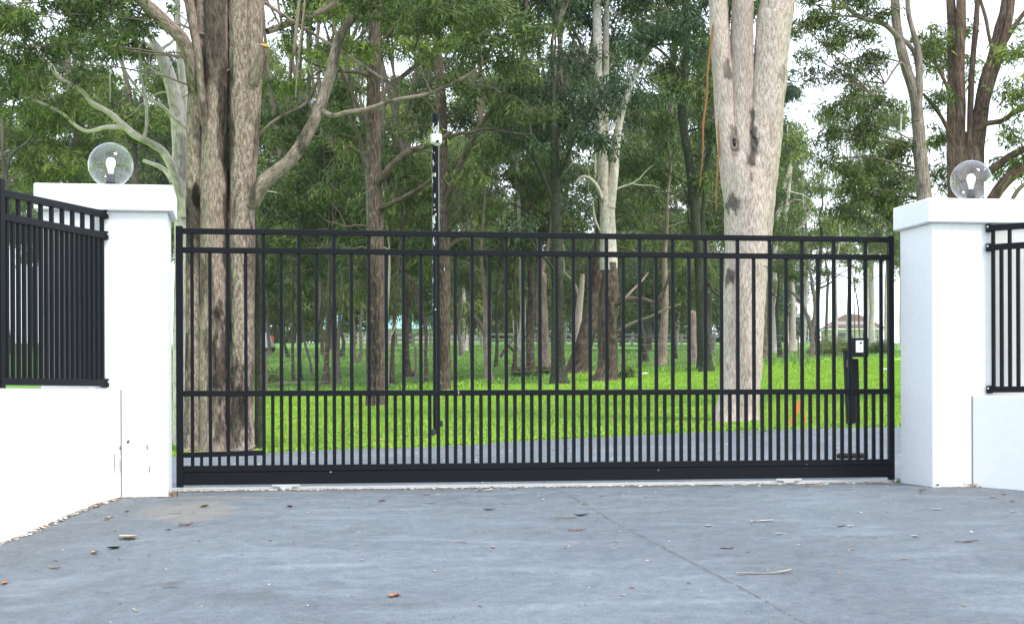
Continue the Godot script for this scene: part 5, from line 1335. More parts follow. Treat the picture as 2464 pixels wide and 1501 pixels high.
	grow("gum_tree", "dark wavy slender gum between the hollow stocking gum and the flaring one", "gum trees standing in the paddock beyond the gate", "mossy", Vector3(12.39, 1.64, -38.34), "mid", 8, 0.06, 1, 1.9, [
		["trunk", 0, -0.25, 0, 0.178, 0, 0, 0, 0.142, -0.04, 0.32, 0, 0.09, -0.08, 0.65, 0, 0.084, -0.13, 1.03, 0, 0.09, -0.2, 1.49, 0, 0.065, -0.1, 2.33, 0, 0.052, -0.01, 3.43, 0, 0.041, -0.07, 4.52, 0, 0.031, -0.13, 5.62, 0, 0.021, -0.14, 6.72, 0, 0.01],
	], [
		0.75, 7.52, -1.84, 0.93, 0.81, -0.7, 6.71, 0.33, 0.62, 0.56, 0.72, 6.05, -0.96, 0.74, 0.54, -0.88, 5.38, 0.48, 0.94, 0.73, -0.72, 5.25, -0.98, 0.74, 0.49, -0.62, 4.48, -0.69, 0.85, 0.51, -0.54, 3.71, 1.18, 0.64, 0.42
	], [], [3, 2.84, 6.72, 1.23])
	grow("gum_tree", "thin dark pole-like gum ending in a tangled head", "gum trees standing in the paddock beyond the gate", "mossy", Vector3(14.36, 1.83, -42.12), "mid", 8, 0.06, 1, 1.9, [
		["trunk", 0, -0.25, 0, 0.078, 0, 0, 0, 0.063, -0.03, 0.45, 0, 0.042, -0.08, 1.14, 0, 0.042, -0.11, 1.56, 0, 0.056, -0.1, 2.4, 0, 0.042, 0, 3.02, 0, 0.033, -0.02, 3.65, 0, 0.025, 0.07, 4.28, 0, 0.017, 0.04, 4.91, 0, 0.008],
	], [
		-1.01, 5, 0.78, 0.88, 0.57, -0.43, 4.55, -0.75, 0.76, 0.67, -0.46, 3.51, 1.99, 0.75, 0.64, 0.59, 3.25, -1.98, 0.73, 0.49
	], [])
	grow("gum_tree", "grey brown trunk broken off at half height beside the mossy trunks", "gum trees standing in the paddock beyond the gate", "fibrous_pale", Vector3(13.08, 1.57, -35.19), "mid", 8, 0.06, 1, 1.9, [
		["trunk", 0, -0.25, 0, 0.228, 0, 0, 0, 0.183, -0.04, 0.38, 0, 0.122, -0.06, 0.99, 0, 0.11, -0.07, 1.53, 0, 0.11, -0.06, 1.62, 0, 0.073],
	], [
	], [])
	grow("gum_tree", "faint far trunk seen between the mossy trunks and the pale gum", "gum trees standing in the paddock beyond the gate", "grey", Vector3(20.05, 2.42, -57.66), "mid", 8, 0.06, 1, 1.9, [
		["trunk", 0, -0.25, 0, 0.158, 0, 0.39, 0, 0.126, -0.05, 1.04, 0, 0.099, -0.09, 1.76, 0, 0.09, -0.01, 3.02, 0, 0.072, -0.12, 4.28, 0, 0.054, -0.22, 5.54, 0, 0.036, -0.26, 6.8, 0, 0.018],
	], [
		-1, 7.31, 0.21, 1.06, 0.64, -1.12, 6.86, -0.52, 1.31, 1.03, -0.84, 6.02, 1.7, 0.87, 0.66, 0.91, 5.87, -1.21, 1.09, 0.97, 1.46, 5.23, -1.79, 1.35, 1.01, 0.84, 3.86, 1.3, 1, 0.79, -0.98, 3.61, 1.39, 1.21, 0.87
	], [], [3, 2.12, 6.8, 1.71])
	grow("gum_tree", "rough red brown gum half hidden behind the three-stemmed pale gum", "gum trees standing in the paddock beyond the gate", "fibrous_red", Vector3(17.83, 1.9, -43.84), "mid", 8, 0.06, 1, 1.9, [
		["trunk", 0, -0.25, 0, 0.344, 0, 0.02, 0, 0.275, 0.05, 0.5, 0, 0.196, 0.08, 1.16, 0, 0.174, 0.12, 1.88, 0, 0.13, 0.18, 2.61, 0, 0.087, 0.21, 3.58, 0, 0.07, 0.24, 4.56, 0, 0.052, 0.14, 5.54, 0, 0.035, 0.19, 6.52, 0, 0.017],
	], [
		-0.75, 6.74, 0.9, 0.81, 0.54, 0.62, 6.51, -1.85, 0.69, 0.57, 0.33, 5.77, 0.51, 0.7, 0.53, 0.27, 5.5, 0.64, 0.83, 0.6, -0.84, 5.08, -0.04, 0.84, 0.66, 1.01, 4.82, -1.28, 1.01, 0.74, -0.39, 4.3, -1.63, 0.72, 0.52
	], [], [3, 3.04, 6.23, 1.38])
	grow("gum_tree", "dark slender gum with a pale crossing branch past the pale gum", "gum trees standing in the paddock beyond the gate", "mossy", Vector3(19.79, 2, -47.57), "mid", 8, 0.06, 1, 1.9, [
		["trunk", 0, -0.25, 0, 0.155, 0, 0.12, 0, 0.124, -0.03, 0.6, 0, 0.093, -0.07, 1.22, 0, 0.077, -0.12, 1.99, 0, 0.062, -0.03, 2.77, 0, 0.05, -0.1, 3.54, 0, 0.037, -0.02, 4.32, 0, 0.025, -0.12, 5.09, 0, 0.012],
		["dead_branch", -0.3, 1.68, 0, 0.031, -0.21, 2.3, 0, 0.039, -0.08, 2.92, 0, 0.031, 0.1, 3.39, 0, 0.031],
	], [
		0.53, 4.89, -1.78, 0.64, 0.48, 0.21, 4.05, 1.43, 0.51, 0.33, -0.04, 3.46, 1.93, 0.6, 0.4, 0.21, 3.29, 1.15, 0.67, 0.44, -0.09, 2.92, -1.36, 0.45, 0.37
	], [], [3, 1.84, 3.85, 1.47])
	grow("gum_tree", "pale brown far gum with a flared foot near the lawn crest", "gum trees standing in the paddock beyond the gate", "pale", Vector3(26.13, 2.72, -64.78), "mid", 8, 0.06, 1, 1.9, [
		["trunk", 0, -0.25, 0, 0.3, 0, 0.21, 0, 0.24, 0.02, 0.73, 0, 0.16, 0.02, 1.43, 0, 0.14, 0.03, 2.63, 0, 0.12, -0.05, 4.03, 0, 0.1, -0.1, 4.78, 0, 0.08, -0.01, 5.53, 0, 0.06, -0.1, 6.28, 0, 0.04, 0.08, 7.03, 0, 0.02],
	], [
		-0.62, 7.07, 0.02, 1.02, 0.69, -0.95, 6.27, 1.75, 0.63, 0.41, -0.46, 5.67, -1.54, 1.03, 0.86, -0.36, 4.87, 0.22, 0.89, 0.77, -0.92, 4.1, 0.52, 0.99, 0.89
	], [], [3, 2.63, 6.23, 1.9])
	grow("gum_tree", "thin gum leaning away above a bright green bush", "gum trees standing in the paddock beyond the gate", "grey", Vector3(22.29, 2.13, -51.22), "mid", 8, 0.06, 1, 1.9, [
		["trunk", 0, -0.25, 0, 0.186, 0, 0.01, 0, 0.148, 0.05, 0.5, 0, 0.091, 0.02, 1, 0, 0.091, -0.13, 1.66, 0, 0.074, -0.45, 2.37, 0, 0.066, -0.9, 2.81, 0, 0.05, -1.19, 3.23, 0, 0.033],
		["stem", 0.04, 0.91, 0, 0.074, 0.16, 2.07, 0, 0.074, 0.04, 3.06, 0, 0.066, -0.12, 4.05, 0, 0.058, -0.2, 5.37, 0, 0.041],
	], [
		-0.62, 4.21, -1.29, 0.53, 0.39, -0.86, 3.5, 0.56, 0.43, 0.29
	], [])
	grow("gum_tree", "tall dark gum at the edge of the open sky", "gum trees standing in the paddock beyond the gate", "mossy", Vector3(27.28, 2.71, -64.6), "fresh", 8, 0.06, 1, 1.9, [
		["trunk", 0, -0.25, 0, 0.175, 0, 0.44, 0, 0.14, 0, 1.84, 0, 0.12, 0.09, 3.44, 0, 0.12, 0.19, 4.64, 0, 0.1, 0.26, 5.84, 0, 0.08, 0.15, 6.54, 0, 0.064, 0.32, 7.24, 0, 0.048, 0.23, 7.94, 0, 0.032, 0.11, 8.64, 0, 0.016],
	], [
		0.97, 6.75, -1.99, 0.86, 0.59, 0.48, 6.4, 0.05, 0.66, 0.48, 0.06, 5.64, -1.91, 0.67, 0.53, -0.34, 5.4, -1.1, 0.75, 0.53, -0.32, 4.49, -0.1, 0.84, 0.66
	], [], [3, 3.04, 5.84, 1.9])
	grow("gum_tree", "lean grey trunk standing against open sky before the house", "gum trees standing in the paddock beyond the gate", "grey", Vector3(32.93, 3.4, -78.88), "fresh", 8, 0.06, 1, 1.9, [
		["trunk", 0, -0.25, 0, 0.119, 0, 0.4, 0, 0.095, 0.03, 1.88, 0, 0.083, 0.08, 3.3, 0, 0.083, 0.13, 4.25, 0, 0.071, -0.03, 5.08, 0, 0.057, 0.1, 5.91, 0, 0.043, -0.1, 6.75, 0, 0.028, -0.07, 7.58, 0, 0.014],
	], [
		0.92, 7.01, -0.39, 0.87, 0.72, 0.53, 6.22, -0.6, 0.61, 0.47, 1.17, 5.32, -1.01, 0.79, 0.65, 0.39, 4.46, -1.05, 0.63, 0.45
	], [])
	grow("gum_tree", "thin pale pole-straight gum in front of the tiled house", "gum trees standing in the paddock beyond the gate", "smooth", Vector3(32.44, 3.26, -75.92), "fresh", 8, 0.06, 1, 1.9, [
		["trunk", 0, -0.25, 0, 0.101, 0, 0.25, 0, 0.081, 0.03, 1.86, 0, 0.069, 0.01, 3.24, 0, 0.069, -0.01, 4.62, 0, 0.058, 0.13, 5.43, 0, 0.046, 0.23, 6.23, 0, 0.035, 0.22, 7.04, 0, 0.023, 0.32, 7.84, 0, 0.011],
	], [
		-0.56, 6.27, 0.03, 0.64, 0.5, -0.45, 5.76, -0.8, 0.91, 0.63, 0.91, 5.45, -1.97, 0.95, 0.78
	], [])
	grow("gum_tree", "tall pale gum at the end of the tiled house", "gum trees standing in the paddock beyond the gate", "smooth", Vector3(35.51, 3.38, -78.46), "fresh", 8, 0.06, 1, 1.9, [
		["trunk", 0, -0.25, 0, 0.252, 0, 0.22, 0, 0.202, 0, 1.41, 0, 0.166, 0.03, 2.36, 0, 0.154, -0.01, 3.79, 0, 0.143, 0.04, 5.21, 0, 0.131, 0.28, 6.87, 0, 0.107, 0.46, 7.76, 0, 0.085, 0.42, 8.65, 0, 0.064, 0.61, 9.54, 0, 0.043, 0.56, 10.44, 0, 0.021],
	], [
		-0.17, 7.5, -1.84, 0.84, 0.56, 0.51, 6.66, 0.85, 1.06, 0.9, 0.13, 6.15, 0.09, 0.97, 0.82, 0.92, 5.41, 1.52, 1, 0.67, -0.67, 4.9, 1.78, 0.82, 0.68
	], [], [3, 3.07, 6.16, 2.26])
	grow("gum_tree", "slim pale gum beside the gate post toward the tiled house", "gum trees standing in the paddock beyond the gate", "smooth", Vector3(36.33, 3.37, -78.33), "fresh", 8, 0.06, 1, 1.9, [
		["trunk", 0, -0.25, 0, 0.148, 0, 0.35, 0, 0.119, -0.02, 1.89, 0, 0.095, -0.01, 3.32, 0, 0.095, 0.06, 5.22, 0, 0.083, -0.09, 6.05, 0, 0.067, 0.11, 6.88, 0, 0.05, 0.05, 7.71, 0, 0.033, -0.09, 8.54, 0, 0.017],
	], [
		0.2, 7.28, 0.66, 1.08, 0.87, 0.46, 5.89, 1.43, 0.88, 0.71, 0.48, 5.65, -1.15, 1.02, 0.7, 1.39, 4.74, -1.89, 0.73, 0.47
	], [])
	grow("gum_tree", "bare forked sapling in front of the tiled house", "gum trees standing in the paddock beyond the gate", "grey", Vector3(33, 3.16, -73.8), "fresh", 8, 0.06, 1, 1.9, [
		["trunk", 0, -0.25, 0, 0.056, 0, 0.42, 0, 0.045, -0.04, 1.42, 0, 0.045, -0.08, 2.32, 0, 0.045, -0.22, 3.22, 0, 0.034, -0.39, 4.12, 0, 0.022],
		["stem", -0.27, 0.47, 0, 0.045, -0.29, 1.64, 0, 0.034, -0.31, 2.99, 0, 0.034, -0.21, 4.57, 0, 0.022],
	], [
		-0.34, 4.45, 0.79, 0.45, 0.35, -0.55, 3.72, 1.27, 0.45, 0.32
	], [])
	grow("gum_tree", "far pale twin-stemmed gum rising past the three-stemmed pale gum", "gum trees standing in the paddock beyond the gate", "smooth", Vector3(23.72, 2.52, -60.11), "fresh", 8, 0.06, 1, 1.9, [
		["trunk", 0, -0.25, 0, 0.188, 0, 0.1, 0, 0.15, 0.01, 2.92, 0, 0.131, 0.05, 4.79, 0, 0.122, 0.11, 5.9, 0, 0.122, 0.29, 6.85, 0, 0.113, 0.48, 7.79, 0, 0.094, 0.66, 8.44, 0, 0.075, 0.75, 9.1, 0, 0.056, 0.61, 9.76, 0, 0.037, 0.6, 10.41, 0, 0.019],
		["stem", 0.24, 4.04, 0, 0.113, 0.38, 5.46, 0, 0.113, 0.53, 6.42, 0, 0.103, 0.63, 7.47, 0, 0.084, 0.76, 8.54, 0, 0.056],
		["dead_branch", 0.13, 5.92, 0, 0.056, 0.66, 6.29, 0, 0.047, 1.13, 6.1, 0, 0.047, 1.41, 5.82, 0, 0.037],
		["dead_branch", 0.62, 6.85, 0, 0.047, 0.94, 7.04, 0, 0.047, 1.41, 6.85, 0, 0.037, 1.69, 6.28, 0, 0.028],
	], [
		-0.74, 10.19, 1.66, 0.99, 0.85, 0.11, 10.27, -1.86, 0.69, 0.44, 0.7, 9.49, 0.53, 0.97, 0.82, -0.24, 9.51, -1.18, 0.69, 0.57, -0.47, 9.01, -0.87, 0.82, 0.56, 0.07, 8.31, 0.01, 0.79, 0.7
	], [], [3, 7.04, 9.67, 1.78])
	grow("gum_tree", "grey gum forking above the pillar cap beside the lamp globe", "", "fibrous_grey", Vector3(10.61, 0.54, -12.59), "mid", 14, 0.06, 0.95, 1.9, [
		["trunk", 0, -0.31, 0, 0.179, 0, -0.06, 0, 0.143, -0.03, 2.41, 0, 0.13, -0.07, 3.2, 0, 0.123, -0.11, 3.65, 0, 0.114, -0.15, 4.03, 0, 0.107, -0.17, 4.41, 0, 0.101, -0.22, 4.85, 0, 0.094, -0.36, 5.28, 0, 0.084, -0.49, 5.89, 0, 0.075, -0.52, 6.32, 0, 0.071, -0.55, 7.29, 0, 0.052, -0.61, 8.59, 0, 0.029],
		["stem", -0.2, 4.42, 0.05, 0.065, -0.16, 4.88, 0.05, 0.062, -0.16, 5.13, 0.05, 0.055, -0.17, 5.49, 0.05, 0.052, -0.28, 5.86, 0.1, 0.045, -0.34, 6.16, 0.1, 0.042, -0.4, 6.91, 0.2, 0.029],
		["limb", -0.16, 5.04, 0.05, 0.039, -0.18, 5.47, -0.1, 0.036, -0.27, 5.62, -0.1, 0.036, -0.34, 5.75, -0.2, 0.029],
		["limb", -0.5, 5.71, 0.1, 0.049, -0.62, 5.8, 0.2, 0.045, -0.79, 5.89, 0.3, 0.042, -1.11, 5.92, 0.5, 0.035, -1.39, 6.05, 0.6, 0.029, -1.68, 6.25, 0.8, 0.019],
		["limb", -0.31, 4.9, 0.1, 0.023, -0.52, 5.26, 0.4, 0.019, -0.82, 4.9, 0.6, 0.016, -1.05, 4.68, 0.8, 0.009],
	], [
		-1.26, 5.6, 0.6, 0.38, 0.22, -1.68, 5.88, 0.8, 0.38, 0.22, -0.92, 5.31, 0.5, 0.35, 0.22, -1.22, 4.94, 0.4, 0.35, 0.22, -0.82, 4.64, 0.3, 0.39, 0.26, -1.18, 4.21, 0.2, 0.42, 0.29, -0.62, 3.98, 0, 0.45, 0.33, -0.97, 3.61, -0.2, 0.46, 0.29, -0.27, 3.57, -0.74, 0.4, 0.3, -1.44, 3.82, 0.2, 0.35, 0.23, -0.47, 3.11, -0.4, 0.46, 0.3, -1.06, 3.05, -0.4, 0.4, 0.26, -0.61, 7.1, -1.01, 0.84, 0.45, -1.49, 6.58, 0.5, 0.57, 0.32, -0.96, 6.09, 0.4, 0.38, 0.19, 0.17, 5.6, -0.3, 0.33, 0.23, 0.29, 4.91, -0.5, 0.3, 0.23, -1.95, 6.04, 0.9, 0.35, 0.22, -1.74, 5.44, 0.8, 0.32, 0.22, -1.45, 5.1, 0.6, 0.32, 0.19, -2.02, 4.91, 0.9, 0.25, 0.19, -1.14, 6.2, 0.5, 0.38, 0.22, -1.54, 4.62, 0.4, 0.29, 0.19, -0.9, 4.35, 0.1, 0.36, 0.23, -1.65, 4.13, 0.3, 0.29, 0.19, -0.75, 3.3, -0.3, 0.39, 0.26, -1.23, 3.35, -0.2, 0.33, 0.23, -2.16, 5.71, 1, 0.28, 0.19, -1.82, 5.77, 0.7, 0.32, 0.22, -1.43, 5.82, 0.5, 0.32, 0.22, -2.08, 5.29, 0.9, 0.25, 0.18, -1.22, 5.33, 0.4, 0.29, 0.19
	], [])
	grow("gum_tree", "massive brown gum fanning into many stems behind the lamp globe", "", "fibrous_red", Vector3(11.66, 0.61, -13.43), "fresh", 14, 0.06, 1, 1.9, [
		["trunk", 0, -0.25, 0, 0.388, 0, 0, 0, 0.31, -0.01, 2.43, 0, 0.284, -0.02, 3.31, 0, 0.263, -0.05, 3.78, 0, 0.202, -0.07, 4.32, 0, 0.115],
		["stem", -0.24, 3.1, 0.05, 0.115, -0.28, 3.83, 0.05, 0.094, -0.28, 4.45, 0.05, 0.091, -0.27, 5.13, 0, 0.084, -0.26, 6.04, 0, 0.081, -0.29, 6.48, 0, 0.078, -0.31, 7.83, 0, 0.054, -0.41, 9.52, 0, 0.027],
		["stem", -0.15, 3.23, 0.1, 0.114, -0.18, 3.82, 0.1, 0.094, -0.16, 4.67, 0.1, 0.084, -0.18, 5.34, 0.1, 0.084, -0.15, 6.01, 0.1, 0.081, -0.15, 6.46, 0.1, 0.077, -0.07, 8.51, 0, 0.047],
		["stem", -0.02, 3.56, 0.15, 0.067, -0.03, 3.99, 0.15, 0.054, -0.01, 4.88, 0.15, 0.05, 0.03, 5.55, 0.15, 0.047, 0.09, 6.01, 0.1, 0.047, 0.12, 6.46, 0.1, 0.044, 0.2, 7.83, 0, 0.027],
		["stem", 0.05, 3.09, 0.1, 0.161, 0.07, 3.89, 0.1, 0.148, 0.14, 4.44, 0.1, 0.128, 0.25, 5.11, 0.1, 0.118, 0.38, 5.56, 0.1, 0.101, 0.48, 6.01, 0.1, 0.084, 0.58, 6.45, 0.1, 0.074, 0.8, 8.16, 0, 0.041],
		["stem", 0.2, 4.69, 0.2, 0.06, 0.33, 5.16, 0.2, 0.067, 0.48, 5.65, 0.2, 0.064, 0.6, 6.09, 0.2, 0.06, 0.64, 6.43, 0.2, 0.06, 0.71, 7.43, 0.2, 0.034],
		["limb", 0.07, 4.35, 0.2, 0.047, 0.18, 4.42, 0.3, 0.043, 0.39, 4.44, 0.5, 0.04, 0.54, 4.54, 0.6, 0.04, 0.67, 4.59, 0.7, 0.036, 0.98, 4.7, 0.9, 0.026],
		["limb", 0.19, 3.56, 0.1, 0.067, 0.32, 3.71, 0.2, 0.064, 0.58, 3.9, 0.3, 0.06, 0.76, 3.99, 0.4, 0.057, 1.23, 4.17, 0.5, 0.033],
		["hollow_limb", 0.22, 3.08, 0.2, 0.087, 0.4, 3.37, 0.3, 0.093, 0.5, 3.5, 0.35, 0.093, 0.68, 3.66, 0.4, 0.086, 0.9, 3.76, 0.5, 0.073, 1.33, 3.89, 0.6, 0.04],
		["limb", -0.25, 4.04, 0.1, 0.04, -0.37, 4.3, 0.2, 0.037, -0.55, 4.57, 0.3, 0.033, -0.73, 4.76, 0.4, 0.033, -0.86, 4.87, 0.5, 0.026],
		["limb", -0.26, 4.84, 0.1, 0.034, -0.41, 5.05, 0.2, 0.03, -0.53, 5.33, 0.2, 0.03, -0.61, 5.5, 0.2, 0.027, -0.67, 6.03, 0.2, 0.017],
		["limb", 0.35, 5.49, 0.2, 0.034, 0.24, 5.87, 0.3, 0.03, 0.19, 6.14, 0.3, 0.03, 0.07, 6.54, 0.3, 0.023],
		["limb", 0.53, 5.76, 0.2, 0.047, 0.67, 6.01, 0.3, 0.043, 0.88, 6.31, 0.4, 0.037, 1.18, 6.75, 0.5, 0.023],
		["pale_branch", 0.58, 3.14, 0.3, 0.033, 0.65, 3.31, 0.4, 0.037, 0.77, 3.44, 0.5, 0.033, 1.07, 3.56, 0.6, 0.023],
	], [
		-0.3, 5.81, -0.74, 0.4, 0.27, -0.02, 5.5, -0.74, 0.4, 0.27, -0.6, 5.83, 0.2, 0.37, 0.27, 0.41, 4.95, 0.6, 0.33, 0.26, 0.68, 5.48, 0.6, 0.4, 0.3, 0.68, 4.65, 0.8, 0.33, 0.23, 0.57, 4.24, 0.5, 0.36, 0.23, 0.64, 3.83, -0.4, 0.38, 0.24, -0.36, 4.33, -0.5, 0.34, 0.28, -0.27, 3.73, -0.75, 0.41, 0.28, 0.9, 3.73, 0.3, 0.4, 0.27, -0.21, 7.16, -1.03, 0.88, 0.47, 0.58, 7.21, -1.02, 0.87, 0.47, 0.04, 6.21, -0.74, 0.4, 0.2, 1.07, 4.78, 0.8, 0.59, 0.39, 1.21, 5.94, 0.6, 0.59, 0.4, -0.79, 5.32, 0.4, 0.27, 0.2
	], [])
	grow("gum_tree", "grey trunk rising behind the lamp globe on the fence-side pillar", "", "grey", Vector3(-2.39, 0.8, -26.85), "mid", 10, 0.06, 1, 1.9, [
		["trunk", 0, -0.25, 0, 0.107, 0, 0.44, 0, 0.085, -0.04, 3.29, 0, 0.076, -0.05, 4.81, 0, 0.071, -0.06, 5.66, 0, 0.067, -0.15, 6.61, 0, 0.062, -0.23, 7.18, 0, 0.057, -0.37, 7.66, 0, 0.052, -0.52, 8.04, 0, 0.043, -0.73, 8.8, 0, 0.029],
		["limb", -0.09, 6.14, 0, 0.038, 0.12, 6.7, 0, 0.033, 0.21, 7.27, 0, 0.029, 0.31, 7.75, 0, 0.019],
	], [
		-0.58, 8.22, 0.11, 0.62, 0.51, -1.45, 8.15, -0.99, 0.67, 0.56, 0.02, 7.92, -1.49, 0.49, 0.44, 0.41, 7.09, -0.02, 0.55, 0.36, -0.97, 6.87, -0.65, 0.65, 0.58, -0.17, 6.34, 0.41, 0.6, 0.38, 0.27, 6.01, 0.38, 0.62, 0.52, -0.8, 5.8, -1.24, 0.54, 0.47, -0.64, 4.91, 1.2, 0.41, 0.28, 1, 12.41, -1.56, 0.9, 0.75, -2.03, 11.03, -2.84, 0.85, 0.56, -0.32, 10.42, -2.28, 0.74, 0.64
	], [], [6, 5.19, 7.85, 1.14])
	grow("gum_tree", "forked grey gum at the outer end of the metal fence panel", "", "grey", Vector3(-5.92, 1.03, -31.47), "fresh", 10, 0.06, 1, 1.9, [
		["trunk", 0, -0.25, 0, 0.092, 0, 0.27, 0, 0.073, -0.01, 3.42, 0, 0.063, -0.03, 5.11, 0, 0.058, -0.06, 5.73, 0, 0.047, -0.08, 6.4, 0, 0.042, -0.12, 7.1, 0, 0.032, -0.22, 8.15, 0, 0.021],
		["limb", -0.01, 5.1, 0, 0.042, 0.09, 5.68, 0, 0.037, 0.29, 5.94, 0, 0.032, 0.58, 6.18, 0, 0.026, 0.82, 6.67, 0, 0.016],
	], [
		0.94, 7.71, -0.12, 0.49, 0.31, 0.54, 7.5, -0.45, 0.6, 0.44, 1.09, 7.05, 0.73, 0.43, 0.32, 0.4, 7.14, -1.12, 0.52, 0.38, -0.71, 6.71, -0.6, 0.63, 0.39, -0.96, 6.41, -0.76, 0.63, 0.38, -1, 6.24, -0.93, 0.54, 0.35, -1.23, 5.86, -1.2, 0.6, 0.5, 0.71, 5.56, -0.2, 0.66, 0.5, -0.94, 5.35, -0.33, 0.57, 0.35, -2.15, 13.51, -2.41, 1.27, 0.99, -1.35, 12.78, -1.92, 1.28, 0.99, -1.22, 10.2, -2.88, 1.16, 0.85
	], [])
	grow("gum_tree", "bushy green gum closing the gap over the pillar behind the fence panel", "", "grey", Vector3(-4.39, 1.1, -33.25), "fresh", 10, 0.06, 1, 1.9, [
		["trunk", 0, -0.25, 0, 0.11, 0, 0.23, 0, 0.088, -0.01, 3.53, 0, 0.077, -0.09, 5.29, 0, 0.071, -0.02, 5.95, 0, 0.06, 0.05, 6.83, 0, 0.044],
		["limb", -0.07, 5.07, 0, 0.044, -0.42, 5.51, 0, 0.038, -0.75, 5.95, 0, 0.028],
	], [
		0.62, 7.89, 0, 0.61, 0.49, -1.03, 7.56, -0.29, 0.63, 0.49, -0.05, 7.1, 0.75, 0.76, 0.58, 0.66, 6.89, 0.82, 0.54, 0.47, 0.31, 6.74, -0.14, 0.75, 0.6, -0.82, 6.4, 0.85, 0.67, 0.48, -0.73, 6.21, -0.13, 0.68, 0.5, 0.09, 6.09, -0.95, 0.62, 0.55, 0.03, 5.49, 1.42, 0.7, 0.53, -0.54, 5.38, 1.32, 0.63, 0.53, 0.26, 5.11, 0.65, 0.5, 0.38, -1.65, 14.12, -2.69, 1.38, 0.84, 0.64, 13.32, -3.11, 1.34, 1.14, -0.27, 10.88, -3.09, 1.24, 1.11
	], [])
	grow("far_gum_tree", "far grey-trunked gum of the dense grove seen over the fence panel", "far gums of the grove", "grey", Vector3(-13.19, 3, -74.1), "blue", 6, 0.06, 1.35, 2.6, [
		["trunk", 0, -0.25, 0, 0.177, 0, 0.59, 0, 0.142, 0.07, 3.08, 0, 0.093, -0.1, 5.57, 0, 0.083, 0.1, 8.56, 0, 0.041],
	], [
		-0.67, 14.67, -2.09, 1.04, 0.72, -1.99, 13.76, -2.44, 1.39, 1.21, 0.32, 11.83, 2.93, 1.46, 1.37, 1.02, 10.05, 3.43, 0.98, 0.66, 0.75, 9.2, 2.58, 1.28, 0.96, -2.04, 9.32, -3.55, 1.38, 0.98, -1.48, 7.82, -1.87, 1.31, 1.2, -0.98, 6.94, -1.32, 1.05, 0.95, -1.45, 6.26, -3.09, 1.28, 1.19
	], [])
	grow("far_gum_tree", "far brown-trunked gum of the dense grove seen over the fence panel", "far gums of the grove", "fibrous", Vector3(-11.18, 2.86, -70.75), "mid", 6, 0.06, 1.35, 2.6, [
		["trunk", 0, -0.25, 0, 0.154, 0, 0.62, 0, 0.123, -0.08, 3.02, 0, 0.09, 0, 5.41, 0, 0.08, -0.15, 7.91, 0, 0.04],
	], [
		-0.86, 12.46, -0.88, 1.07, 0.76, 0, 11.94, -2.85, 1.03, 0.98, -0.08, 10.52, -0.46, 1.17, 0.94, -1.62, 10.04, -3.68, 1.53, 1.16, -0.68, 8.88, 0.17, 1.06, 0.97, 1.2, 7.77, 3.11, 0.97, 0.87, -0.33, 6.83, 1.36, 1.33, 0.91, 0.03, 6.04, 1.54, 0.99, 0.64, 0.66, 5.54, -1.22, 1.42, 1.15
	], [])
	grow("far_gum_tree", "far brown-trunked gum of the dense grove seen over the fence panel", "far gums of the grove", "fibrous", Vector3(-12.49, 3.81, -91.02), "mid", 6, 0.06, 1.35, 2.6, [
		["trunk", 0, -0.25, 0, 0.147, 0, 0.37, 0, 0.118, -0.03, 3.36, 0, 0.112, 0.2, 6.35, 0, 0.1, -0.33, 9.29, 0, 0.05],
	], [
		-0.72, 16.42, 0.76, 1.39, 1.05, -0.99, 16.71, -3.03, 1.56, 1.25, 1.61, 13.79, 1.69, 1.7, 1.27, -0.17, 12.54, 3.63, 1.62, 1.49, -0.97, 12.28, -3.83, 1.56, 1.27, -1.51, 10.19, -2, 1.32, 0.88, -1.91, 9.07, -2.44, 1.17, 1.01, 0.72, 8.12, 1.62, 1.54, 1.25, -0.18, 7.22, -3.02, 1.83, 1.2
	], [])
	grow("far_gum_tree", "far pale-trunked gum of the dense grove seen over the fence panel", "far gums of the grove", "pale", Vector3(-10.38, 3.56, -85.91), "mid", 6, 0.06, 1.35, 2.6, [
		["trunk", 0, -0.25, 0, 0.143, 0, 0.45, 0, 0.114, -0.03, 3.3, 0, 0.107, -0.22, 6.15, 0, 0.095, 0.12, 11.16, 0, 0.048],
	], [
		1.61, 14.84, 1.08, 1.34, 0.86, 1.35, 13.09, 3.76, 1.44, 0.94, 0.24, 12.92, 1.72, 1.3, 1.18, 1.22, 11.53, -0.8, 1.48, 1.1, -1.3, 10.74, -1.17, 1.32, 1.13, -2.08, 9.52, -2.5, 1.58, 1.07, 0.34, 8.65, -0.63, 1.22, 0.87, 0.94, 7, 3.84, 1.71, 1.12, 1.93, 5.5, 3.34, 1.06, 0.89
	], [])
	grow("far_gum_tree", "far pale-trunked gum of the dense grove seen over the fence panel", "far gums of the grove", "pale", Vector3(-9.18, 3.77, -90.11), "mid", 6, 0.06, 1.35, 2.6, [
		["trunk", 0, -0.25, 0, 0.143, 0, 0.38, 0, 0.114, -0.15, 3.36, 0, 0.112, -0.24, 6.34, 0, 0.099, -0.45, 9.75, 0, 0.05],
	], [
		-0.1, 16.07, 3.65, 1.54, 1.28, -0.77, 15.84, -2.81, 1.36, 1.1, -1.01, 14.75, -1.69, 1.24, 0.95, 0.41, 12.92, 0.88, 1.17, 1.07, -0.93, 11.52, -0.31, 1.61, 1.39, -0.59, 10.5, -2.06, 1.61, 1.19, -1.33, 9.78, -3.9, 1.56, 1.29, -0.77, 7.9, -0.07, 1.76, 1.44, -1.3, 6.97, -2.73, 1.9, 1.69
	], [])
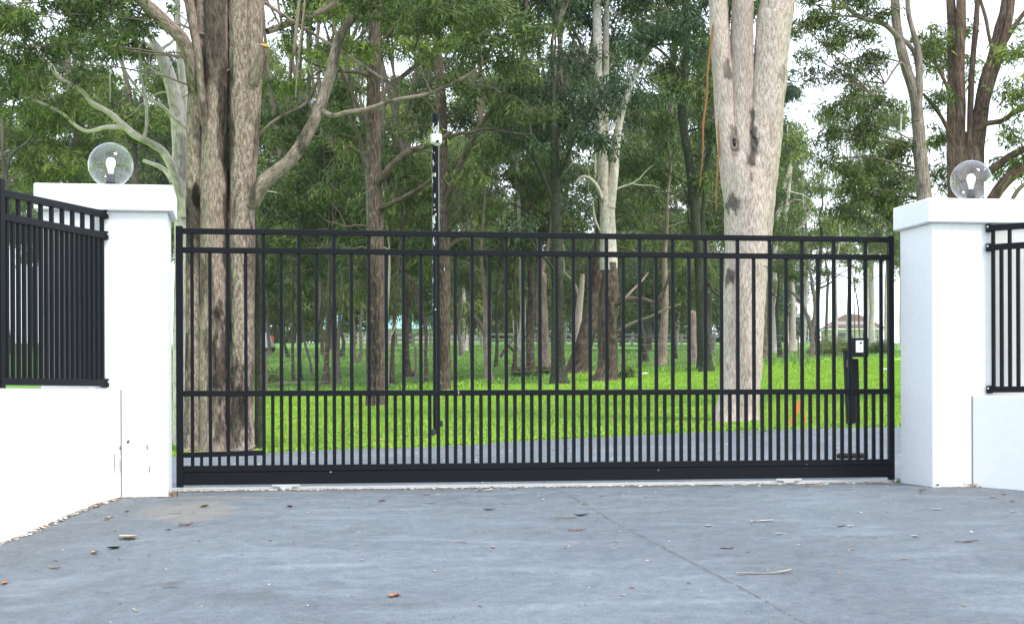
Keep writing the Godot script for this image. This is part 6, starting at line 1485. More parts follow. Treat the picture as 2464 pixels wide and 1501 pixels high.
	grow("far_gum_tree", "far grey-trunked gum of the dense grove seen over the fence panel", "far gums of the grove", "grey", Vector3(-8.52, 4.17, -98.37), "mid", 6, 0.06, 1.35, 2.6, [
		["trunk", 0, -0.25, 0, 0.157, 0, 0.26, 0, 0.125, -0.04, 3.49, 0, 0.121, -0.02, 6.72, 0, 0.108, 0.29, 11.79, 0, 0.054],
	], [
		-0.92, 16.22, -2.88, 2.02, 1.72, -1.47, 15.56, -3.24, 1.76, 1.59, 1.88, 13.1, 1.05, 1.94, 1.41, -0.41, 12.44, -0.72, 1.79, 1.21, -0.98, 11.65, -2.8, 1.34, 1.28, 1.1, 9.5, 2.81, 1.4, 0.94, -0.39, 8.83, 0.21, 1.44, 1.08, -0.56, 7.4, 3.92, 1.67, 1.47, 0.02, 6.91, -0.51, 1.46, 1.31
	], [])
	grow("far_gum_tree", "far brown-trunked gum of the dense grove seen over the fence panel", "far gums of the grove", "fibrous", Vector3(-5.49, 3.11, -75.86), "mid", 6, 0.06, 1.35, 2.6, [
		["trunk", 0, -0.25, 0, 0.143, 0, 0.56, 0, 0.114, 0.17, 3.13, 0, 0.097, 0.08, 5.71, 0, 0.086, -0.19, 8.61, 0, 0.043],
	], [
		-0.42, 12.2, 3.17, 1.52, 1.1, -0.56, 12.37, -0.5, 1.32, 1.11, -0.98, 11.56, -3.67, 1.5, 1.18, -1.75, 10.5, -2.17, 1.29, 0.85, -0.2, 9.84, -2.77, 1.33, 1.25, 0.51, 8.29, 3.19, 1.19, 1.06, 0.42, 7.62, -1.1, 1.43, 0.96, -0.18, 6.62, 1.25, 1, 0.7, 1.94, 5.52, 3.77, 1.14, 0.91
	], [])
	grow("far_gum_tree", "far grey-trunked gum of the dense grove seen over the fence panel", "far gums of the grove", "grey", Vector3(-4.51, 3.55, -85.76), "fresh", 6, 0.06, 1.35, 2.6, [
		["trunk", 0, -0.25, 0, 0.15, 0, 0.46, 0, 0.12, 0.16, 3.34, 0, 0.108, -0.04, 6.21, 0, 0.096, -0.39, 9.47, 0, 0.048],
	], [
		-0.21, 16.03, -3.98, 1.66, 1.07, 0.62, 14.64, -3.21, 1.52, 1.17, -0.77, 13.48, 0.54, 1.09, 0.97, -0.42, 12.02, -2.41, 1.76, 1.21, -0.7, 11.3, -3.77, 1.23, 0.99, -0.11, 10.18, -0.56, 1.77, 1.4, -0.02, 8.63, -2.85, 1.59, 1.31, -0.68, 7.37, 2.87, 1.24, 1.04, -1.71, 6.25, -3.84, 1.17, 0.98
	], [])
	grow("far_gum_tree", "far pale-trunked gum of the dense grove closing the view across the paddock", "far gums of the grove", "pale", Vector3(-3, 3.34, -81.11), "mid", 6, 0.06, 1.35, 2.6, [
		["trunk", 0, -0.25, 0, 0.132, 0, 0.51, 0, 0.105, -0.15, 3.26, 0, 0.103, -0.15, 6, 0, 0.091, -0.22, 9.27, 0, 0.046],
	], [
		0.25, 14.58, 3.68, 1.52, 1.27, -0.3, 14.43, 1.75, 1.65, 1.26, 1.51, 13.7, 2.34, 1.21, 0.96, 0.41, 12.66, 3.77, 1.1, 0.77, -1.2, 12.64, -0.92, 1.43, 1.16, -1.24, 11.8, -1.19, 1.09, 0.98, -1.31, 11.47, -3.72, 1.21, 0.86, -1.58, 10.29, -3.26, 1.31, 1.13, -0.44, 8.95, 2.69, 1.55, 1.22, -0.57, 8.27, -0.98, 1.15, 1, 0.87, 7.48, -2.18, 1.2, 0.96, 1.19, 6.44, 3.2, 1.08, 0.78, -1.14, 6.1, -2.3, 1.31, 1.1
	], [])
	grow("far_gum_tree", "far pale-trunked gum of the dense grove closing the view across the paddock", "far gums of the grove", "pale", Vector3(-1.18, 2.87, -71.4), "fresh", 6, 0.06, 1.35, 2.6, [
		["trunk", 0, -0.25, 0, 0.15, 0, 0.65, 0, 0.12, -0.07, 3.12, 0, 0.092, 0.17, 5.58, 0, 0.082, -0.06, 9.24, 0, 0.041],
	], [
		0.31, 15.2, -2.49, 1.39, 1, 1.4, 13.4, 2.07, 0.94, 0.85, -0.49, 12.98, 2.53, 1.33, 0.97, 1.06, 12.38, 1.02, 1.13, 0.89, 0.94, 11.83, -1.07, 1.48, 1.03, 1.28, 10.51, 1.63, 1.32, 0.86, -0.79, 10.7, -3.22, 1.6, 1.49, 0.54, 9.34, 1.42, 1.07, 0.76, -0.63, 9.07, -2.75, 1.34, 1.18, 0.43, 7.66, 0.52, 1.26, 1.18, 0.31, 7.11, 1.36, 1.21, 1.13, -0.7, 6.16, 1.24, 1.48, 1.31, 0.88, 4.96, 3.79, 1.4, 1.2
	], [])
	grow("far_gum_tree", "far white-trunked gum of the dense grove closing the view across the paddock", "far gums of the grove", "smooth", Vector3(0.22, 2.74, -68.23), "mid", 6, 0.06, 1.35, 2.6, [
		["trunk", 0, -0.25, 0, 0.16, 0, 0.68, 0, 0.128, -0.04, 3.06, 0, 0.089, 0.25, 5.44, 0, 0.079, -0.03, 9.51, 0, 0.04],
	], [
		0.11, 13.71, 1.53, 1.43, 1.34, -0.2, 13.63, -3.57, 1.45, 1.14, -0.4, 12.82, -2.98, 1.19, 1.11, 0.23, 11.87, -1.91, 0.94, 0.84, 0.05, 11.29, -2, 1.51, 1.23, -0.42, 10.78, -1.52, 1.13, 0.79, 0.12, 10.1, -2.07, 1.35, 0.96, 0.83, 9.1, -1.61, 1.18, 0.89, 0.57, 7.66, 2.52, 0.94, 0.71, -0.63, 7.37, 0.79, 1.33, 1.14, 0.56, 7, -1.69, 1.38, 0.93, -1.44, 6.43, -2.42, 1.05, 0.76, -0.95, 5.31, -0.25, 1.16, 0.86
	], [])
	grow("far_gum_tree", "far brown-trunked gum of the dense grove closing the view across the paddock", "far gums of the grove", "fibrous", Vector3(1.51, 2.93, -72.53), "fresh", 6, 0.06, 1.35, 2.6, [
		["trunk", 0, -0.25, 0, 0.118, 0, 0.64, 0, 0.095, 0.17, 3.15, 0, 0.094, 0.16, 5.66, 0, 0.084, -0.31, 10.69, 0, 0.042],
	], [
		-1.33, 15.54, -3.93, 1.27, 1.03, 0.54, 13.11, 1.22, 1.33, 1.25, -0.53, 12.46, 2.2, 1.07, 0.69, -0.33, 10.87, 2.77, 1.09, 0.92, 1.01, 9.91, 1.94, 1.02, 0.93, 0.71, 9.8, -1.05, 1.07, 0.8, 0.37, 8.89, -3.67, 1.23, 0.88, 1.26, 6.99, 3.24, 1.28, 1.11, -0.21, 6.17, -1.6, 1.28, 0.88, 0.43, 5.31, -0.45, 1, 0.69, -1.53, 4.09, -2.47, 1.03, 0.8, 1.17, 2.92, 2.3, 0.92, 0.84, 0.32, 2.3, -0.63, 1.13, 0.91
	], [])
	grow("far_gum_tree", "far white-trunked gum of the dense grove closing the view across the paddock", "far gums of the grove", "smooth", Vector3(3.07, 3.42, -81.6), "fresh", 6, 0.06, 1.35, 2.6, [
		["trunk", 0, -0.25, 0, 0.191, 0, 0.46, 0, 0.153, 0.16, 3.25, 0, 0.105, -0.2, 6.04, 0, 0.093, -0.16, 9.68, 0, 0.046],
	], [
		0.13, 14.94, 0.28, 1.42, 1.1, -0.67, 14.39, -3.35, 1.19, 1, -0.36, 12.49, 0.52, 1.54, 1.31, 0.84, 11.37, 2.92, 1.26, 0.86, 1.23, 10.39, 1.92, 1.46, 1.04, 0.7, 9, 3.55, 1.1, 0.9, -0.42, 8.95, -2.18, 1.24, 0.9, 1.05, 6.81, 2.7, 1.15, 0.82, 0.23, 6.51, -2.18, 1.2, 1.04, 0.97, 5.11, 3.27, 1.37, 1.2, 0.15, 4.45, -2.93, 1.69, 1.51, 1.07, 3.15, 1.01, 1.38, 1.31, -0.06, 1.75, 0.35, 1.4, 1.2
	], [])
	grow("far_gum_tree", "far grey-trunked gum of the dense grove closing the view across the paddock", "far gums of the grove", "grey", Vector3(4.4, 2.99, -72.87), "fresh", 6, 0.06, 1.35, 2.6, [
		["trunk", 0, -0.25, 0, 0.125, 0, 0.6, 0, 0.1, -0.03, 3.13, 0, 0.095, 0.09, 5.67, 0, 0.085, -0.05, 9.54, 0, 0.042],
	], [
		-0.37, 15.39, -2.92, 1.61, 1.09, 0.99, 14.13, -3.08, 1.04, 0.73, -0.02, 12.21, 2.43, 1.14, 1.04, -0.57, 11.56, 0.11, 0.96, 0.69, -0.12, 10.87, -1.17, 1.19, 1.08, 0.64, 9.29, 3.28, 1.11, 0.72, 0.92, 8.28, 3.91, 1.12, 0.73, -0.22, 7.79, -1.93, 1.49, 0.99, 1.23, 6.45, 2.69, 1.49, 1.27, 1.1, 5.47, -1.85, 1.13, 1, 1.25, 4.37, -0.13, 0.97, 0.77, -0.93, 3.57, 1.16, 1.46, 1.23, 1.15, 2.12, -0.41, 1.49, 1.29
	], [])
	grow("far_gum_tree", "far grey-trunked gum of the dense grove closing the view across the paddock", "far gums of the grove", "grey", Vector3(7.34, 4.27, -98.79), "mid", 6, 0.06, 1.35, 2.6, [
		["trunk", 0, -0.25, 0, 0.187, 0, 0.22, 0, 0.149, 0.02, 3.53, 0, 0.124, -0.12, 6.85, 0, 0.111, -0.37, 11.76, 0, 0.055],
	], [
		0.21, 19.03, -1.17, 1.65, 1.26, -0.52, 17.89, -0.32, 1.73, 1.12, -1.31, 15.7, -1.82, 1.3, 1.11, -0.72, 14.77, 0.23, 1.66, 1.36, -1.27, 12.38, 2.17, 2.03, 1.66, 0.38, 11.57, -1.1, 1.9, 1.61, 1.39, 10.51, 1.45, 1.88, 1.77, 0.92, 9.18, 1.08, 1.86, 1.49, -0.41, 8.04, -1.3, 1.72, 1.13, -0.23, 6.75, -2.05, 2.1, 1.59, -0.88, 5.06, 2.97, 1.49, 0.96, 0, 3.87, -2.65, 1.65, 1.22, -0.59, 2.73, 0.41, 1.49, 1.3
	], [])
	grow("far_gum_tree", "far white-trunked gum of the dense grove closing the view across the paddock", "far gums of the grove", "smooth", Vector3(7.63, 3.27, -77.48), "fresh", 6, 0.06, 1.35, 2.6, [
		["trunk", 0, -0.25, 0, 0.167, 0, 0.49, 0, 0.133, -0.14, 3.17, 0, 0.101, -0.18, 5.86, 0, 0.09, 0.1, 8.57, 0, 0.045],
	], [
		1.09, 13.63, -1.45, 1.52, 1.38, 0.24, 12.64, 1.01, 1.59, 1.41, -0.9, 11.31, 3.14, 0.99, 0.77, -1.35, 11.36, -3.55, 1.4, 1, -1.06, 9.91, 0.6, 1.03, 0.93, -0.91, 9.07, -3.88, 1.05, 0.89, -0.76, 8.38, -3.78, 1.07, 0.98, 1.02, 6.55, 2.91, 1.37, 0.95, 0.6, 5.31, 3.9, 1.02, 0.91, 0.93, 5.14, -1.46, 1.67, 1.08, -0.01, 3.68, 2.68, 1.18, 1.02, -0.54, 3.12, 2.72, 0.99, 0.8, -0.18, 2.04, 2.93, 1.21, 1.04
	], [])
	grow("far_gum_tree", "far grey-trunked gum of the dense grove closing the view across the paddock", "far gums of the grove", "grey", Vector3(11.03, 4.33, -99), "fresh", 6, 0.06, 1.35, 2.6, [
		["trunk", 0, -0.25, 0, 0.177, 0, 0.17, 0, 0.141, 0.06, 3.51, 0, 0.125, 0.27, 6.85, 0, 0.111, 0.01, 11.57, 0, 0.056],
	], [
		0.27, 17.22, 0.24, 1.84, 1.39, 0.4, 15.84, 2.47, 1.43, 0.96, 0.7, 13.69, 3.83, 1.33, 1.02, -1.39, 13.45, -2.36, 1.81, 1.47, 0.58, 11.54, 3.22, 1.43, 1.25, 0.91, 10.79, -1.19, 1.99, 1.61, 1.4, 9.15, 3.3, 1.57, 1.11, -1.2, 8.49, -3.79, 1.63, 1.46, 1.12, 6.93, 1.39, 1.25, 1.17, -0.46, 6.21, -1, 1.46, 1.35, -1.43, 4.44, 1.67, 1.94, 1.26, -0.69, 3.83, -1.77, 1.57, 1.22, 1.61, 1.81, -0.18, 1.67, 1.49
	], [])
	grow("far_gum_tree", "far pale-trunked gum of the dense grove closing the view across the paddock", "far gums of the grove", "pale", Vector3(12.27, 3.98, -91.49), "mid", 6, 0.06, 1.35, 2.6, [
		["trunk", 0, -0.25, 0, 0.158, 0, 0.26, 0, 0.126, -0.07, 3.38, 0, 0.117, -0.28, 6.51, 0, 0.104, -0.48, 9.54, 0, 0.052],
	], [
		-0.73, 16.65, 2.26, 1.88, 1.23, -1.39, 15.69, -0.49, 1.75, 1.56, 1.48, 14.34, 2.44, 1.25, 1.07, -1.1, 13.8, 0.02, 1.88, 1.39, -0.1, 12.45, -0.69, 1.77, 1.36, -0.14, 10.38, 3.16, 1.64, 1.23, 0.32, 9.97, -2.92, 1.37, 0.88, 0.52, 8.75, -3.61, 1.68, 1.46, -0.99, 6.44, 3.76, 1.18, 1.11, -0.79, 5.82, 1.07, 1.16, 0.94, 0.26, 4.36, 3.66, 1.88, 1.71, 1.05, 4.01, -2.21, 1.97, 1.87, -1.29, 2.41, 3.73, 1.66, 1.21
	], [])
	grow("far_gum_tree", "far white-trunked gum of the dense grove closing the view across the paddock", "far gums of the grove", "smooth", Vector3(10.51, 2.8, -66.93), "fresh", 6, 0.06, 1.35, 2.6, [
		["trunk", 0, -0.25, 0, 0.171, 0, 0.6, 0, 0.137, -0.07, 2.99, 0, 0.09, -0.08, 5.38, 0, 0.08, -0.34, 8.15, 0, 0.04],
	], [
		0.92, 13.08, -0.81, 1.5, 1.3, 1.16, 12.45, -0.92, 1.16, 0.89, 1.24, 11.15, 0.86, 0.97, 0.62, 0.25, 10.32, -2.07, 1.08, 0.82, 0.91, 9.14, 3.27, 0.93, 0.82, -0.38, 8.76, 0.39, 1.3, 1.1, -1.05, 7.35, 2.83, 1.42, 1.25, 1.22, 6.52, 1.04, 1.23, 0.88, 0.53, 5.53, 0.21, 1.12, 0.86, -0.4, 4.7, 0.34, 1.29, 1.09, -0.56, 4.11, -0.21, 1.26, 1.18, -0.13, 2.99, -2.86, 1.25, 0.89, 0.13, 1.62, 2.51, 1.17, 0.95
	], [])
	grow("far_gum_tree", "far grey-trunked gum of the dense grove closing the view across the paddock", "far gums of the grove", "grey", Vector3(12.27, 3.03, -70.94), "fresh", 6, 0.06, 1.35, 2.6, [
		["trunk", 0, -0.25, 0, 0.148, 0, 0.51, 0, 0.118, 0.06, 3.02, 0, 0.094, 0.21, 5.54, 0, 0.084, 0.36, 8.37, 0, 0.042],
	], [
		-0.95, 14.14, -1.99, 1.49, 1.03, 0.81, 13.4, -0.38, 1.17, 0.95, 1.29, 12.42, -0.41, 1.2, 1.03, 0.7, 10.81, 1.44, 1.42, 0.98, -0.65, 10.33, -1.28, 1.29, 0.98, -0.8, 9.61, -3.54, 0.99, 0.82, -0.58, 8.56, -2.07, 1.43, 1.06, 0.34, 7.03, -2.39, 1.03, 0.94, 0.28, 6.47, -3.65, 1.5, 1.14, 0.55, 5.15, -0.74, 1.18, 0.87, -0.35, 3.88, 0.63, 1.44, 1.1, 1.19, 2.77, -1.02, 1.08, 0.93, -1.1, 1.98, -0.96, 1.16, 1.03
	], [])
	grow("far_gum_tree", "far white-trunked gum of the dense grove closing the view across the paddock", "far gums of the grove", "smooth", Vector3(15.42, 3.53, -81.59), "blue", 6, 0.06, 1.35, 2.6, [
		["trunk", 0, -0.25, 0, 0.19, 0, 0.38, 0, 0.152, -0.17, 3.23, 0, 0.107, 0.08, 6.07, 0, 0.095, -0.01, 9.01, 0, 0.047],
	], [
		-0.12, 15.58, 0.09, 1.7, 1.35, 0.77, 14.82, -3.68, 1.6, 1.23, 0.85, 13.69, -3.06, 1.51, 1.34, 0.99, 12.99, -3.29, 1.16, 0.78, -1.21, 10.63, 1.69, 1.44, 1.24, 0.57, 9.9, 0.67, 1.1, 0.85, 1.11, 8.56, -1.33, 1.67, 1.15, 1.45, 7.92, -1.9, 1.09, 0.8, 1.04, 6.77, 0.09, 1.25, 1.02, -0.53, 5.35, 2.42, 1.08, 0.99, -0.83, 4.03, 0.29, 1.25, 0.82, -0.02, 3.43, -1.07, 1.41, 1.17, 1.25, 2.03, -3.59, 1.26, 1.03
	], [])
	grow("far_gum_tree", "far brown-trunked gum of the dense grove closing the view across the paddock", "far gums of the grove", "fibrous", Vector3(17.05, 3.59, -82.59), "mid", 6, 0.06, 1.35, 2.6, [
		["trunk", 0, -0.25, 0, 0.178, 0, 0.36, 0, 0.142, -0.06, 3.24, 0, 0.108, -0.13, 6.12, 0, 0.096, 0.32, 10.75, 0, 0.048],
	], [
		-0.07, 14.82, -0.44, 1.52, 1.42, -0.09, 14.22, -3.61, 1.17, 0.98, 0.25, 11.99, 3.38, 1.09, 0.76, 0.01, 11.51, 1.4, 1.63, 1.4, 0.92, 10.39, 3.34, 1.19, 0.82, -1.16, 9.4, 3.61, 1.11, 0.99, -0.69, 8.45, 1.49, 1.53, 1.42, 0.53, 7.47, 2.69, 1.09, 0.71, 0.25, 6.53, 0.48, 1.24, 0.92, -0.45, 5.87, -2.78, 1.79, 1.63, -0.29, 4.06, -0.96, 1.81, 1.17, 0.15, 3.07, -0.28, 1.25, 0.83, 0.46, 1.76, 2.63, 1.35, 0.92
	], [])
	grow("far_gum_tree", "far white-trunked gum of the dense grove closing the view across the paddock", "far gums of the grove", "smooth", Vector3(20.89, 4.15, -95.41), "mid", 6, 0.06, 1.35, 2.6, [
		["trunk", 0, -0.25, 0, 0.234, 0, 0.25, 0, 0.187, 0.02, 3.53, 0, 0.123, -0.14, 6.81, 0, 0.109, -0.13, 9.83, 0, 0.055],
	], [
		0.42, 19.11, -2.39, 1.51, 1.33, 0.9, 16.96, 0.63, 1.85, 1.72, -1.21, 16.36, -2.45, 1.74, 1.12, -1.02, 14.77, -0.15, 1.48, 1.11, -1.29, 12.83, 2.47, 1.49, 1.35, 0.96, 11.81, -2.71, 1.64, 1.11, -1.46, 10.55, -0.7, 1.27, 1.05, 1.06, 8.58, 1.82, 1.55, 1.03, 0.7, 7.79, -3.96, 1.58, 1.06, -0.54, 6.43, -3.15, 1.97, 1.43, -0.7, 5.36, -1.41, 1.37, 1.12, -1.55, 3.66, 3.6, 1.64, 1.18, 1.53, 2.41, 1.81, 1.66, 1.54
	], [])
	grow("far_gum_tree", "far pale-trunked gum of the dense grove closing the view across the paddock", "far gums of the grove", "pale", Vector3(17.85, 3.07, -72.35), "mid", 6, 0.06, 1.35, 2.6, [
		["trunk", 0, -0.25, 0, 0.128, 0, 0.53, 0, 0.103, -0.14, 3.11, 0, 0.097, 0.19, 5.7, 0, 0.086, 0.21, 10.79, 0, 0.043],
	], [
		1.28, 15.15, 0.99, 1.5, 1.16, -0.85, 14.78, -2.26, 1.37, 1.17, -0.05, 12.68, 2.57, 1.43, 1.29, -1.08, 11.84, 2.18, 1.16, 0.82, -1.06, 10.93, 0.73, 1.16, 1.02, 1.38, 10.49, -3.74, 1.23, 1.09, -0.06, 8.06, 2.38, 1.04, 0.72, 1.02, 7.11, 1.67, 1.08, 0.93, 0.99, 6.8, 0.2, 0.97, 0.63, 0.13, 5.25, 2.93, 0.98, 0.65, -0.39, 4.38, 3.77, 1.15, 0.98, -0.01, 3.15, -0.03, 1.49, 1.32, -0.49, 2.37, -0.27, 1.42, 0.93
	], [])
	grow("far_gum_tree", "far grey-trunked gum of the dense grove closing the view across the paddock", "far gums of the grove", "grey", Vector3(22.77, 3.78, -86.72), "mid", 6, 0.06, 1.35, 2.6, [
		["trunk", 0, -0.25, 0, 0.173, 0, 0.32, 0, 0.138, 0.07, 3.36, 0, 0.114, 0.33, 6.39, 0, 0.101, 0.05, 12.13, 0, 0.051],
	], [
		1.26, 15.22, -2.42, 1.36, 0.97, -0.07, 13.75, 1.48, 1.3, 1.21, 0.79, 12.47, 1.46, 1.41, 1.26, -0.32, 11.26, 1.22, 1.74, 1.16, 0.16, 10.13, 2.34, 1.36, 1.24, -1.56, 9.76, 2.5, 1.47, 0.99, 0.05, 8.92, -2.29, 1.63, 1.22, 0.62, 7.98, -3.3, 1.84, 1.35, -0.31, 6.39, 2.46, 1.63, 1.39, -1.24, 5.9, -2.53, 1.7, 1.53, -0.6, 4.24, 3.12, 1.81, 1.29, -0.54, 2.88, 3.65, 1.75, 1.4, -0.78, 2.26, -2.7, 1.94, 1.76
	], [])
	grow("far_gum_tree", "far brown-trunked gum of the dense grove closing the view across the paddock", "far gums of the grove", "fibrous", Vector3(18.83, 2.72, -63.95), "mid", 6, 0.06, 1.35, 2.6, [
		["trunk", 0, -0.25, 0, 0.167, 0, 0.59, 0, 0.134, -0.01, 2.93, 0, 0.088, 0.19, 5.27, 0, 0.078, -0.16, 9.67, 0, 0.039],
	], [
		0.25, 11.39, 2.03, 1.28, 0.88, 0.23, 11.56, -1.87, 1.15, 0.86, 0.21, 9.83, 3.5, 1.01, 0.87, 0.26, 9, 1.53, 0.89, 0.71, 1.03, 9.05, -0.98, 1.41, 0.95, -0.76, 7.94, -0.33, 1.18, 0.99, -1.01, 6.85, -1.83, 1.19, 1.12, 0.26, 6.6, -2.61, 1.46, 1.4, 0.12, 5.02, 2.18, 1.41, 1.01, -0.49, 4.46, 3.6, 1.14, 0.76, 0.81, 3.3, 3.22, 1.12, 0.84, -0.02, 2.9, 0.26, 1.36, 0.89, 0.86, 1.79, -1.54, 1.01, 0.67
	], [])
	grow("far_gum_tree", "far pale-trunked gum of the dense grove closing the view across the paddock", "far gums of the grove", "pale", Vector3(26.05, 3.73, -86.24), "fresh", 6, 0.06, 1.35, 2.6, [
		["trunk", 0, -0.25, 0, 0.189, 0, 0.36, 0, 0.151, 0.2, 3.4, 0, 0.114, 0.22, 6.43, 0, 0.101, -0.11, 9.54, 0, 0.051],
	], [
		-0.19, 17.02, -3.13, 1.33, 1.04, -0.11, 16.21, -1.87, 1.46, 1.39, -0.21, 14.51, 1.1, 1.81, 1.64, -0.99, 12.96, -0.24, 1.38, 1.22, 0.92, 12.08, -1.1, 1.66, 1.21, -0.43, 10.61, -1.92, 1.57, 1.32, 1.15, 9.42, -1.17, 1.18, 0.97, -0.79, 7.86, 0.39, 1.33, 0.88, 0.06, 7.16, -3.11, 1.7, 1.53, 1.26, 5.93, 1.54, 1.6, 1.35, 1.49, 4.49, -1.27, 1.46, 1.28, -0.73, 3.36, 2.97, 1.7, 1.19, 0.83, 2.35, -2.93, 1.58, 1.47
	], [])
	grow("far_gum_tree", "far white-trunked gum of the dense grove closing the view across the paddock", "far gums of the grove", "smooth", Vector3(21.87, 2.79, -65.72), "mid", 6, 0.06, 1.35, 2.6, [
		["trunk", 0, -0.25, 0, 0.144, 0, 0.59, 0, 0.115, 0.12, 2.99, 0, 0.09, 0.11, 5.4, 0, 0.08, 0.09, 9.25, 0, 0.04],
	], [
		1.08, 13.8, -2.79, 1.46, 1.33, -0.32, 11.49, 3.19, 1.3, 1.21, 0.75, 11.57, -2.95, 1.45, 1.33, 0.71, 10.72, -3.46, 1.38, 1.01, -0.28, 9.66, -2.21, 1.44, 1.02, 1.32, 8.94, -1.12, 1.33, 1.19, 1.33, 7.9, -3.97, 0.99, 0.74, -0.47, 6.61, -0.43, 0.99, 0.65, -0.78, 6, -3.12, 1.44, 1.31, -0.43, 4.97, 0.55, 1.27, 0.95, -0.95, 3.91, 2.47, 1.34, 1.22, 0.67, 2.94, 0.04, 0.92, 0.6, 0.24, 2.07, 0.68, 0.93, 0.81
	], [])
	grow("far_gum_tree", "far brown-trunked gum of the dense grove closing the view across the paddock", "far gums of the grove", "fibrous", Vector3(27.47, 3.45, -80.18), "fresh", 6, 0.06, 1.35, 2.6, [
		["trunk", 0, -0.25, 0, 0.151, 0, 0.44, 0, 0.121, 0.15, 3.3, 0, 0.107, 0.35, 6.16, 0, 0.095, 0.32, 10.16, 0, 0.048],
	], [
		-0.29, 16.27, 1.67, 1.15, 0.99, -0.62, 15.77, -1.74, 1.34, 1.03, 0.41, 14.92, -2.42, 1.64, 1.28, -0.83, 12.54, 1.61, 1.19, 0.98, 1.07, 11.08, 1.78, 1.58, 1.47, -1.16, 9.99, 2.91, 1.08, 0.7, -0.31, 9.53, -2.69, 1.57, 1.18, -0.21, 8.38, -2.6, 1.83, 1.2, 1.34, 7.48, -3.18, 1.77, 1.39, 0.27, 5.82, 3.92, 1.13, 0.9, 0.33, 4.45, -2.97, 1.69, 1.53, 0.29, 3.94, -1.98, 1.51, 1.07, 0.09, 2.46, 3.84, 1.65, 1.56
	], [])
	grow("far_gum_tree", "far pale-trunked gum of the dense grove closing the view across the paddock", "far gums of the grove", "pale", Vector3(31.24, 3.78, -87.16), "blue", 6, 0.06, 1.35, 2.6, [
		["trunk", 0, -0.25, 0, 0.21, 0, 0.36, 0, 0.168, 0.15, 3.44, 0, 0.116, -0.24, 6.53, 0, 0.103, -0.46, 11.58, 0, 0.051],
	], [
		-0.9, 18.05, -2.37, 1.95, 1.74, 1.09, 16.42, 0.48, 1.85, 1.39, 1.67, 15.75, -2.36, 1.79, 1.15, -1.67, 13.55, 3.56, 1.77, 1.63, 0.82, 12.24, 3.31, 1.55, 1.33, 1.12, 11.48, -2.65, 1.64, 1.5, 1.59, 9.96, -0.24, 1.83, 1.59, -1.02, 8.51, -0.95, 1.64, 1.31, 1.14, 7.23, 0.53, 1.77, 1.13, 1.07, 6.12, -2.06, 1.36, 1.15, -1.42, 4.53, -0.78, 1.32, 1.04, 0.79, 3.1, 0.45, 1.89, 1.24, -1.39, 2.22, -0.17, 1.48, 1.17
	], [])
	grow("far_gum_tree", "hazy far gum in the pale gap past the three-stemmed pale gum", "hazy far gums", "smooth", Vector3(40.49, 4.78, -108.24), "fresh", 6, 0.06, 1.5, 1.6, [
		["trunk", 0, -0.47, 0, 0.196, 0, -0.22, 0, 0.156, -0.18, 5.41, 0, 0.141, -0.27, 10.73, 0, 0.11, 0.09, 15.9, 0, 0.063],
	], [
		0.24, 16.38, -0.95, 1.32, 1.25, -0.85, 15.46, -3.32, 1.16, 0.98, 0.64, 13.92, 1.65, 1.5, 1.22, -0.16, 12.97, 0.48, 1.52, 1.3, 0.45, 12.67, -2.33, 1.24, 1.12, 0.4, 10.79, 0.9, 1.6, 1.53, 0.93, 10.61, -2.09, 1.48, 0.99, -0.96, 8.81, -1.53, 1.81, 1.32, 0.67, 8.34, -2.46, 1.46, 1.09, 0.97, 7.43, -2.29, 1.13, 1
	], [])
	grow("far_gum_tree", "hazy far gum in the pale gap past the three-stemmed pale gum", "hazy far gums", "smooth", Vector3(39.23, 4.43, -100.86), "fresh", 6, 0.06, 1.5, 1.6, [
		["trunk", 0, -0.36, 0, 0.184, 0, -0.11, 0, 0.147, 0.22, 5.19, 0, 0.132, 0.1, 10.19, 0, 0.103, -0.29, 14.67, 0, 0.059],
	], [
		-0.55, 15.45, -3.53, 1.57, 1.02, -1.39, 13.6, 2.41, 1.44, 1.34, -0.03, 13.95, -2.93, 1.47, 1.06, -0.84, 12.38, -2.7, 1.62, 1.24, 0.3, 11.41, 0.98, 1.64, 1.3, 0.21, 10.61, -3.89, 1.57, 1.41, -0.29, 9.08, 2.53, 1.22, 0.92, -0.14, 9.18, -3.37, 1.58, 1.19, 1.26, 7.88, -1.3, 1.05, 0.82, 0.53, 7.2, -3.57, 1.13, 0.8
	], [])
	grow("far_gum_tree", "hazy far gum in the pale gap past the three-stemmed pale gum", "hazy far gums", "smooth", Vector3(44.28, 4.64, -105.68), "fresh", 6, 0.06, 1.5, 1.6, [
		["trunk", 0, -0.4, 0, 0.193, 0, -0.15, 0, 0.154, 0.23, 5.4, 0, 0.139, 0.41, 10.63, 0, 0.108, 0.09, 18.28, 0, 0.062],
	], [
		0.08, 17.97, 2.04, 1.49, 1.05, -0.86, 16.43, 3.58, 1.52, 1.03, -0.59, 16.4, -1.73, 1.52, 1.43, 0.79, 14.67, 2.93, 1.27, 0.85, 1.1, 14.1, -2.86, 1.54, 1.35, -0.64, 12.79, 1.84, 1.09, 0.73, -1.56, 11.18, 1.78, 1.1, 0.9, 1.24, 10.14, -0.4, 1.43, 1.34, 0.24, 8.93, -2.61, 1.27, 1.1, 1.39, 7.5, -1.42, 1.7, 1.34
	], [])
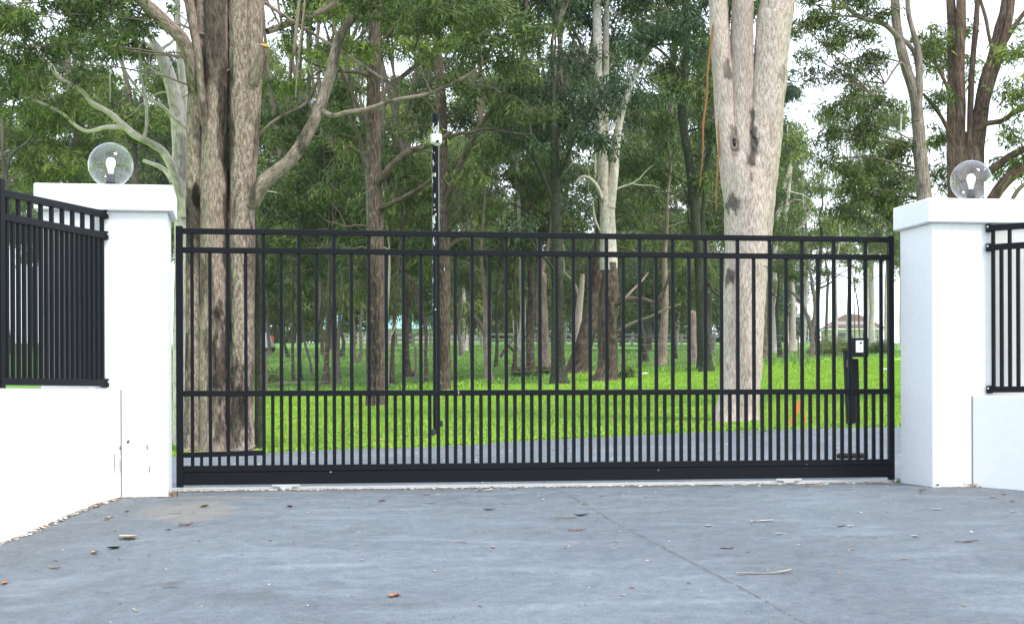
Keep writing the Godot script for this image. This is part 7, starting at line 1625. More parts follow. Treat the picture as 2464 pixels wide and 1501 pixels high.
	grow("far_gum_tree", "hazy far gum in the pale gap past the three-stemmed pale gum", "hazy far gums", "smooth", Vector3(42.26, 4.24, -96.74), "fresh", 6, 0.06, 1.5, 1.6, [
		["trunk", 0, -0.29, 0, 0.178, 0, -0.04, 0, 0.143, 0.15, 5.09, 0, 0.128, -0.28, 9.94, 0, 0.1, -0.27, 16.49, 0, 0.057],
	], [
		1.14, 17.56, -3.42, 1.24, 1.13, 0.91, 16.44, -1.9, 1.52, 1.13, 1.41, 15.41, -1.97, 1.32, 0.87, -0.77, 14.29, -1.85, 1.39, 1.02, 0.19, 12.6, -2.59, 1.63, 1.33, -0.59, 11.49, 1.31, 1.45, 1.01, -1.59, 9.77, 3.46, 1.53, 1.35, 0.46, 9.5, 2.83, 1.38, 1.22, 0.05, 8.95, -3.2, 1.61, 1.04, -0.55, 7.45, -0.1, 1.23, 0.97
	], [])
	grow("far_gum_tree", "hazy far gum in the pale gap past the three-stemmed pale gum", "hazy far gums", "smooth", Vector3(43.9, 4.15, -94.52), "fresh", 6, 0.06, 1.5, 1.6, [
		["trunk", 0, -0.27, 0, 0.175, 0, -0.02, 0, 0.14, 0.01, 5.03, 0, 0.126, -0.04, 9.8, 0, 0.098, 0.04, 15.62, 0, 0.056],
	], [
		0.43, 16, -2.47, 1.59, 1.05, 0.16, 15.66, -3.54, 1.29, 0.97, -1.63, 13.19, 4, 1.23, 1.03, -0.34, 12.9, -3.55, 1.25, 0.97, -0.41, 11.7, -0.18, 1.3, 0.87, 0.21, 10.35, 2.45, 1.54, 1.05, 0.24, 9.87, -3.45, 1.06, 0.95, -0.86, 8.24, 1.02, 1.26, 1.01, 1.3, 7.55, -3.74, 1.6, 1.38, 0.72, 6.37, -1.08, 1.48, 1.01
	], [])
	grow("far_gum_tree", "dark gum of the most distant tree belt, seen low between the paddock trunks", "gums of the most distant belt", "grey", Vector3(-0.95, 5.22, -147.92), "dark", 6, 0.06, 1.9, 2.2, [
		["trunk", 0, -0.25, 0, 0.197, 0, 0.35, 0, 0.158, 0.01, 3.3, 0, 0.138, 0.22, 7.25, 0, 0.079],
	], [
		-0.93, 8.37, -3.18, 2.18, 2.03, 0.84, 7.72, -2.83, 1.94, 1.29, -0.68, 6.47, 2.49, 1.73, 1.21, -1.12, 5.47, -4.87, 2.28, 1.96, 0.69, 3.61, 4.48, 1.53, 1.23, 0.94, 3.03, 3.34, 2.21, 1.57, 0.65, 2.2, 4.61, 2.2, 1.57, -1.31, 1.46, -4.77, 1.78, 1.52
	], [])
	grow("far_gum_tree", "dark gum of the most distant tree belt, seen low between the paddock trunks", "gums of the most distant belt", "grey", Vector3(0.95, 5.12, -143.05), "mid", 6, 0.06, 1.9, 2.2, [
		["trunk", 0, -0.25, 0, 0.192, 0, 0.29, 0, 0.153, 0.01, 3.17, 0, 0.134, 0.22, 7, 0, 0.077],
	], [
		0.43, 8.27, 0.48, 2.03, 1.61, 0.08, 7.19, -0.84, 1.56, 1.14, -0.69, 5.55, 2.53, 2.17, 1.61, -0.79, 5.13, 2.9, 1.66, 1.5, -0.44, 4.11, 2.44, 1.8, 1.24, -0.71, 2.53, 3.2, 1.91, 1.49, -1.84, 1.82, -3.25, 2.16, 1.91, -0.12, 1.29, 1.63, 1.37, 1.01
	], [])
	grow("far_gum_tree", "dark gum of the most distant tree belt, seen low between the paddock trunks", "gums of the most distant belt", "grey", Vector3(3.24, 5.32, -151.21), "dark", 6, 0.06, 1.9, 2.2, [
		["trunk", 0, -0.25, 0, 0.202, 0, 0.35, 0, 0.162, 0.01, 3.38, 0, 0.141, 0.23, 7.42, 0, 0.081],
	], [
		0.86, 8.4, 3.99, 1.96, 1.75, -1.24, 7.03, 0.7, 1.57, 1.45, -0.96, 6.78, -1.34, 2.05, 1.47, -1.18, 5.27, 1.24, 2.01, 1.76, 0.95, 4.35, -0.25, 2.02, 1.3, 1.12, 2.89, 4.58, 2, 1.39, -0.64, 2.09, -2.93, 1.64, 1.55, 1.61, 1.15, 2.35, 2.25, 1.61
	], [])
	grow("far_gum_tree", "dark gum of the most distant tree belt, seen low between the paddock trunks", "gums of the most distant belt", "grey", Vector3(5.25, 5.34, -152.51), "dark", 6, 0.06, 1.9, 2.2, [
		["trunk", 0, -0.25, 0, 0.204, 0, 0.37, 0, 0.163, 0.01, 3.43, 0, 0.143, 0.23, 7.51, 0, 0.082],
	], [
		-1.53, 9.32, -4.64, 1.66, 1.21, -0.12, 7.8, 0.82, 1.78, 1.18, -0.53, 6.16, -0.63, 1.96, 1.69, -2.03, 5.93, -3.39, 1.9, 1.63, 1.06, 4.4, 1.42, 2.29, 2.08, 1.85, 3.06, 2.66, 2.04, 1.43, 1.49, 2.26, 3.5, 1.61, 1.34, -0.94, 0.86, 0.35, 1.96, 1.26
	], [])
	grow("far_gum_tree", "dark gum of the most distant tree belt, seen low between the paddock trunks", "gums of the most distant belt", "grey", Vector3(7.17, 5.24, -144.28), "mid", 6, 0.06, 1.9, 2.2, [
		["trunk", 0, -0.25, 0, 0.194, 0, 0.23, 0, 0.155, 0.01, 3.14, 0, 0.136, 0.22, 7.03, 0, 0.078],
	], [
		-1.66, 8.1, -3.26, 2.13, 1.53, 0.39, 7.69, -4.76, 2.21, 1.58, -1.43, 6.7, -4.27, 1.46, 1.15, 0.6, 5.27, -1.67, 1.62, 1.49, -1.25, 3.93, -4.48, 1.62, 1.07, 1.15, 2.64, 0.02, 1.46, 1.09, 1.79, 2.19, 2.51, 1.85, 1.66, -0.86, 0.8, -1.89, 1.74, 1.12
	], [])
	grow("far_gum_tree", "dark gum of the most distant tree belt, seen low between the paddock trunks", "gums of the most distant belt", "grey", Vector3(9.06, 5.3, -148.03), "mid", 6, 0.06, 1.9, 2.2, [
		["trunk", 0, -0.25, 0, 0.199, 0, 0.28, 0, 0.159, 0.01, 3.27, 0, 0.14, 0.22, 7.26, 0, 0.08],
	], [
		0.98, 8.03, 2.91, 1.52, 1.37, 0.18, 7.8, -3.62, 1.49, 1.23, -1.52, 6.7, -2.59, 1.94, 1.64, -0.36, 5.72, -4.69, 1.82, 1.58, -0.45, 3.9, 1.91, 1.56, 1.32, -0.75, 2.98, 1.63, 2.18, 1.61, -0.51, 2.18, 3.27, 1.49, 1.32, 0.76, 0.96, -1.85, 2.28, 1.69
	], [])
	grow("far_gum_tree", "dark gum of the most distant tree belt, seen low between the paddock trunks", "gums of the most distant belt", "grey", Vector3(10.69, 5.23, -139.32), "blue", 6, 0.06, 1.9, 2.2, [
		["trunk", 0, -0.25, 0, 0.189, 0, 0.09, 0, 0.151, 0.01, 2.92, 0, 0.132, 0.21, 6.7, 0, 0.076],
	], [
		-0.8, 8.13, -3.25, 1.59, 1.14, -1.11, 6.43, 2.85, 1.49, 1.1, 0.42, 5.71, -1.89, 2.09, 1.65, 0.01, 5.38, -4.33, 1.93, 1.51, 0.26, 3.32, 4.38, 1.7, 1.55, 0.32, 2.76, 2.25, 1.89, 1.68, 1.18, 1.79, 4.22, 1.31, 0.88, 0.99, 1.29, -4.37, 2.11, 1.73
	], [])
	grow("far_gum_tree", "dark gum of the most distant tree belt, seen low between the paddock trunks", "gums of the most distant belt", "grey", Vector3(12.74, 5.23, -138.57), "blue", 6, 0.06, 1.9, 2.2, [
		["trunk", 0, -0.25, 0, 0.188, 0, 0.07, 0, 0.151, 0.01, 2.89, 0, 0.132, 0.21, 6.66, 0, 0.075],
	], [
		0.55, 8.36, -4.14, 2, 1.56, 1.28, 6.93, -2.12, 1.4, 0.92, -1.45, 5.74, -3.36, 1.45, 0.96, -0.76, 4.55, 2.65, 1.99, 1.38, -0.73, 3.56, 4.72, 1.54, 1.11, 1.02, 2.87, 4.04, 1.48, 1.37, 0.29, 1.83, -0.35, 2.13, 1.56, -0.73, 0.49, 4.58, 1.88, 1.32
	], [])
	grow("far_gum_tree", "dark gum of the most distant tree belt, seen low between the paddock trunks", "gums of the most distant belt", "grey", Vector3(15.86, 5.46, -153.83), "dark", 6, 0.06, 1.9, 2.2, [
		["trunk", 0, -0.25, 0, 0.208, 0, 0.31, 0, 0.166, 0.01, 3.43, 0, 0.145, 0.23, 7.58, 0, 0.083],
	], [
		0.2, 8.29, 1.95, 1.44, 1.3, -0.36, 6.96, 3.49, 1.98, 1.73, -1.65, 6.57, -2.68, 2.1, 1.34, -1.12, 5.89, -4.62, 2.25, 1.47, -0.28, 3.72, 4.5, 1.61, 1.48, -0.04, 3.25, 4.43, 1.97, 1.44, 0.9, 2.61, 0.67, 2.07, 1.84, 0.72, 0.65, 3.9, 2.16, 1.42
	], [])
	grow("far_gum_tree", "dark gum of the most distant tree belt, seen low between the paddock trunks", "gums of the most distant belt", "grey", Vector3(16.31, 5.24, -140.33), "dark", 6, 0.06, 1.9, 2.2, [
		["trunk", 0, -0.25, 0, 0.191, 0, 0.12, 0, 0.153, 0.01, 2.98, 0, 0.134, 0.21, 6.81, 0, 0.077],
	], [
		-0.54, 8.34, -3.66, 1.94, 1.76, 1.17, 6.56, 3.44, 1.58, 1.19, -0.94, 5.42, 2.44, 2.06, 1.94, -1.34, 4.69, 0.48, 1.89, 1.73, 1.06, 3.69, 3.7, 1.58, 1.41, -0.86, 3.19, -1.73, 1.64, 1.1, -1.08, 2.45, -4.32, 2.08, 1.38, 0.05, 0.59, 3.02, 1.46, 1.13
	], [])
	grow("far_gum_tree", "dark gum of the most distant tree belt, seen low between the paddock trunks", "gums of the most distant belt", "grey", Vector3(19.01, 5.27, -143.12), "blue", 6, 0.06, 1.9, 2.2, [
		["trunk", 0, -0.25, 0, 0.195, 0, 0.17, 0, 0.156, 0.01, 3.1, 0, 0.137, 0.22, 7, 0, 0.078],
	], [
		-0.4, 7.48, 3.39, 1.82, 1.37, 1.47, 6.48, 4.98, 1.61, 1.34, 0.03, 5.41, 4.56, 1.37, 0.88, 0.21, 5.13, 1.59, 1.52, 1.42, 0.25, 3.67, 0.69, 1.93, 1.52, 1.51, 3.47, -2.09, 1.48, 1.04, -1.19, 1.92, 1.04, 2, 1.79, 1.28, 1.44, -3.42, 1.71, 1.5
	], [])
	grow("far_gum_tree", "dark gum of the most distant tree belt, seen low between the paddock trunks", "gums of the most distant belt", "grey", Vector3(20.49, 5.2, -138.17), "dark", 6, 0.06, 1.9, 2.2, [
		["trunk", 0, -0.25, 0, 0.189, 0, 0.1, 0, 0.152, 0.01, 2.94, 0, 0.133, 0.21, 6.73, 0, 0.076],
	], [
		-0.58, 8.25, -3.13, 1.6, 1.4, 0.63, 6.39, 4.57, 1.69, 1.16, 0.99, 5.12, 4.1, 1.75, 1.22, 1.21, 4.49, 4.24, 1.91, 1.45, 0.12, 3.82, 4, 1.29, 1.2, 1.26, 2.63, -3.56, 1.79, 1.47, -0.29, 1.84, -2.41, 2.04, 1.7, -0.06, 1.18, -4.08, 1.72, 1.36
	], [])
	grow("far_gum_tree", "dark gum of the most distant tree belt, seen low between the paddock trunks", "gums of the most distant belt", "grey", Vector3(22.83, 5.29, -143.12), "blue", 6, 0.06, 1.9, 2.2, [
		["trunk", 0, -0.25, 0, 0.196, 0, 0.16, 0, 0.157, 0.01, 3.11, 0, 0.137, 0.22, 7.02, 0, 0.078],
	], [
		0.19, 8.09, 3.22, 2.02, 1.44, 1.21, 7.11, 2.22, 1.49, 1.42, 0.36, 6.13, 3.36, 1.73, 1.23, 0.03, 4.86, 3.69, 1.77, 1.13, 0.17, 3.8, -1.8, 2.19, 1.69, 0.18, 3.14, 2.22, 1.53, 1.18, 1.16, 1.58, -0.64, 1.56, 1.18, -0.15, 1.07, 0.9, 1.91, 1.31
	], [])
	grow("far_gum_tree", "dark gum of the most distant tree belt, seen low between the paddock trunks", "gums of the most distant belt", "grey", Vector3(24.41, 5.28, -141.97), "dark", 6, 0.06, 1.9, 2.2, [
		["trunk", 0, -0.25, 0, 0.195, 0, 0.14, 0, 0.156, 0.01, 3.06, 0, 0.136, 0.22, 6.96, 0, 0.078],
	], [
		1.47, 7.66, 4.45, 1.69, 1.34, 0.31, 7.27, -3.31, 1.55, 1.07, 1.49, 6.43, -1.46, 1.99, 1.53, 0.61, 5.24, -3.48, 1.7, 1.3, -1.5, 3.55, 2.28, 1.83, 1.67, 1.32, 3.09, -0.67, 1.92, 1.47, 0.51, 1.9, 4.49, 1.79, 1.57, 1.1, 1.17, 0.9, 1.66, 1.49
	], [])
	grow("far_gum_tree", "dark gum of the most distant tree belt, seen low between the paddock trunks", "gums of the most distant belt", "grey", Vector3(26.7, 5.3, -142.49), "mid", 6, 0.06, 1.9, 2.2, [
		["trunk", 0, -0.25, 0, 0.196, 0, 0.13, 0, 0.157, 0.01, 3.07, 0, 0.137, 0.22, 6.99, 0, 0.078],
	], [
		-0.99, 7.69, 3.98, 1.67, 1.13, -0.53, 6.79, -0.04, 1.38, 1.09, -0.48, 5.83, 4.29, 2.1, 1.7, -0.52, 4.82, 1.09, 1.77, 1.35, -0.38, 3.82, -1.37, 1.6, 1.22, -0.71, 2.47, 3.21, 1.8, 1.34, -1.49, 2.41, -4.41, 2.03, 1.42, -0.84, 0.75, -2.36, 1.51, 0.99
	], [])
	grow("far_gum_tree", "dark gum of the most distant tree belt, seen low between the paddock trunks", "gums of the most distant belt", "grey", Vector3(30.29, 5.37, -149.61), "mid", 6, 0.06, 1.9, 2.2, [
		["trunk", 0, -0.25, 0, 0.206, 0, 0.29, 0, 0.164, 0.01, 3.37, 0, 0.144, 0.23, 7.48, 0, 0.082],
	], [
		1.27, 7.87, 4.25, 1.89, 1.26, 0.88, 7.66, -1.14, 1.61, 1.47, 0.71, 6.47, 4.77, 2.18, 1.81, -1.25, 5.65, 2.08, 1.45, 0.94, -1.12, 4.15, 1.09, 1.51, 1.06, -0.43, 3.13, -0.66, 2.34, 2.23, -0.97, 2.07, 4.95, 1.61, 1.53, -1.02, 0.99, -1.49, 1.6, 1.1
	], [])
	grow("far_gum_tree", "dark gum of the most distant tree belt, seen low between the paddock trunks", "gums of the most distant belt", "grey", Vector3(29.97, 5.2, -136.27), "blue", 6, 0.06, 1.9, 2.2, [
		["trunk", 0, -0.25, 0, 0.189, 0, 0.05, 0, 0.151, 0.01, 2.88, 0, 0.132, 0.21, 6.66, 0, 0.076],
	], [
		0.71, 7.27, 3.84, 2.04, 1.66, -1.47, 6.96, 1.6, 1.67, 1.41, -1.35, 5.7, 0.17, 1.43, 1.28, -1.02, 4.74, 0, 1.9, 1.61, 1.4, 3.49, -1.38, 1.93, 1.76, -0.29, 2.69, -1.66, 1.48, 1.26, 1.26, 1.63, 3.95, 1.76, 1.22, -0.91, 1.01, 1.15, 2.15, 1.83
	], [])
	grow("far_gum_tree", "dark gum of the most distant tree belt, seen low between the paddock trunks", "gums of the most distant belt", "grey", Vector3(33.72, 5.34, -146.21), "dark", 6, 0.06, 1.9, 2.2, [
		["trunk", 0, -0.25, 0, 0.202, 0, 0.22, 0, 0.162, 0.01, 3.25, 0, 0.141, 0.23, 7.29, 0, 0.081],
	], [
		-0.59, 8.81, -3.42, 2.14, 1.79, -0.51, 7.33, -4.17, 1.9, 1.77, -1.15, 5.87, 0.73, 2.09, 1.84, -0.02, 5.13, -4.13, 1.99, 1.87, -0.88, 3.75, 3.71, 1.46, 0.98, -0.84, 3.11, 1.49, 2.05, 1.79, 0.64, 2.35, 1.54, 1.83, 1.3, 1.07, 1.03, 4.98, 1.68, 1.59
	], [])
	grow("far_gum_tree", "dark gum of the most distant tree belt, seen low between the paddock trunks", "gums of the most distant belt", "grey", Vector3(35.7, 5.33, -145.73), "blue", 6, 0.06, 1.9, 2.2, [
		["trunk", 0, -0.25, 0, 0.202, 0, 0.22, 0, 0.161, 0.01, 3.24, 0, 0.141, 0.23, 7.28, 0, 0.081],
	], [
		0.89, 7.79, 4.5, 1.77, 1.36, 0.71, 7.21, 1.8, 1.49, 1.02, 0.39, 6.9, -3.69, 2.36, 2.07, -0.53, 5.39, -4.67, 1.79, 1.61, 1.47, 4.44, -4.66, 1.52, 1.4, 0.82, 3.23, -1.57, 1.85, 1.61, -0.96, 1.86, -3.8, 1.6, 1.44, -0.78, 1.13, 4.3, 1.81, 1.25
	], [])
	grow("far_gum_tree", "dark gum of the most distant tree belt, seen low between the paddock trunks", "gums of the most distant belt", "grey", Vector3(38.75, 5.41, -149.57), "dark", 6, 0.06, 1.9, 2.2, [
		["trunk", 0, -0.25, 0, 0.207, 0, 0.26, 0, 0.166, 0.01, 3.36, 0, 0.145, 0.23, 7.51, 0, 0.083],
	], [
		-0.96, 9, -1.98, 1.51, 1.44, -0.7, 6.79, 4.68, 1.45, 1.22, 0.25, 7.02, -4.4, 1.87, 1.39, 0.18, 5.68, -3.04, 2.09, 1.69, -1.51, 4.31, 3.89, 1.88, 1.39, -0.14, 2.85, 0.63, 2.28, 2.14, 1.71, 2.57, -1.57, 1.92, 1.43, -1.28, 1.44, -0.01, 1.79, 1.7
	], [])
	grow("far_gum_tree", "dark gum of the most distant tree belt, seen low between the paddock trunks", "gums of the most distant belt", "grey", Vector3(38.46, 5.22, -140.39), "blue", 6, 0.06, 1.9, 2.2, [
		["trunk", 0, -0.25, 0, 0.196, 0, 0.16, 0, 0.157, 0.01, 3.1, 0, 0.137, 0.22, 7.01, 0, 0.078],
	], [
		-1.16, 8.34, -3.76, 1.67, 1.18, 0.06, 7.09, 1.85, 1.89, 1.79, 0.12, 5.9, 3.63, 2.15, 1.75, -0.07, 4.6, 4.69, 1.63, 1.2, -1.39, 4.18, 0.53, 2.22, 1.43, -1.32, 3.14, 1.69, 1.79, 1.62, 1.34, 1.72, 2.13, 2.16, 1.85, -0.07, 1.42, -1.87, 1.41, 1.34
	], [])
	grow("far_gum_tree", "dark gum of the most distant tree belt, seen low between the paddock trunks", "gums of the most distant belt", "grey", Vector3(38.86, 5.16, -133.81), "dark", 6, 0.06, 1.9, 2.2, [
		["trunk", 0, -0.25, 0, 0.188, 0, 0.03, 0, 0.15, 0.01, 2.84, 0, 0.131, 0.21, 6.6, 0, 0.075],
	], [
		0.05, 7.67, 0.73, 1.9, 1.33, -0.45, 6.53, -3.78, 2.13, 1.51, 1.52, 5.66, -1.16, 1.95, 1.67, 0.38, 4.34, -0.76, 1.33, 1.14, -0.32, 3.25, 3.71, 2.01, 1.57, -1.36, 3.09, 0.31, 1.32, 1.02, -0.81, 1.67, 4.19, 1.57, 1.07, -0.65, 1.02, -3.9, 1.81, 1.25
	], [])
	grow("far_gum_tree", "dark gum of the most distant tree belt, seen low between the paddock trunks", "gums of the most distant belt", "grey", Vector3(41.64, 5.18, -135.71), "dark", 6, 0.06, 1.9, 2.2, [
		["trunk", 0, -0.25, 0, 0.191, 0, 0.07, 0, 0.152, 0.01, 2.93, 0, 0.133, 0.21, 6.74, 0, 0.076],
	], [
		0.16, 7.73, 0.44, 1.81, 1.4, -0.5, 6.97, 2.57, 1.34, 0.96, -0.74, 6.01, -0.23, 2.04, 1.37, 0.62, 4.78, 1.7, 1.59, 1.13, -0.1, 3.48, 1.04, 1.7, 1.59, -0.83, 3.28, -4.11, 1.41, 1.05, -1.06, 1.53, 4.37, 1.64, 1.32, -1.05, 0.89, 4.1, 1.41, 1.05
	], [])
	grow("far_gum_tree", "dark gum of the most distant tree belt, seen low between the paddock trunks", "gums of the most distant belt", "grey", Vector3(45.5, 5.29, -141.25), "mid", 6, 0.06, 1.9, 2.2, [
		["trunk", 0, -0.25, 0, 0.198, 0, 0.13, 0, 0.159, 0.01, 3.11, 0, 0.139, 0.22, 7.07, 0, 0.079],
	], [
		1.25, 7.87, 2.42, 1.79, 1.57, -0.09, 7.18, -4.52, 2.15, 1.4, -0.63, 6.25, -2.71, 2.08, 1.6, -0.09, 5.31, -0.33, 1.61, 1.15, -1.3, 3.84, 0.36, 1.97, 1.52, -0.58, 3.25, -1.7, 1.72, 1.46, 1.66, 2.52, -4.15, 1.79, 1.19, -0.6, 1.34, -1.18, 1.55, 1.31
	], [])
	grow("far_gum_tree", "dark gum of the most distant tree belt, seen low between the paddock trunks", "gums of the most distant belt", "grey", Vector3(46.62, 5.23, -137.5), "mid", 6, 0.06, 1.9, 2.2, [
		["trunk", 0, -0.25, 0, 0.194, 0, 0.08, 0, 0.155, 0.01, 2.99, 0, 0.136, 0.22, 6.86, 0, 0.078],
	], [
		0.34, 7.43, 4.34, 1.73, 1.27, -0.58, 6.92, -3.73, 1.8, 1.43, 0.92, 6.05, -4.55, 2.02, 1.92, -0.58, 4.99, -4.46, 2.11, 1.57, -0.27, 3.89, -1.33, 2, 1.72, 2.25, 2.93, -4.96, 1.64, 1.28, 1.66, 2.34, -3.45, 2.03, 1.71, -1.42, 0.5, 1.71, 1.95, 1.49
	], [])
	grow("far_gum_tree", "dark gum of the most distant tree belt, seen low between the paddock trunks", "gums of the most distant belt", "grey", Vector3(46.92, 5.13, -133.19), "dark", 6, 0.06, 1.9, 2.2, [
		["trunk", 0, -0.25, 0, 0.189, 0, 0.05, 0, 0.151, 0.01, 2.87, 0, 0.132, 0.21, 6.65, 0, 0.075],
	], [
		-0.09, 7.78, 2.49, 1.54, 1.4, -0.59, 6.43, 2.85, 2.07, 1.96, -0.89, 5.29, 2.27, 1.74, 1.23, 0.01, 4.94, 1.2, 1.6, 1.53, -1.57, 3.57, 0.98, 1.4, 1.09, -1.06, 3.15, -0.54, 1.56, 1.31, 0.56, 1.86, 0.43, 1.71, 1.57, 1.39, 0.85, -2.43, 1.58, 1.03
	], [])
	grow("far_gum_tree", "dark gum of the most distant tree belt, seen low between the paddock trunks", "gums of the most distant belt", "grey", Vector3(52.85, 5.32, -145.18), "blue", 6, 0.06, 1.9, 2.2, [
		["trunk", 0, -0.25, 0, 0.205, 0, 0.23, 0, 0.164, 0.01, 3.3, 0, 0.143, 0.23, 7.39, 0, 0.082],
	], [
		-1.02, 8.34, 2.55, 1.72, 1.3, -1.09, 7.13, 1.55, 1.59, 1.42, 1.4, 6.51, -4.39, 2.06, 1.5, 1.23, 5.32, 1.7, 1.43, 1.15, -0.25, 4.05, -3.91, 2.22, 1.66, 0.35, 3.04, -2.3, 2.13, 1.62, 0.66, 1.97, 3.68, 2.03, 1.85, -0.09, 1.22, -3.17, 1.84, 1.75
	], [])
	# strips of shed bark hanging from the pale gum, and the knot hole in it
	var pale := find_child("gum_tree_001", false, false)
	for s in [[-0.321, 5.476, 0.1, 0.009, -0.35, 5.19, 0.1, 0.014, -0.392, 4.846, 0.1, 0.017, -0.404, 4.503, 0.1, 0.014, -0.457, 4.102, 0.1, 0.014, -0.464, 3.701, 0.1, 0.009, -0.512, 3.249, 0.1, 0.006], [-0.187, 4.273, 0.1, 0.009, -0.245, 4.101, 0.1, 0.012, -0.241, 3.758, 0.1, 0.012, -0.271, 3.357, 0.1, 0.012, -0.284, 2.905, 0.1, 0.006]]:
		part(pale, "hanging_bark", tube(s, 5, 0.06, 0.25), M.orange_bark)
	part(pale, "knot_hole", rock(0.06, 4, Vector3(0.55, 1.35, 0.5)), M.lens, Vector3(-0.04, 3.84, 0.185) + Vector3(0.01, 0, -0.022))
	part(pale, "knot_rim", torus(0.05, 0.014, Vector3(0.75, 1.6, 1.0)), M.fibrous_pale, Vector3(-0.04, 3.84, 0.185))
	print("sprays ", leaf_count)

func torus(R: float, r: float, stretch: Vector3) -> ArrayMesh:
	var st := SurfaceTool.new()
	st.begin(Mesh.PRIMITIVE_TRIANGLES)
	for i in 20:
		for j in 8:
			var q := []
			for e in [[0, 0], [1, 0], [1, 1], [0, 1]]:
				var a: float = TAU * (i + e[0]) / 20.0
				var b: float = TAU * (j + e[1]) / 8.0
				q.append(Vector3(cos(a) * (R + r * cos(b)), sin(a) * (R + r * cos(b)), r * sin(b)) * stretch)
			for v in [q[0], q[1], q[2], q[0], q[2], q[3]]:
				st.set_uv(Vector2(v.x, v.y))
				st.set_color(Color.WHITE)
				st.add_vertex(v)
	st.index()
	st.generate_normals()
	return st.commit()

# ================================================================ beyond the grove
func shrub(label, at: Vector3, rx: float, ry: float, hue: String, n: int):
	var t := thing("shrub", label, "shrub", at, TURN, "shrubs along the paddock fence")
	var tw := SurfaceTool.new()
	tw.begin(Mesh.PRIMITIVE_TRIANGLES)
	var mm := MultiMesh.new()
	mm.transform_format = MultiMesh.TRANSFORM_3D
	mm.use_colors = true
	mm.mesh = sprays[2]
	mm.instance_count = n
	var tuft := []
	for k in 9:
		var d := Vector3(rng.randf_range(-1, 1) * rx * 0.7, ry * rng.randf_range(0.5, 1.5), rng.randf_range(-1, 1) * rx * 0.7)
		tuft.append(d)
		twig(tw, Vector3(d.x * 0.15, -0.05, d.z * 0.15), d, 0.012, 0.005, 0.1)
	for i in n:
		var d: Vector3 = tuft[rng.randi() % 9] + Vector3(rng.randfn(0, 0.3) * rx, rng.randfn(0, 0.3) * ry, rng.randfn(0, 0.3) * rx)
		d.y = maxf(d.y, 0.03)
		mm.set_instance_transform(i, Transform3D(Basis.from_euler(Vector3(rng.randf_range(-0.8, 0.8), rng.randf() * TAU, rng.randf_range(-0.8, 0.8))).scaled(Vector3.ONE * rng.randf_range(0.8, 1.4)), d))
		mm.set_instance_color(i, HUES[hue][0].lerp(HUES[hue][1], rng.randf()))
	stuff(part(t, "stems", tw.commit(), M.twig))
	var f := MultiMeshInstance3D.new()
	f.name = "foliage"
	f.multimesh = mm
	f.material_override = M.leaf
	t.add_child(f)
	stuff(f)

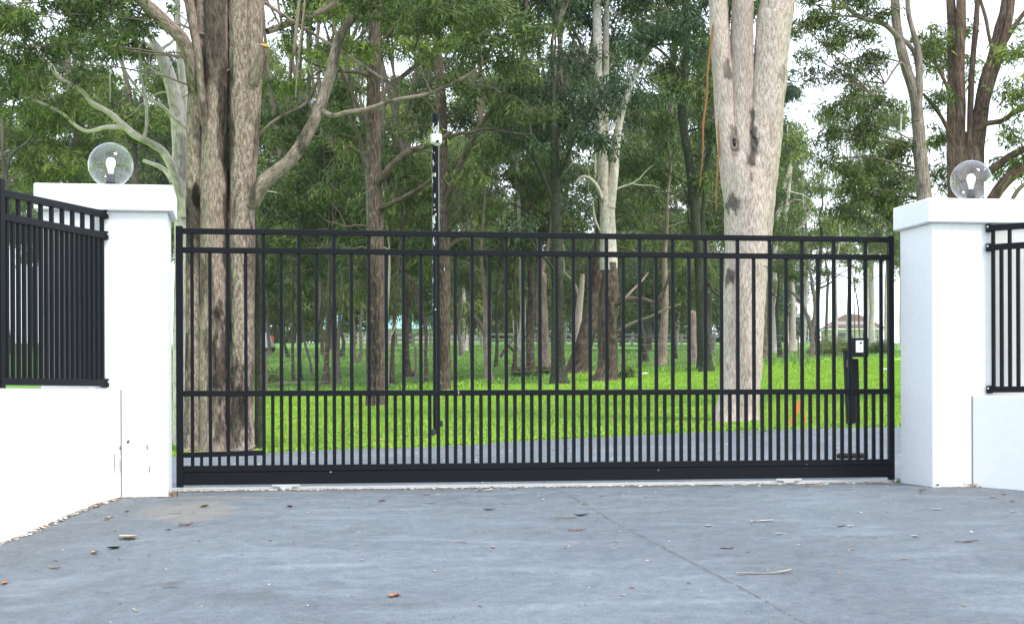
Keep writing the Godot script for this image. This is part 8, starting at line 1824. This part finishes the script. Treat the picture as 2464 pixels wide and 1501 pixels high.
func build_distance():
	shrub("bright green leafy bush on the paddock fence line before the open sky", Vector3(23.865, 2.254, -54.057), 0.55, 0.5, "fresh", 420)
	shrub("low dark bush at the foot of the pale brown snapped trunk", Vector3(7.381, 1.153, -28.663), 0.22, 0.13, "mid", 110)
	shrub("low weedy shrub at the foot of the slim white gum", Vector3(6.833, 1.093, -27.79), 0.25, 0.12, "mid", 110)
	shrub("young upright weed growing on the lawn beside the mulch heap", Vector3(8.834, 1.085, -25.643), 0.10, 0.13, "mid", 60)
	shrub("rounded green shrub by the gate post under the tiled house", Vector3(28.198, 2.456, -59.282), 0.6, 0.45, "mid", 320)
	shrub("straggly shrub in front of the tiled house wall", Vector3(25.629, 2.34, -56.101), 0.5, 0.4, "fresh", 240)
	shrub("tuft of tall weeds by the fallen log", Vector3(0.723, 0.952, -30.095), 0.22, 0.16, "fresh", 90)
	# wire fence across the paddock
	var f := thing("wire_fence", "sagging wire fence on thin steel posts crossing the paddock among the trunks", "fence", Vector3(WIRE[0], 0, WIRE[1]))
	var o := Vector2(WIRE[0], WIRE[1])
	var tops := []
	for i in range(0, WIRE.size() - 2, 2):
		var a := Vector2(WIRE[i], WIRE[i + 1]) - o
		var b := Vector2(WIRE[i + 2], WIRE[i + 3]) - o
		var n := maxi(1, int(a.distance_to(b) / 3.0))
		for k in n:
			tops.append(a.lerp(b, float(k) / n))
	tops.append(Vector2(WIRE[-2], WIRE[-1]) - o)
	for p in tops:
		part(f, "post", box(0.045, 1.05, 0.035, 0.004), M.twig, Vector3(p.x, ground_y(p.x + o.x, p.y + o.y) + 0.42, p.y))
	for h in [0.22, 0.45, 0.68, 0.88]:
		var pts := []
		for p in tops:
			pts.append_array([p.x, ground_y(p.x + o.x, p.y + o.y) + h, p.y, 0.004])
		part(f, "wire", tube(pts, 4, 1.0, 0.0), M.wire)
	# post and rail fence along the far side
	var r := thing("rail_fence", "weathered post and rail timber fence along the far side of the paddock", "fence", Vector3(RAIL[0], 0, RAIL[1]))
	var ra := Vector2(RAIL[0], RAIL[1])
	var rb := Vector2(RAIL[2], RAIL[3])
	var bays := 22
	for k in bays + 1:
		var p := ra.lerp(rb, float(k) / bays)
		var y := ground_y(p.x, p.y)
		part(r, "post", box(0.13, 1.0, 0.1, 0.01), M.timber, Vector3(p.x - ra.x, y + 0.3, p.y - ra.y))
		if k < bays:
			var q := ra.lerp(rb, float(k + 1) / bays)
			var d := q - p
			for h in [0.36, 0.68]:
				part(r, "rail", box(d.length(), 0.12, 0.05, 0.01), M.timber, Vector3((p.x + q.x) / 2 - ra.x, (y + ground_y(q.x, q.y)) / 2 + h, (p.y + q.y) / 2 - ra.y + 0.08), Vector3(0, atan2(-d.y, d.x), 0))
	# sheds
	var s := thing("farm_shed", "long pale green roofed shed glimpsed behind the paddock trunks", "shed", SHED, TURN)
	part(s, "wall", box(10.0, 1.3, 5.0, 0.02), M.cream, Vector3(0, 0.35, 0))
	gable(s, 10.6, 5.8, 1.0, 1.15, M.teal_roof)
	part(s, "door", box(2.2, 1.1, 0.06, 0.01), M.galv, Vector3(-1.5, 0.3, 2.52))
	var s2 := thing("farm_shed", "small red roofed shed with a white gable behind the far trunks", "shed", SHED2, TURN)
	part(s2, "wall", box(2.8, 1.0, 3.0, 0.02), M.white_paint, Vector3(0, 0.3, 0))
	gable(s2, 3.2, 3.6, 0.8, 0.75, M.red_roof)
	part(s2, "fascia", box(3.22, 0.1, 0.04, 0.005), M.white_paint, Vector3(0, 0.77, 1.83))
	# tiled house
	var h := thing("tiled_house", "cream house with a hipped brown tile roof in the open gap beyond the keypad", "house", HOUSE, TURN)
	part(h, "wall", box(4.4, 1.6, 4.0, 0.02), M.cream, Vector3(0, 0.5, 0))
	for x in [-1.2, 0.9]:
		var w := part(h, "window", box(0.9, 0.6, 0.06, 0.01), M.white_paint, Vector3(x, 0.75, 2.01))
		part(w, "pane", box(0.78, 0.48, 0.02, 0.004), M.pane, Vector3(0, 0, 0.036))
	var roof := SurfaceTool.new()
	roof.begin(Mesh.PRIMITIVE_TRIANGLES)
	var hx := 2.55
	var hz := 2.4
	var courses := 11
	for k in courses:      # tiled courses stepping up to the ridge
		var t0 := float(k) / courses
		var t1 := float(k + 1) / courses
		for side in 4:
			var q := []
			for e in [[t0, -1, 0.03], [t0, 1, 0.03], [t1, 1, 0.0], [t1, -1, 0.0]]:
				var ax: float = lerpf(hx, 0.55, e[0])
				var az: float = lerpf(hz, 0.02, e[0])
				var y: float = 1.3 + 1.35 * e[0] + e[2]
				if side < 2:
					q.append(Vector3(ax * e[1], y, az * (1 if side == 0 else -1)))
				else:
					q.append(Vector3(ax * (1 if side == 2 else -1), y, az * e[1]))
			var n: Vector3 = (q[1] - q[0]).cross(q[3] - q[0]).normalized()
			if n.y < 0.0:
				n = -n
			quad(roof, q[0], q[1], q[2], q[3], n)
	part(h, "roof", roof.commit(), M.tile_roof)
	part(h, "gutter", box(5.12, 0.1, 4.84, 0.02), M.white_paint, Vector3(0, 1.27, 0))
	# parked car
	var c := thing("parked_car", "silver car mostly hidden behind the mottled gum, its red tail lamp showing", "car", CAR, TURN)
	part(c, "body", prism([Vector2(0, 0.42), Vector2(0.0, 0.78), Vector2(-0.08, 0.98), Vector2(-0.5, 1.02), Vector2(-0.95, 1.42), Vector2(-2.3, 1.45), Vector2(-3.0, 1.02), Vector2(-4.0, 0.92), Vector2(-4.3, 0.7), Vector2(-4.3, 0.35), Vector2(-3.9, 0.25), Vector2(-0.3, 0.25)], 1.7), M.silver, Vector3(0, 0, -0.85))
	part(c, "side_window", prism([Vector2(-0.75, 1.06), Vector2(-1.02, 1.36), Vector2(-2.26, 1.39), Vector2(-2.8, 1.06)], 1.72), M.pane, Vector3(0, 0, -0.85))
	part(c, "bumper", box(0.16, 0.2, 1.66, 0.03), M.silver, Vector3(0.06, 0.52, -0.85))
	part(c, "under_bumper", box(0.12, 0.18, 1.5, 0.02), M.rubber, Vector3(0.03, 0.33, -0.85))
	for z in [-0.13, -1.57]:
		part(c, "tail_light", box(0.1, 0.3, 0.26, 0.02), M.tail, Vector3(-0.02, 0.84, z))
	for x in [-0.8, -3.4]:
		for z in [0.0, -1.62]:
			var w := part(c, "wheel", lathe([Vector2(0, -0.09), Vector2(0.28, -0.09), Vector2(0.31, -0.06), Vector2(0.31, 0.06), Vector2(0.28, 0.09), Vector2(0, 0.09)], 20), M.rubber, Vector3(x, 0.31, z - 0.04), Vector3(PI / 2, 0, 0))
			part(w, "rim", lathe([Vector2(0, 0.093), Vector2(0.19, 0.093), Vector2(0.18, 0.1), Vector2(0, 0.1)], 16), M.galv)

func gable(parent: Node3D, w: float, d: float, y: float, rise: float, mat: Material):
	# ribbed sheet roof with its ridge across the view
	for s in [-1.0, 1.0]:
		var slope := sqrt(rise * rise + d * d / 4.0)
		var o := part(parent, "roof", box(w, 0.05, slope, 0.01), mat, Vector3(0, y + rise / 2.0, s * d / 4.0), Vector3(s * atan2(rise, d / 2.0), 0, 0))
		for k in int(w / 0.8):
			part(o, "rib", box(0.05, 0.03, slope - 0.02, 0.005), mat, Vector3(-w / 2 + 0.4 + k * 0.8, 0.039, 0))
	for s in [-1.0, 1.0]:
		part(parent, "gable_end", prism([Vector2(-d / 2 * 0.84, 0), Vector2(d / 2 * 0.84, 0), Vector2(0, rise * 0.84)], 0.05), M.white_paint, Vector3(s * w * 0.468, y, 0), Vector3(0, PI / 2, 0))

# ================================================================ grass
func tuft_mesh(seed_: int, blades: int, h: float, r_: float, w: float) -> ArrayMesh:
	var r := RandomNumberGenerator.new()
	r.seed = seed_
	var st := SurfaceTool.new()
	st.begin(Mesh.PRIMITIVE_TRIANGLES)
	for k in blades:
		var a := r.randf() * TAU
		var p := Vector3(r.randf_range(-1, 1) * r_, -0.004, r.randf_range(-1, 1) * r_)
		var lean := Vector3(cos(a), 0, sin(a)) * h * r.randf_range(0.15, 0.8)
		var side := Vector3(-sin(a), 0, cos(a)) * w
		var hh := h * r.randf_range(0.6, 1.3)
		var m := p + lean * 0.35 + Vector3(0, hh * 0.6, 0)
		var tip := p + lean + Vector3(0, hh, 0)
		var g := r.randf_range(0.7, 1.3)
		for q in [p - side, p + side, m - side * 0.8, p + side, m + side * 0.8, m - side * 0.8, m - side * 0.8, m + side * 0.8, tip]:
			st.set_color(Color(g * r.randf_range(0.95, 1.1), g, g))
			st.set_normal(Vector3(lean.x * 2.0, hh, lean.z * 2.0).normalized())
			st.add_vertex(q)
	return st.commit()

func build_grass():
	var r := RandomNumberGenerator.new()
	r.seed = 91
	var kinds := [
		["lawn_grass", tuft_mesh(5, 14, 0.034, 0.075, 0.0035), 130000, true],
		["paddock_grass", tuft_mesh(6, 12, 0.09, 0.14, 0.007), 36000, false],
	]
	for kd in kinds:
		var xf: Array[Transform3D] = []
		var cols := PackedColorArray()
		var tries := 0
		while xf.size() < kd[2] and tries < kd[2] * 6:
			tries += 1
			# more of it where it is near
			var far: float
			if kd[3]:
				far = 18.5 + 42.0 * pow(r.randf(), 1.5)
			else:
				far = 34.0 + 50.0 * pow(r.randf(), 1.3)
			var across := r.randf_range(-0.22, 0.27) * far
			var x := 0.16 * far + 0.987 * across
			var z := 12.03 - 0.987 * far + 0.16 * across
			var edge := along(MOWN, x)
			var lawn := z > edge + noise.get_noise_2d(x * 0.5, z * 0.5) * 2.0
			if lawn != kd[3]:
				continue
			if x > -0.95 and z > seal_edge(x) - 0.03:
				continue
			var s := r.randf_range(0.7, 1.35) * (1.0 + 0.012 * (far - 18.0))
			xf.append(Transform3D(Basis.from_euler(Vector3(0, r.randf() * TAU, 0)).scaled(Vector3.ONE * s), Vector3(x, ground_y(x, z), z)))
			var c := turf_color(x, z, 0.5)
			var v := r.randf_range(0.75, 1.3)
			cols.append(Color(c.r * v * r.randf_range(0.9, 1.2), c.g * v, c.b * v))
		var mm := MultiMesh.new()
		mm.transform_format = MultiMesh.TRANSFORM_3D
		mm.use_colors = true
		mm.mesh = kd[1]
		mm.instance_count = xf.size()
		for i in xf.size():
			mm.set_instance_transform(i, xf[i])
			mm.set_instance_color(i, cols[i])
		var o := MultiMeshInstance3D.new()
		o.name = kd[0]
		o.multimesh = mm
		o.material_override = M.blade
		add_child(o)
		stuff(o)

# ================================================================ fallen leaves and bark
func leaf_shape(length: float, width: float, curl: float, seed_: int) -> ArrayMesh:
	var r := RandomNumberGenerator.new()
	r.seed = seed_
	var st := SurfaceTool.new()
	st.begin(Mesh.PRIMITIVE_TRIANGLES)
	var n := 8
	var rows := []
	var bow := r.randf_range(-0.15, 0.15) * length
	for k in n + 1:
		var t := float(k) / n
		var w := width * 0.5 * (sin(PI * clampf(t * 0.92 + 0.05, 0, 1)) if curl < 1.5 else 0.75 + 0.25 * sin(t * 9.0 + seed_))
		var y := 0.004 + length * (0.10 if curl < 1.5 else 0.018) * curl * pow(absf(t - 0.45) * 2.0, 2.0)
		var x := bow * (sin(PI * t) if curl < 1.5 else 0.9 * sin(TAU * t))
		rows.append([Vector3(x - w, y + w * 0.35, (t - 0.5) * length), Vector3(x, y, (t - 0.5) * length), Vector3(x + w, y + w * 0.35, (t - 0.5) * length)])
	for k in n:
		for j in 2:
			var a: Vector3 = rows[k][j]
			var b: Vector3 = rows[k][j + 1]
			var c: Vector3 = rows[k + 1][j + 1]
			var d: Vector3 = rows[k + 1][j]
			var nn := (d - a).cross(b - a).normalized()
			quad(st, a, b, c, d, nn)
			var dn := Vector3(0, -0.0018, 0)
			quad(st, a + dn, b + dn, c + dn, d + dn, -nn)
	return st.commit()

func build_litter():
	var lie := func(called, label, cat, x, z, len_, wid, curl, yaw, mat, seed_):
		tag(part(self, called, leaf_shape(len_, wid, curl, seed_), M["litter_" + mat], Vector3(x, ground_y(x, z) + 0.007, z), Vector3(0, yaw, 0)), label, cat, "fallen leaves and bark on the driveway")
	lie.call("fallen_leaf", "tan curled leaf with a stalk lying beyond the silt patch", "leaf", -0.66, 2.2, 0.155, 0.084, 1, 0.71, "pale_tan", 100)
	lie.call("bark_strip", "tan hooked bark strip on the silt patch near the angled wall", "bark", -0.83, 1.46, 0.106, 0.023, 2, 2.64, "tan", 101)
	lie.call("bark_strip", "orange bark chunk at the edge of the silt patch", "bark", -0.35, 1.89, 0.081, 0.03, 2, 2.07, "orange_tan", 102)
	lie.call("bark_chip", "short brown bark chip lying under the orange bark chunk", "bark", -0.44, 2.03, 0.034, 0.021, 2, 1.41, "brown", 103)
	lie.call("fallen_leaf", "dark and pale folded leaf nearest the camera on the wall side", "leaf", -0.72, 2.49, 0.079, 0.047, 1, 1.41, "dark", 104)
	lie.call("fallen_leaf", "tan twisted leaf close to the dark folded leaf", "leaf", -0.81, 2.58, 0.086, 0.03, 1.3, 0.47, "tan", 105)
	lie.call("fallen_leaf", "small brown leaf between the angled wall and the silt patch", "leaf", -0.73, 1.28, 0.031, 0.019, 1, 1.41, "brown", 106)
	lie.call("fallen_leaf", "olive green leaf at the far rim of the silt patch", "leaf", -0.25, 1.2, 0.1, 0.035, 0.8, 2.62, "green", 107)
	lie.call("bark_strip", "pale thin stick on the far half of the silt patch", "bark", -0.42, 1.43, 0.078, 0.014, 2, 1.41, "pale_tan", 108)
	lie.call("fallen_leaf", "lone rust brown leaf below the near roller bracket", "leaf", 0.29, 1.29, 0.063, 0.035, 1, 0.55, "red_brown", 109)
	lie.call("twig", "thin dark twig alone on the open seal toward the camera", "twig", -0.36, 3.72, 0.101, 0.008, 2, 0.89, "brown", 110)
	lie.call("fallen_leaf", "pale flattened leaf on the seal beside the angled wall", "leaf", -0.99, 2.91, 0.098, 0.019, 0.6, 0.88, "tan", 111)
	lie.call("fallen_leaf", "tiny pale leaf low on the open seal", "leaf", -0.49, 4.2, 0.023, 0.014, 1, 1.41, "pale_tan", 112)
	lie.call("fallen_leaf", "orange leaf against the bottom of the angled wall", "leaf", -1.21, 3.22, 0.058, 0.035, 1, 2.97, "orange_tan", 113)
	lie.call("bark_strip", "pale tan bark strip lying close to the track strip by the middle", "bark", 1.67, 0.5, 0.185, 0.026, 2, 2.36, "pale_tan", 114)
	lie.call("fallen_leaf", "crumpled tan leaf a step from the head of the driveway joint", "leaf", 1.89, 0.38, 0.053, 0.032, 1.4, 1.41, "tan", 115)
	lie.call("bark_chip", "dark brown bark chip pointing at the reddish grey gum", "bark", 0.9, 1.08, 0.084, 0.021, 2, 2.77, "brown", 116)
	lie.call("bark_strip", "pinkish white thin bark curl under the camera pole", "bark", 1.21, 1.23, 0.091, 0.012, 2, 0.83, "pink", 117)
	lie.call("fallen_leaf", "narrow olive brown leaf in the middle of the driveway", "leaf", 1.55, 1.54, 0.099, 0.023, 0.8, 0.88, "green", 118)
	lie.call("fallen_leaf", "long dark green leaf beside the tan stick near the driveway joint", "leaf", 2.09, 1.83, 0.108, 0.029, 0.8, 1.89, "dark", 119)
	lie.call("bark_strip", "long thin tan stick touching the dark green leaf", "bark", 1.97, 1.92, 0.159, 0.015, 2, 1.73, "tan", 120)
	lie.call("bark_strip", "rough orange brown bark piece below the dark green leaf", "bark", 1.95, 2.37, 0.103, 0.018, 2, 1.41, "orange_tan", 121)
	lie.call("bark_strip", "straight pink stick in the open middle of the seal", "bark", 1.21, 2.7, 0.088, 0.011, 2, 0.81, "pink", 122)
	lie.call("fallen_leaf", "curled orange leaf low in the middle of the driveway", "leaf", 0.71, 4.09, 0.074, 0.045, 1.6, 2.69, "orange_tan", 123)
	lie.call("bark_chip", "small tan bark chip near the track below the camera pole", "bark", 1.23, 0.78, 0.073, 0.021, 2, 0.65, "tan", 124)
	lie.call("bark_chip", "tan bark chip sitting on the driveway joint", "bark", 2.21, 1.35, 0.038, 0.023, 2, 1.41, "tan", 125)
	lie.call("bark_chip", "small pinkish bark chip in the open middle beyond the curled orange leaf", "bark", 1.37, 2.88, 0.043, 0.017, 2, 0.31, "pink", 126)
	lie.call("bark_chip", "small orange bark chip between the joint and the camera", "bark", 1.89, 4.03, 0.024, 0.014, 2, 1.41, "orange_tan", 127)
	lie.call("bark_strip", "thick white bark strip on the keypad half of the driveway", "bark", 3.16, 2.16, 0.145, 0.027, 2, 1.76, "white", 128)
	lie.call("fallen_leaf", "white leaf past the thick white bark strip toward the joint", "leaf", 2.78, 2.3, 0.055, 0.028, 0.6, 1.41, "white", 129)
	lie.call("fallen_leaf", "white leaf just below the thick white bark strip", "leaf", 3.12, 2.61, 0.054, 0.022, 0.6, 1.41, "white", 130)
	lie.call("bark_strip", "dark red brown stick near the joint on the keypad half", "bark", 2.67, 3.04, 0.074, 0.017, 2, 1.41, "red_brown", 131)
	lie.call("bark_strip", "long wavy pale bark ribbon beside the joint toward the camera", "bark", 2.66, 3.75, 0.315, 0.016, 2, 1.73, "pale_tan", 132)
	lie.call("twig", "short brown twig lying next to a white leaf on the keypad half", "twig", 3.59, 2.38, 0.076, 0.015, 2, 2.13, "brown", 133)
	lie.call("fallen_leaf", "white leaf touching the short brown twig", "leaf", 3.64, 2.39, 0.043, 0.022, 0.6, 1.41, "white", 134)
	lie.call("bark_strip", "long rust red stick out in front of the keypad-side pillar", "bark", 4.13, 2.97, 0.161, 0.014, 2, 1.73, "red_brown", 135)
	lie.call("fallen_leaf", "curved white leaf in front of the keypad-side pillar", "leaf", 3.89, 2.78, 0.06, 0.027, 1, 0.43, "white", 136)
	lie.call("fallen_leaf", "pale leaf lying below the keypad-side low wall", "leaf", 4.45, 1.81, 0.065, 0.024, 0.6, 1.41, "white", 137)
	lie.call("fallen_leaf", "silvery leaf at the outer end of the keypad-side low wall", "leaf", 4.92, 1.94, 0.04, 0.024, 0.6, 1.41, "white", 138)
	lie.call("twig", "forked tan twig by the track under the far roller bracket", "twig", 4.09, 0.48, 0.215, 0.018, 2, 2.3, "tan", 139)
	lie.call("bark_strip", "pale tan bark strip by the track below the pale gum", "bark", 3.4, 0.17, 0.133, 0.018, 2, 1.02, "tan", 140)
	lie.call("bark_chip", "thin tan chip alone on the seal before the keypad-side pillar", "bark", 3.55, 3.44, 0.047, 0.01, 2, 1.41, "tan", 141)
	lie.call("bark_chip", "pinkish chip at the foot of the keypad-side low wall", "bark", 5.08, 1.3, 0.083, 0.017, 2, 2.06, "pink", 142)
	lie.call("bark_chip", "brown chip at the corner of the keypad-side pillar", "bark", 4.74, 0.89, 0.053, 0.018, 2, 1.41, "brown", 143)
	lie.call("bark_chip", "orange brown chip toward the end of the keypad-side low wall", "bark", 5.12, 1.51, 0.033, 0.02, 2, 1.41, "orange_tan", 144)
	# crumbs of leaf and bark, too many to count
	var r := RandomNumberGenerator.new()
	r.seed = 17
	var xf: Array[Transform3D] = []
	var cols := PackedColorArray()
	var shades := [Color(0.62, 0.55, 0.44), Color(0.75, 0.72, 0.66), Color(0.35, 0.22, 0.13), Color(0.45, 0.25, 0.14), Color(0.16, 0.12, 0.09)]
	var put := func(x, z, s, big):
		var b := Basis.from_euler(Vector3(r.randf_range(-0.3, 0.3), r.randf() * TAU, r.randf_range(-0.3, 0.3))).scaled(Vector3(s, s * 0.6, s * r.randf_range(0.5, 1.0 + big)))
		xf.append(Transform3D(b, Vector3(x, ground_y(x, z) + 0.009, z)))
		cols.append(shades[r.randi() % 5])
	for i in 900:
		var z := -0.6 + 6.5 * pow(r.randf(), 1.7)
		var x := r.randf_range(-1.6, 6.2)
		if z < 0.7 and (x < -0.45 or x > 4.88):
			continue
		put.call(x, z, r.randf_range(0.3, 1.0) * (0.6 if r.randf() < 0.8 else 1.2), 0.8)
	for i in 900:      # drift in front of the track strip, thicker by the pillars
		var t := r.randf()
		var x := lerpf(-0.42, 4.85, pow(t, 2.0) if r.randf() < 0.5 else 1.0 - pow(t, 3.0))
		put.call(x, r.randf_range(0.0, 0.16), r.randf_range(0.4, 1.2), 1.6)
	for i in 420:      # along the foot of the angled wall
		var l := r.randf_range(0.0, 2.2)
		var off := absf(r.randfn(0, 0.02)) + 0.008
		put.call(-0.807 - 0.42 * l + 0.908 * off, 0.66 + 0.908 * l + 0.42 * off, r.randf_range(0.4, 1.3), 1.5)
	for i in 160:
		put.call(r.randf_range(-1.3, -0.48), 0.665 + absf(r.randfn(0, 0.015)), r.randf_range(0.3, 0.9), 1.2)
	for i in 130:
		put.call(5.2 + r.randfn(0, 0.12), 0.68 + absf(r.randfn(0, 0.02)), r.randf_range(0.4, 1.0), 1.2)
	for i in 150:      # leaves round the keypad stand
		put.call(KEYPAD.x + r.randfn(0.1, 0.35), KEYPAD.z + 0.25 + r.randfn(0, 0.12), r.randf_range(0.8, 2.4), 1.2)
	for i in 260:      # fallen leaves among the lawn
		var far := r.randf_range(19.0, 40.0)
		var across := r.randf_range(-0.2, 0.25) * far
		var x := 0.16 * far + 0.987 * across
		var z := 12.03 - 0.987 * far + 0.16 * across
		if x < -1.0 or z < seal_edge(x):
			put.call(x, z, r.randf_range(1.6, 4.5), 0.8)
			xf[-1].origin.y += 0.02
			cols[-1] = shades[2 + r.randi() % 3]
	for i in 500:      # on the seal behind the gate
		var x := r.randf_range(-0.3, 9.0)
		put.call(x, r.randf_range(seal_edge(x), -0.4), r.randf_range(0.5, 1.4), 1.0)
	var mm := MultiMesh.new()
	mm.transform_format = MultiMesh.TRANSFORM_3D
	mm.use_colors = true
	var chip := StandardMaterial3D.new()
	chip.vertex_color_use_as_albedo = true
	chip.roughness = 0.9
	mm.mesh = rock(0.009, 2, Vector3(1.0, 0.35, 1.5))
	mm.instance_count = xf.size()
	for i in xf.size():
		mm.set_instance_transform(i, xf[i])
		mm.set_instance_color(i, cols[i])
	var o := MultiMeshInstance3D.new()
	o.name = "leaf_litter"
	o.multimesh = mm
	o.material_override = chip
	add_child(o)
	stuff(o)
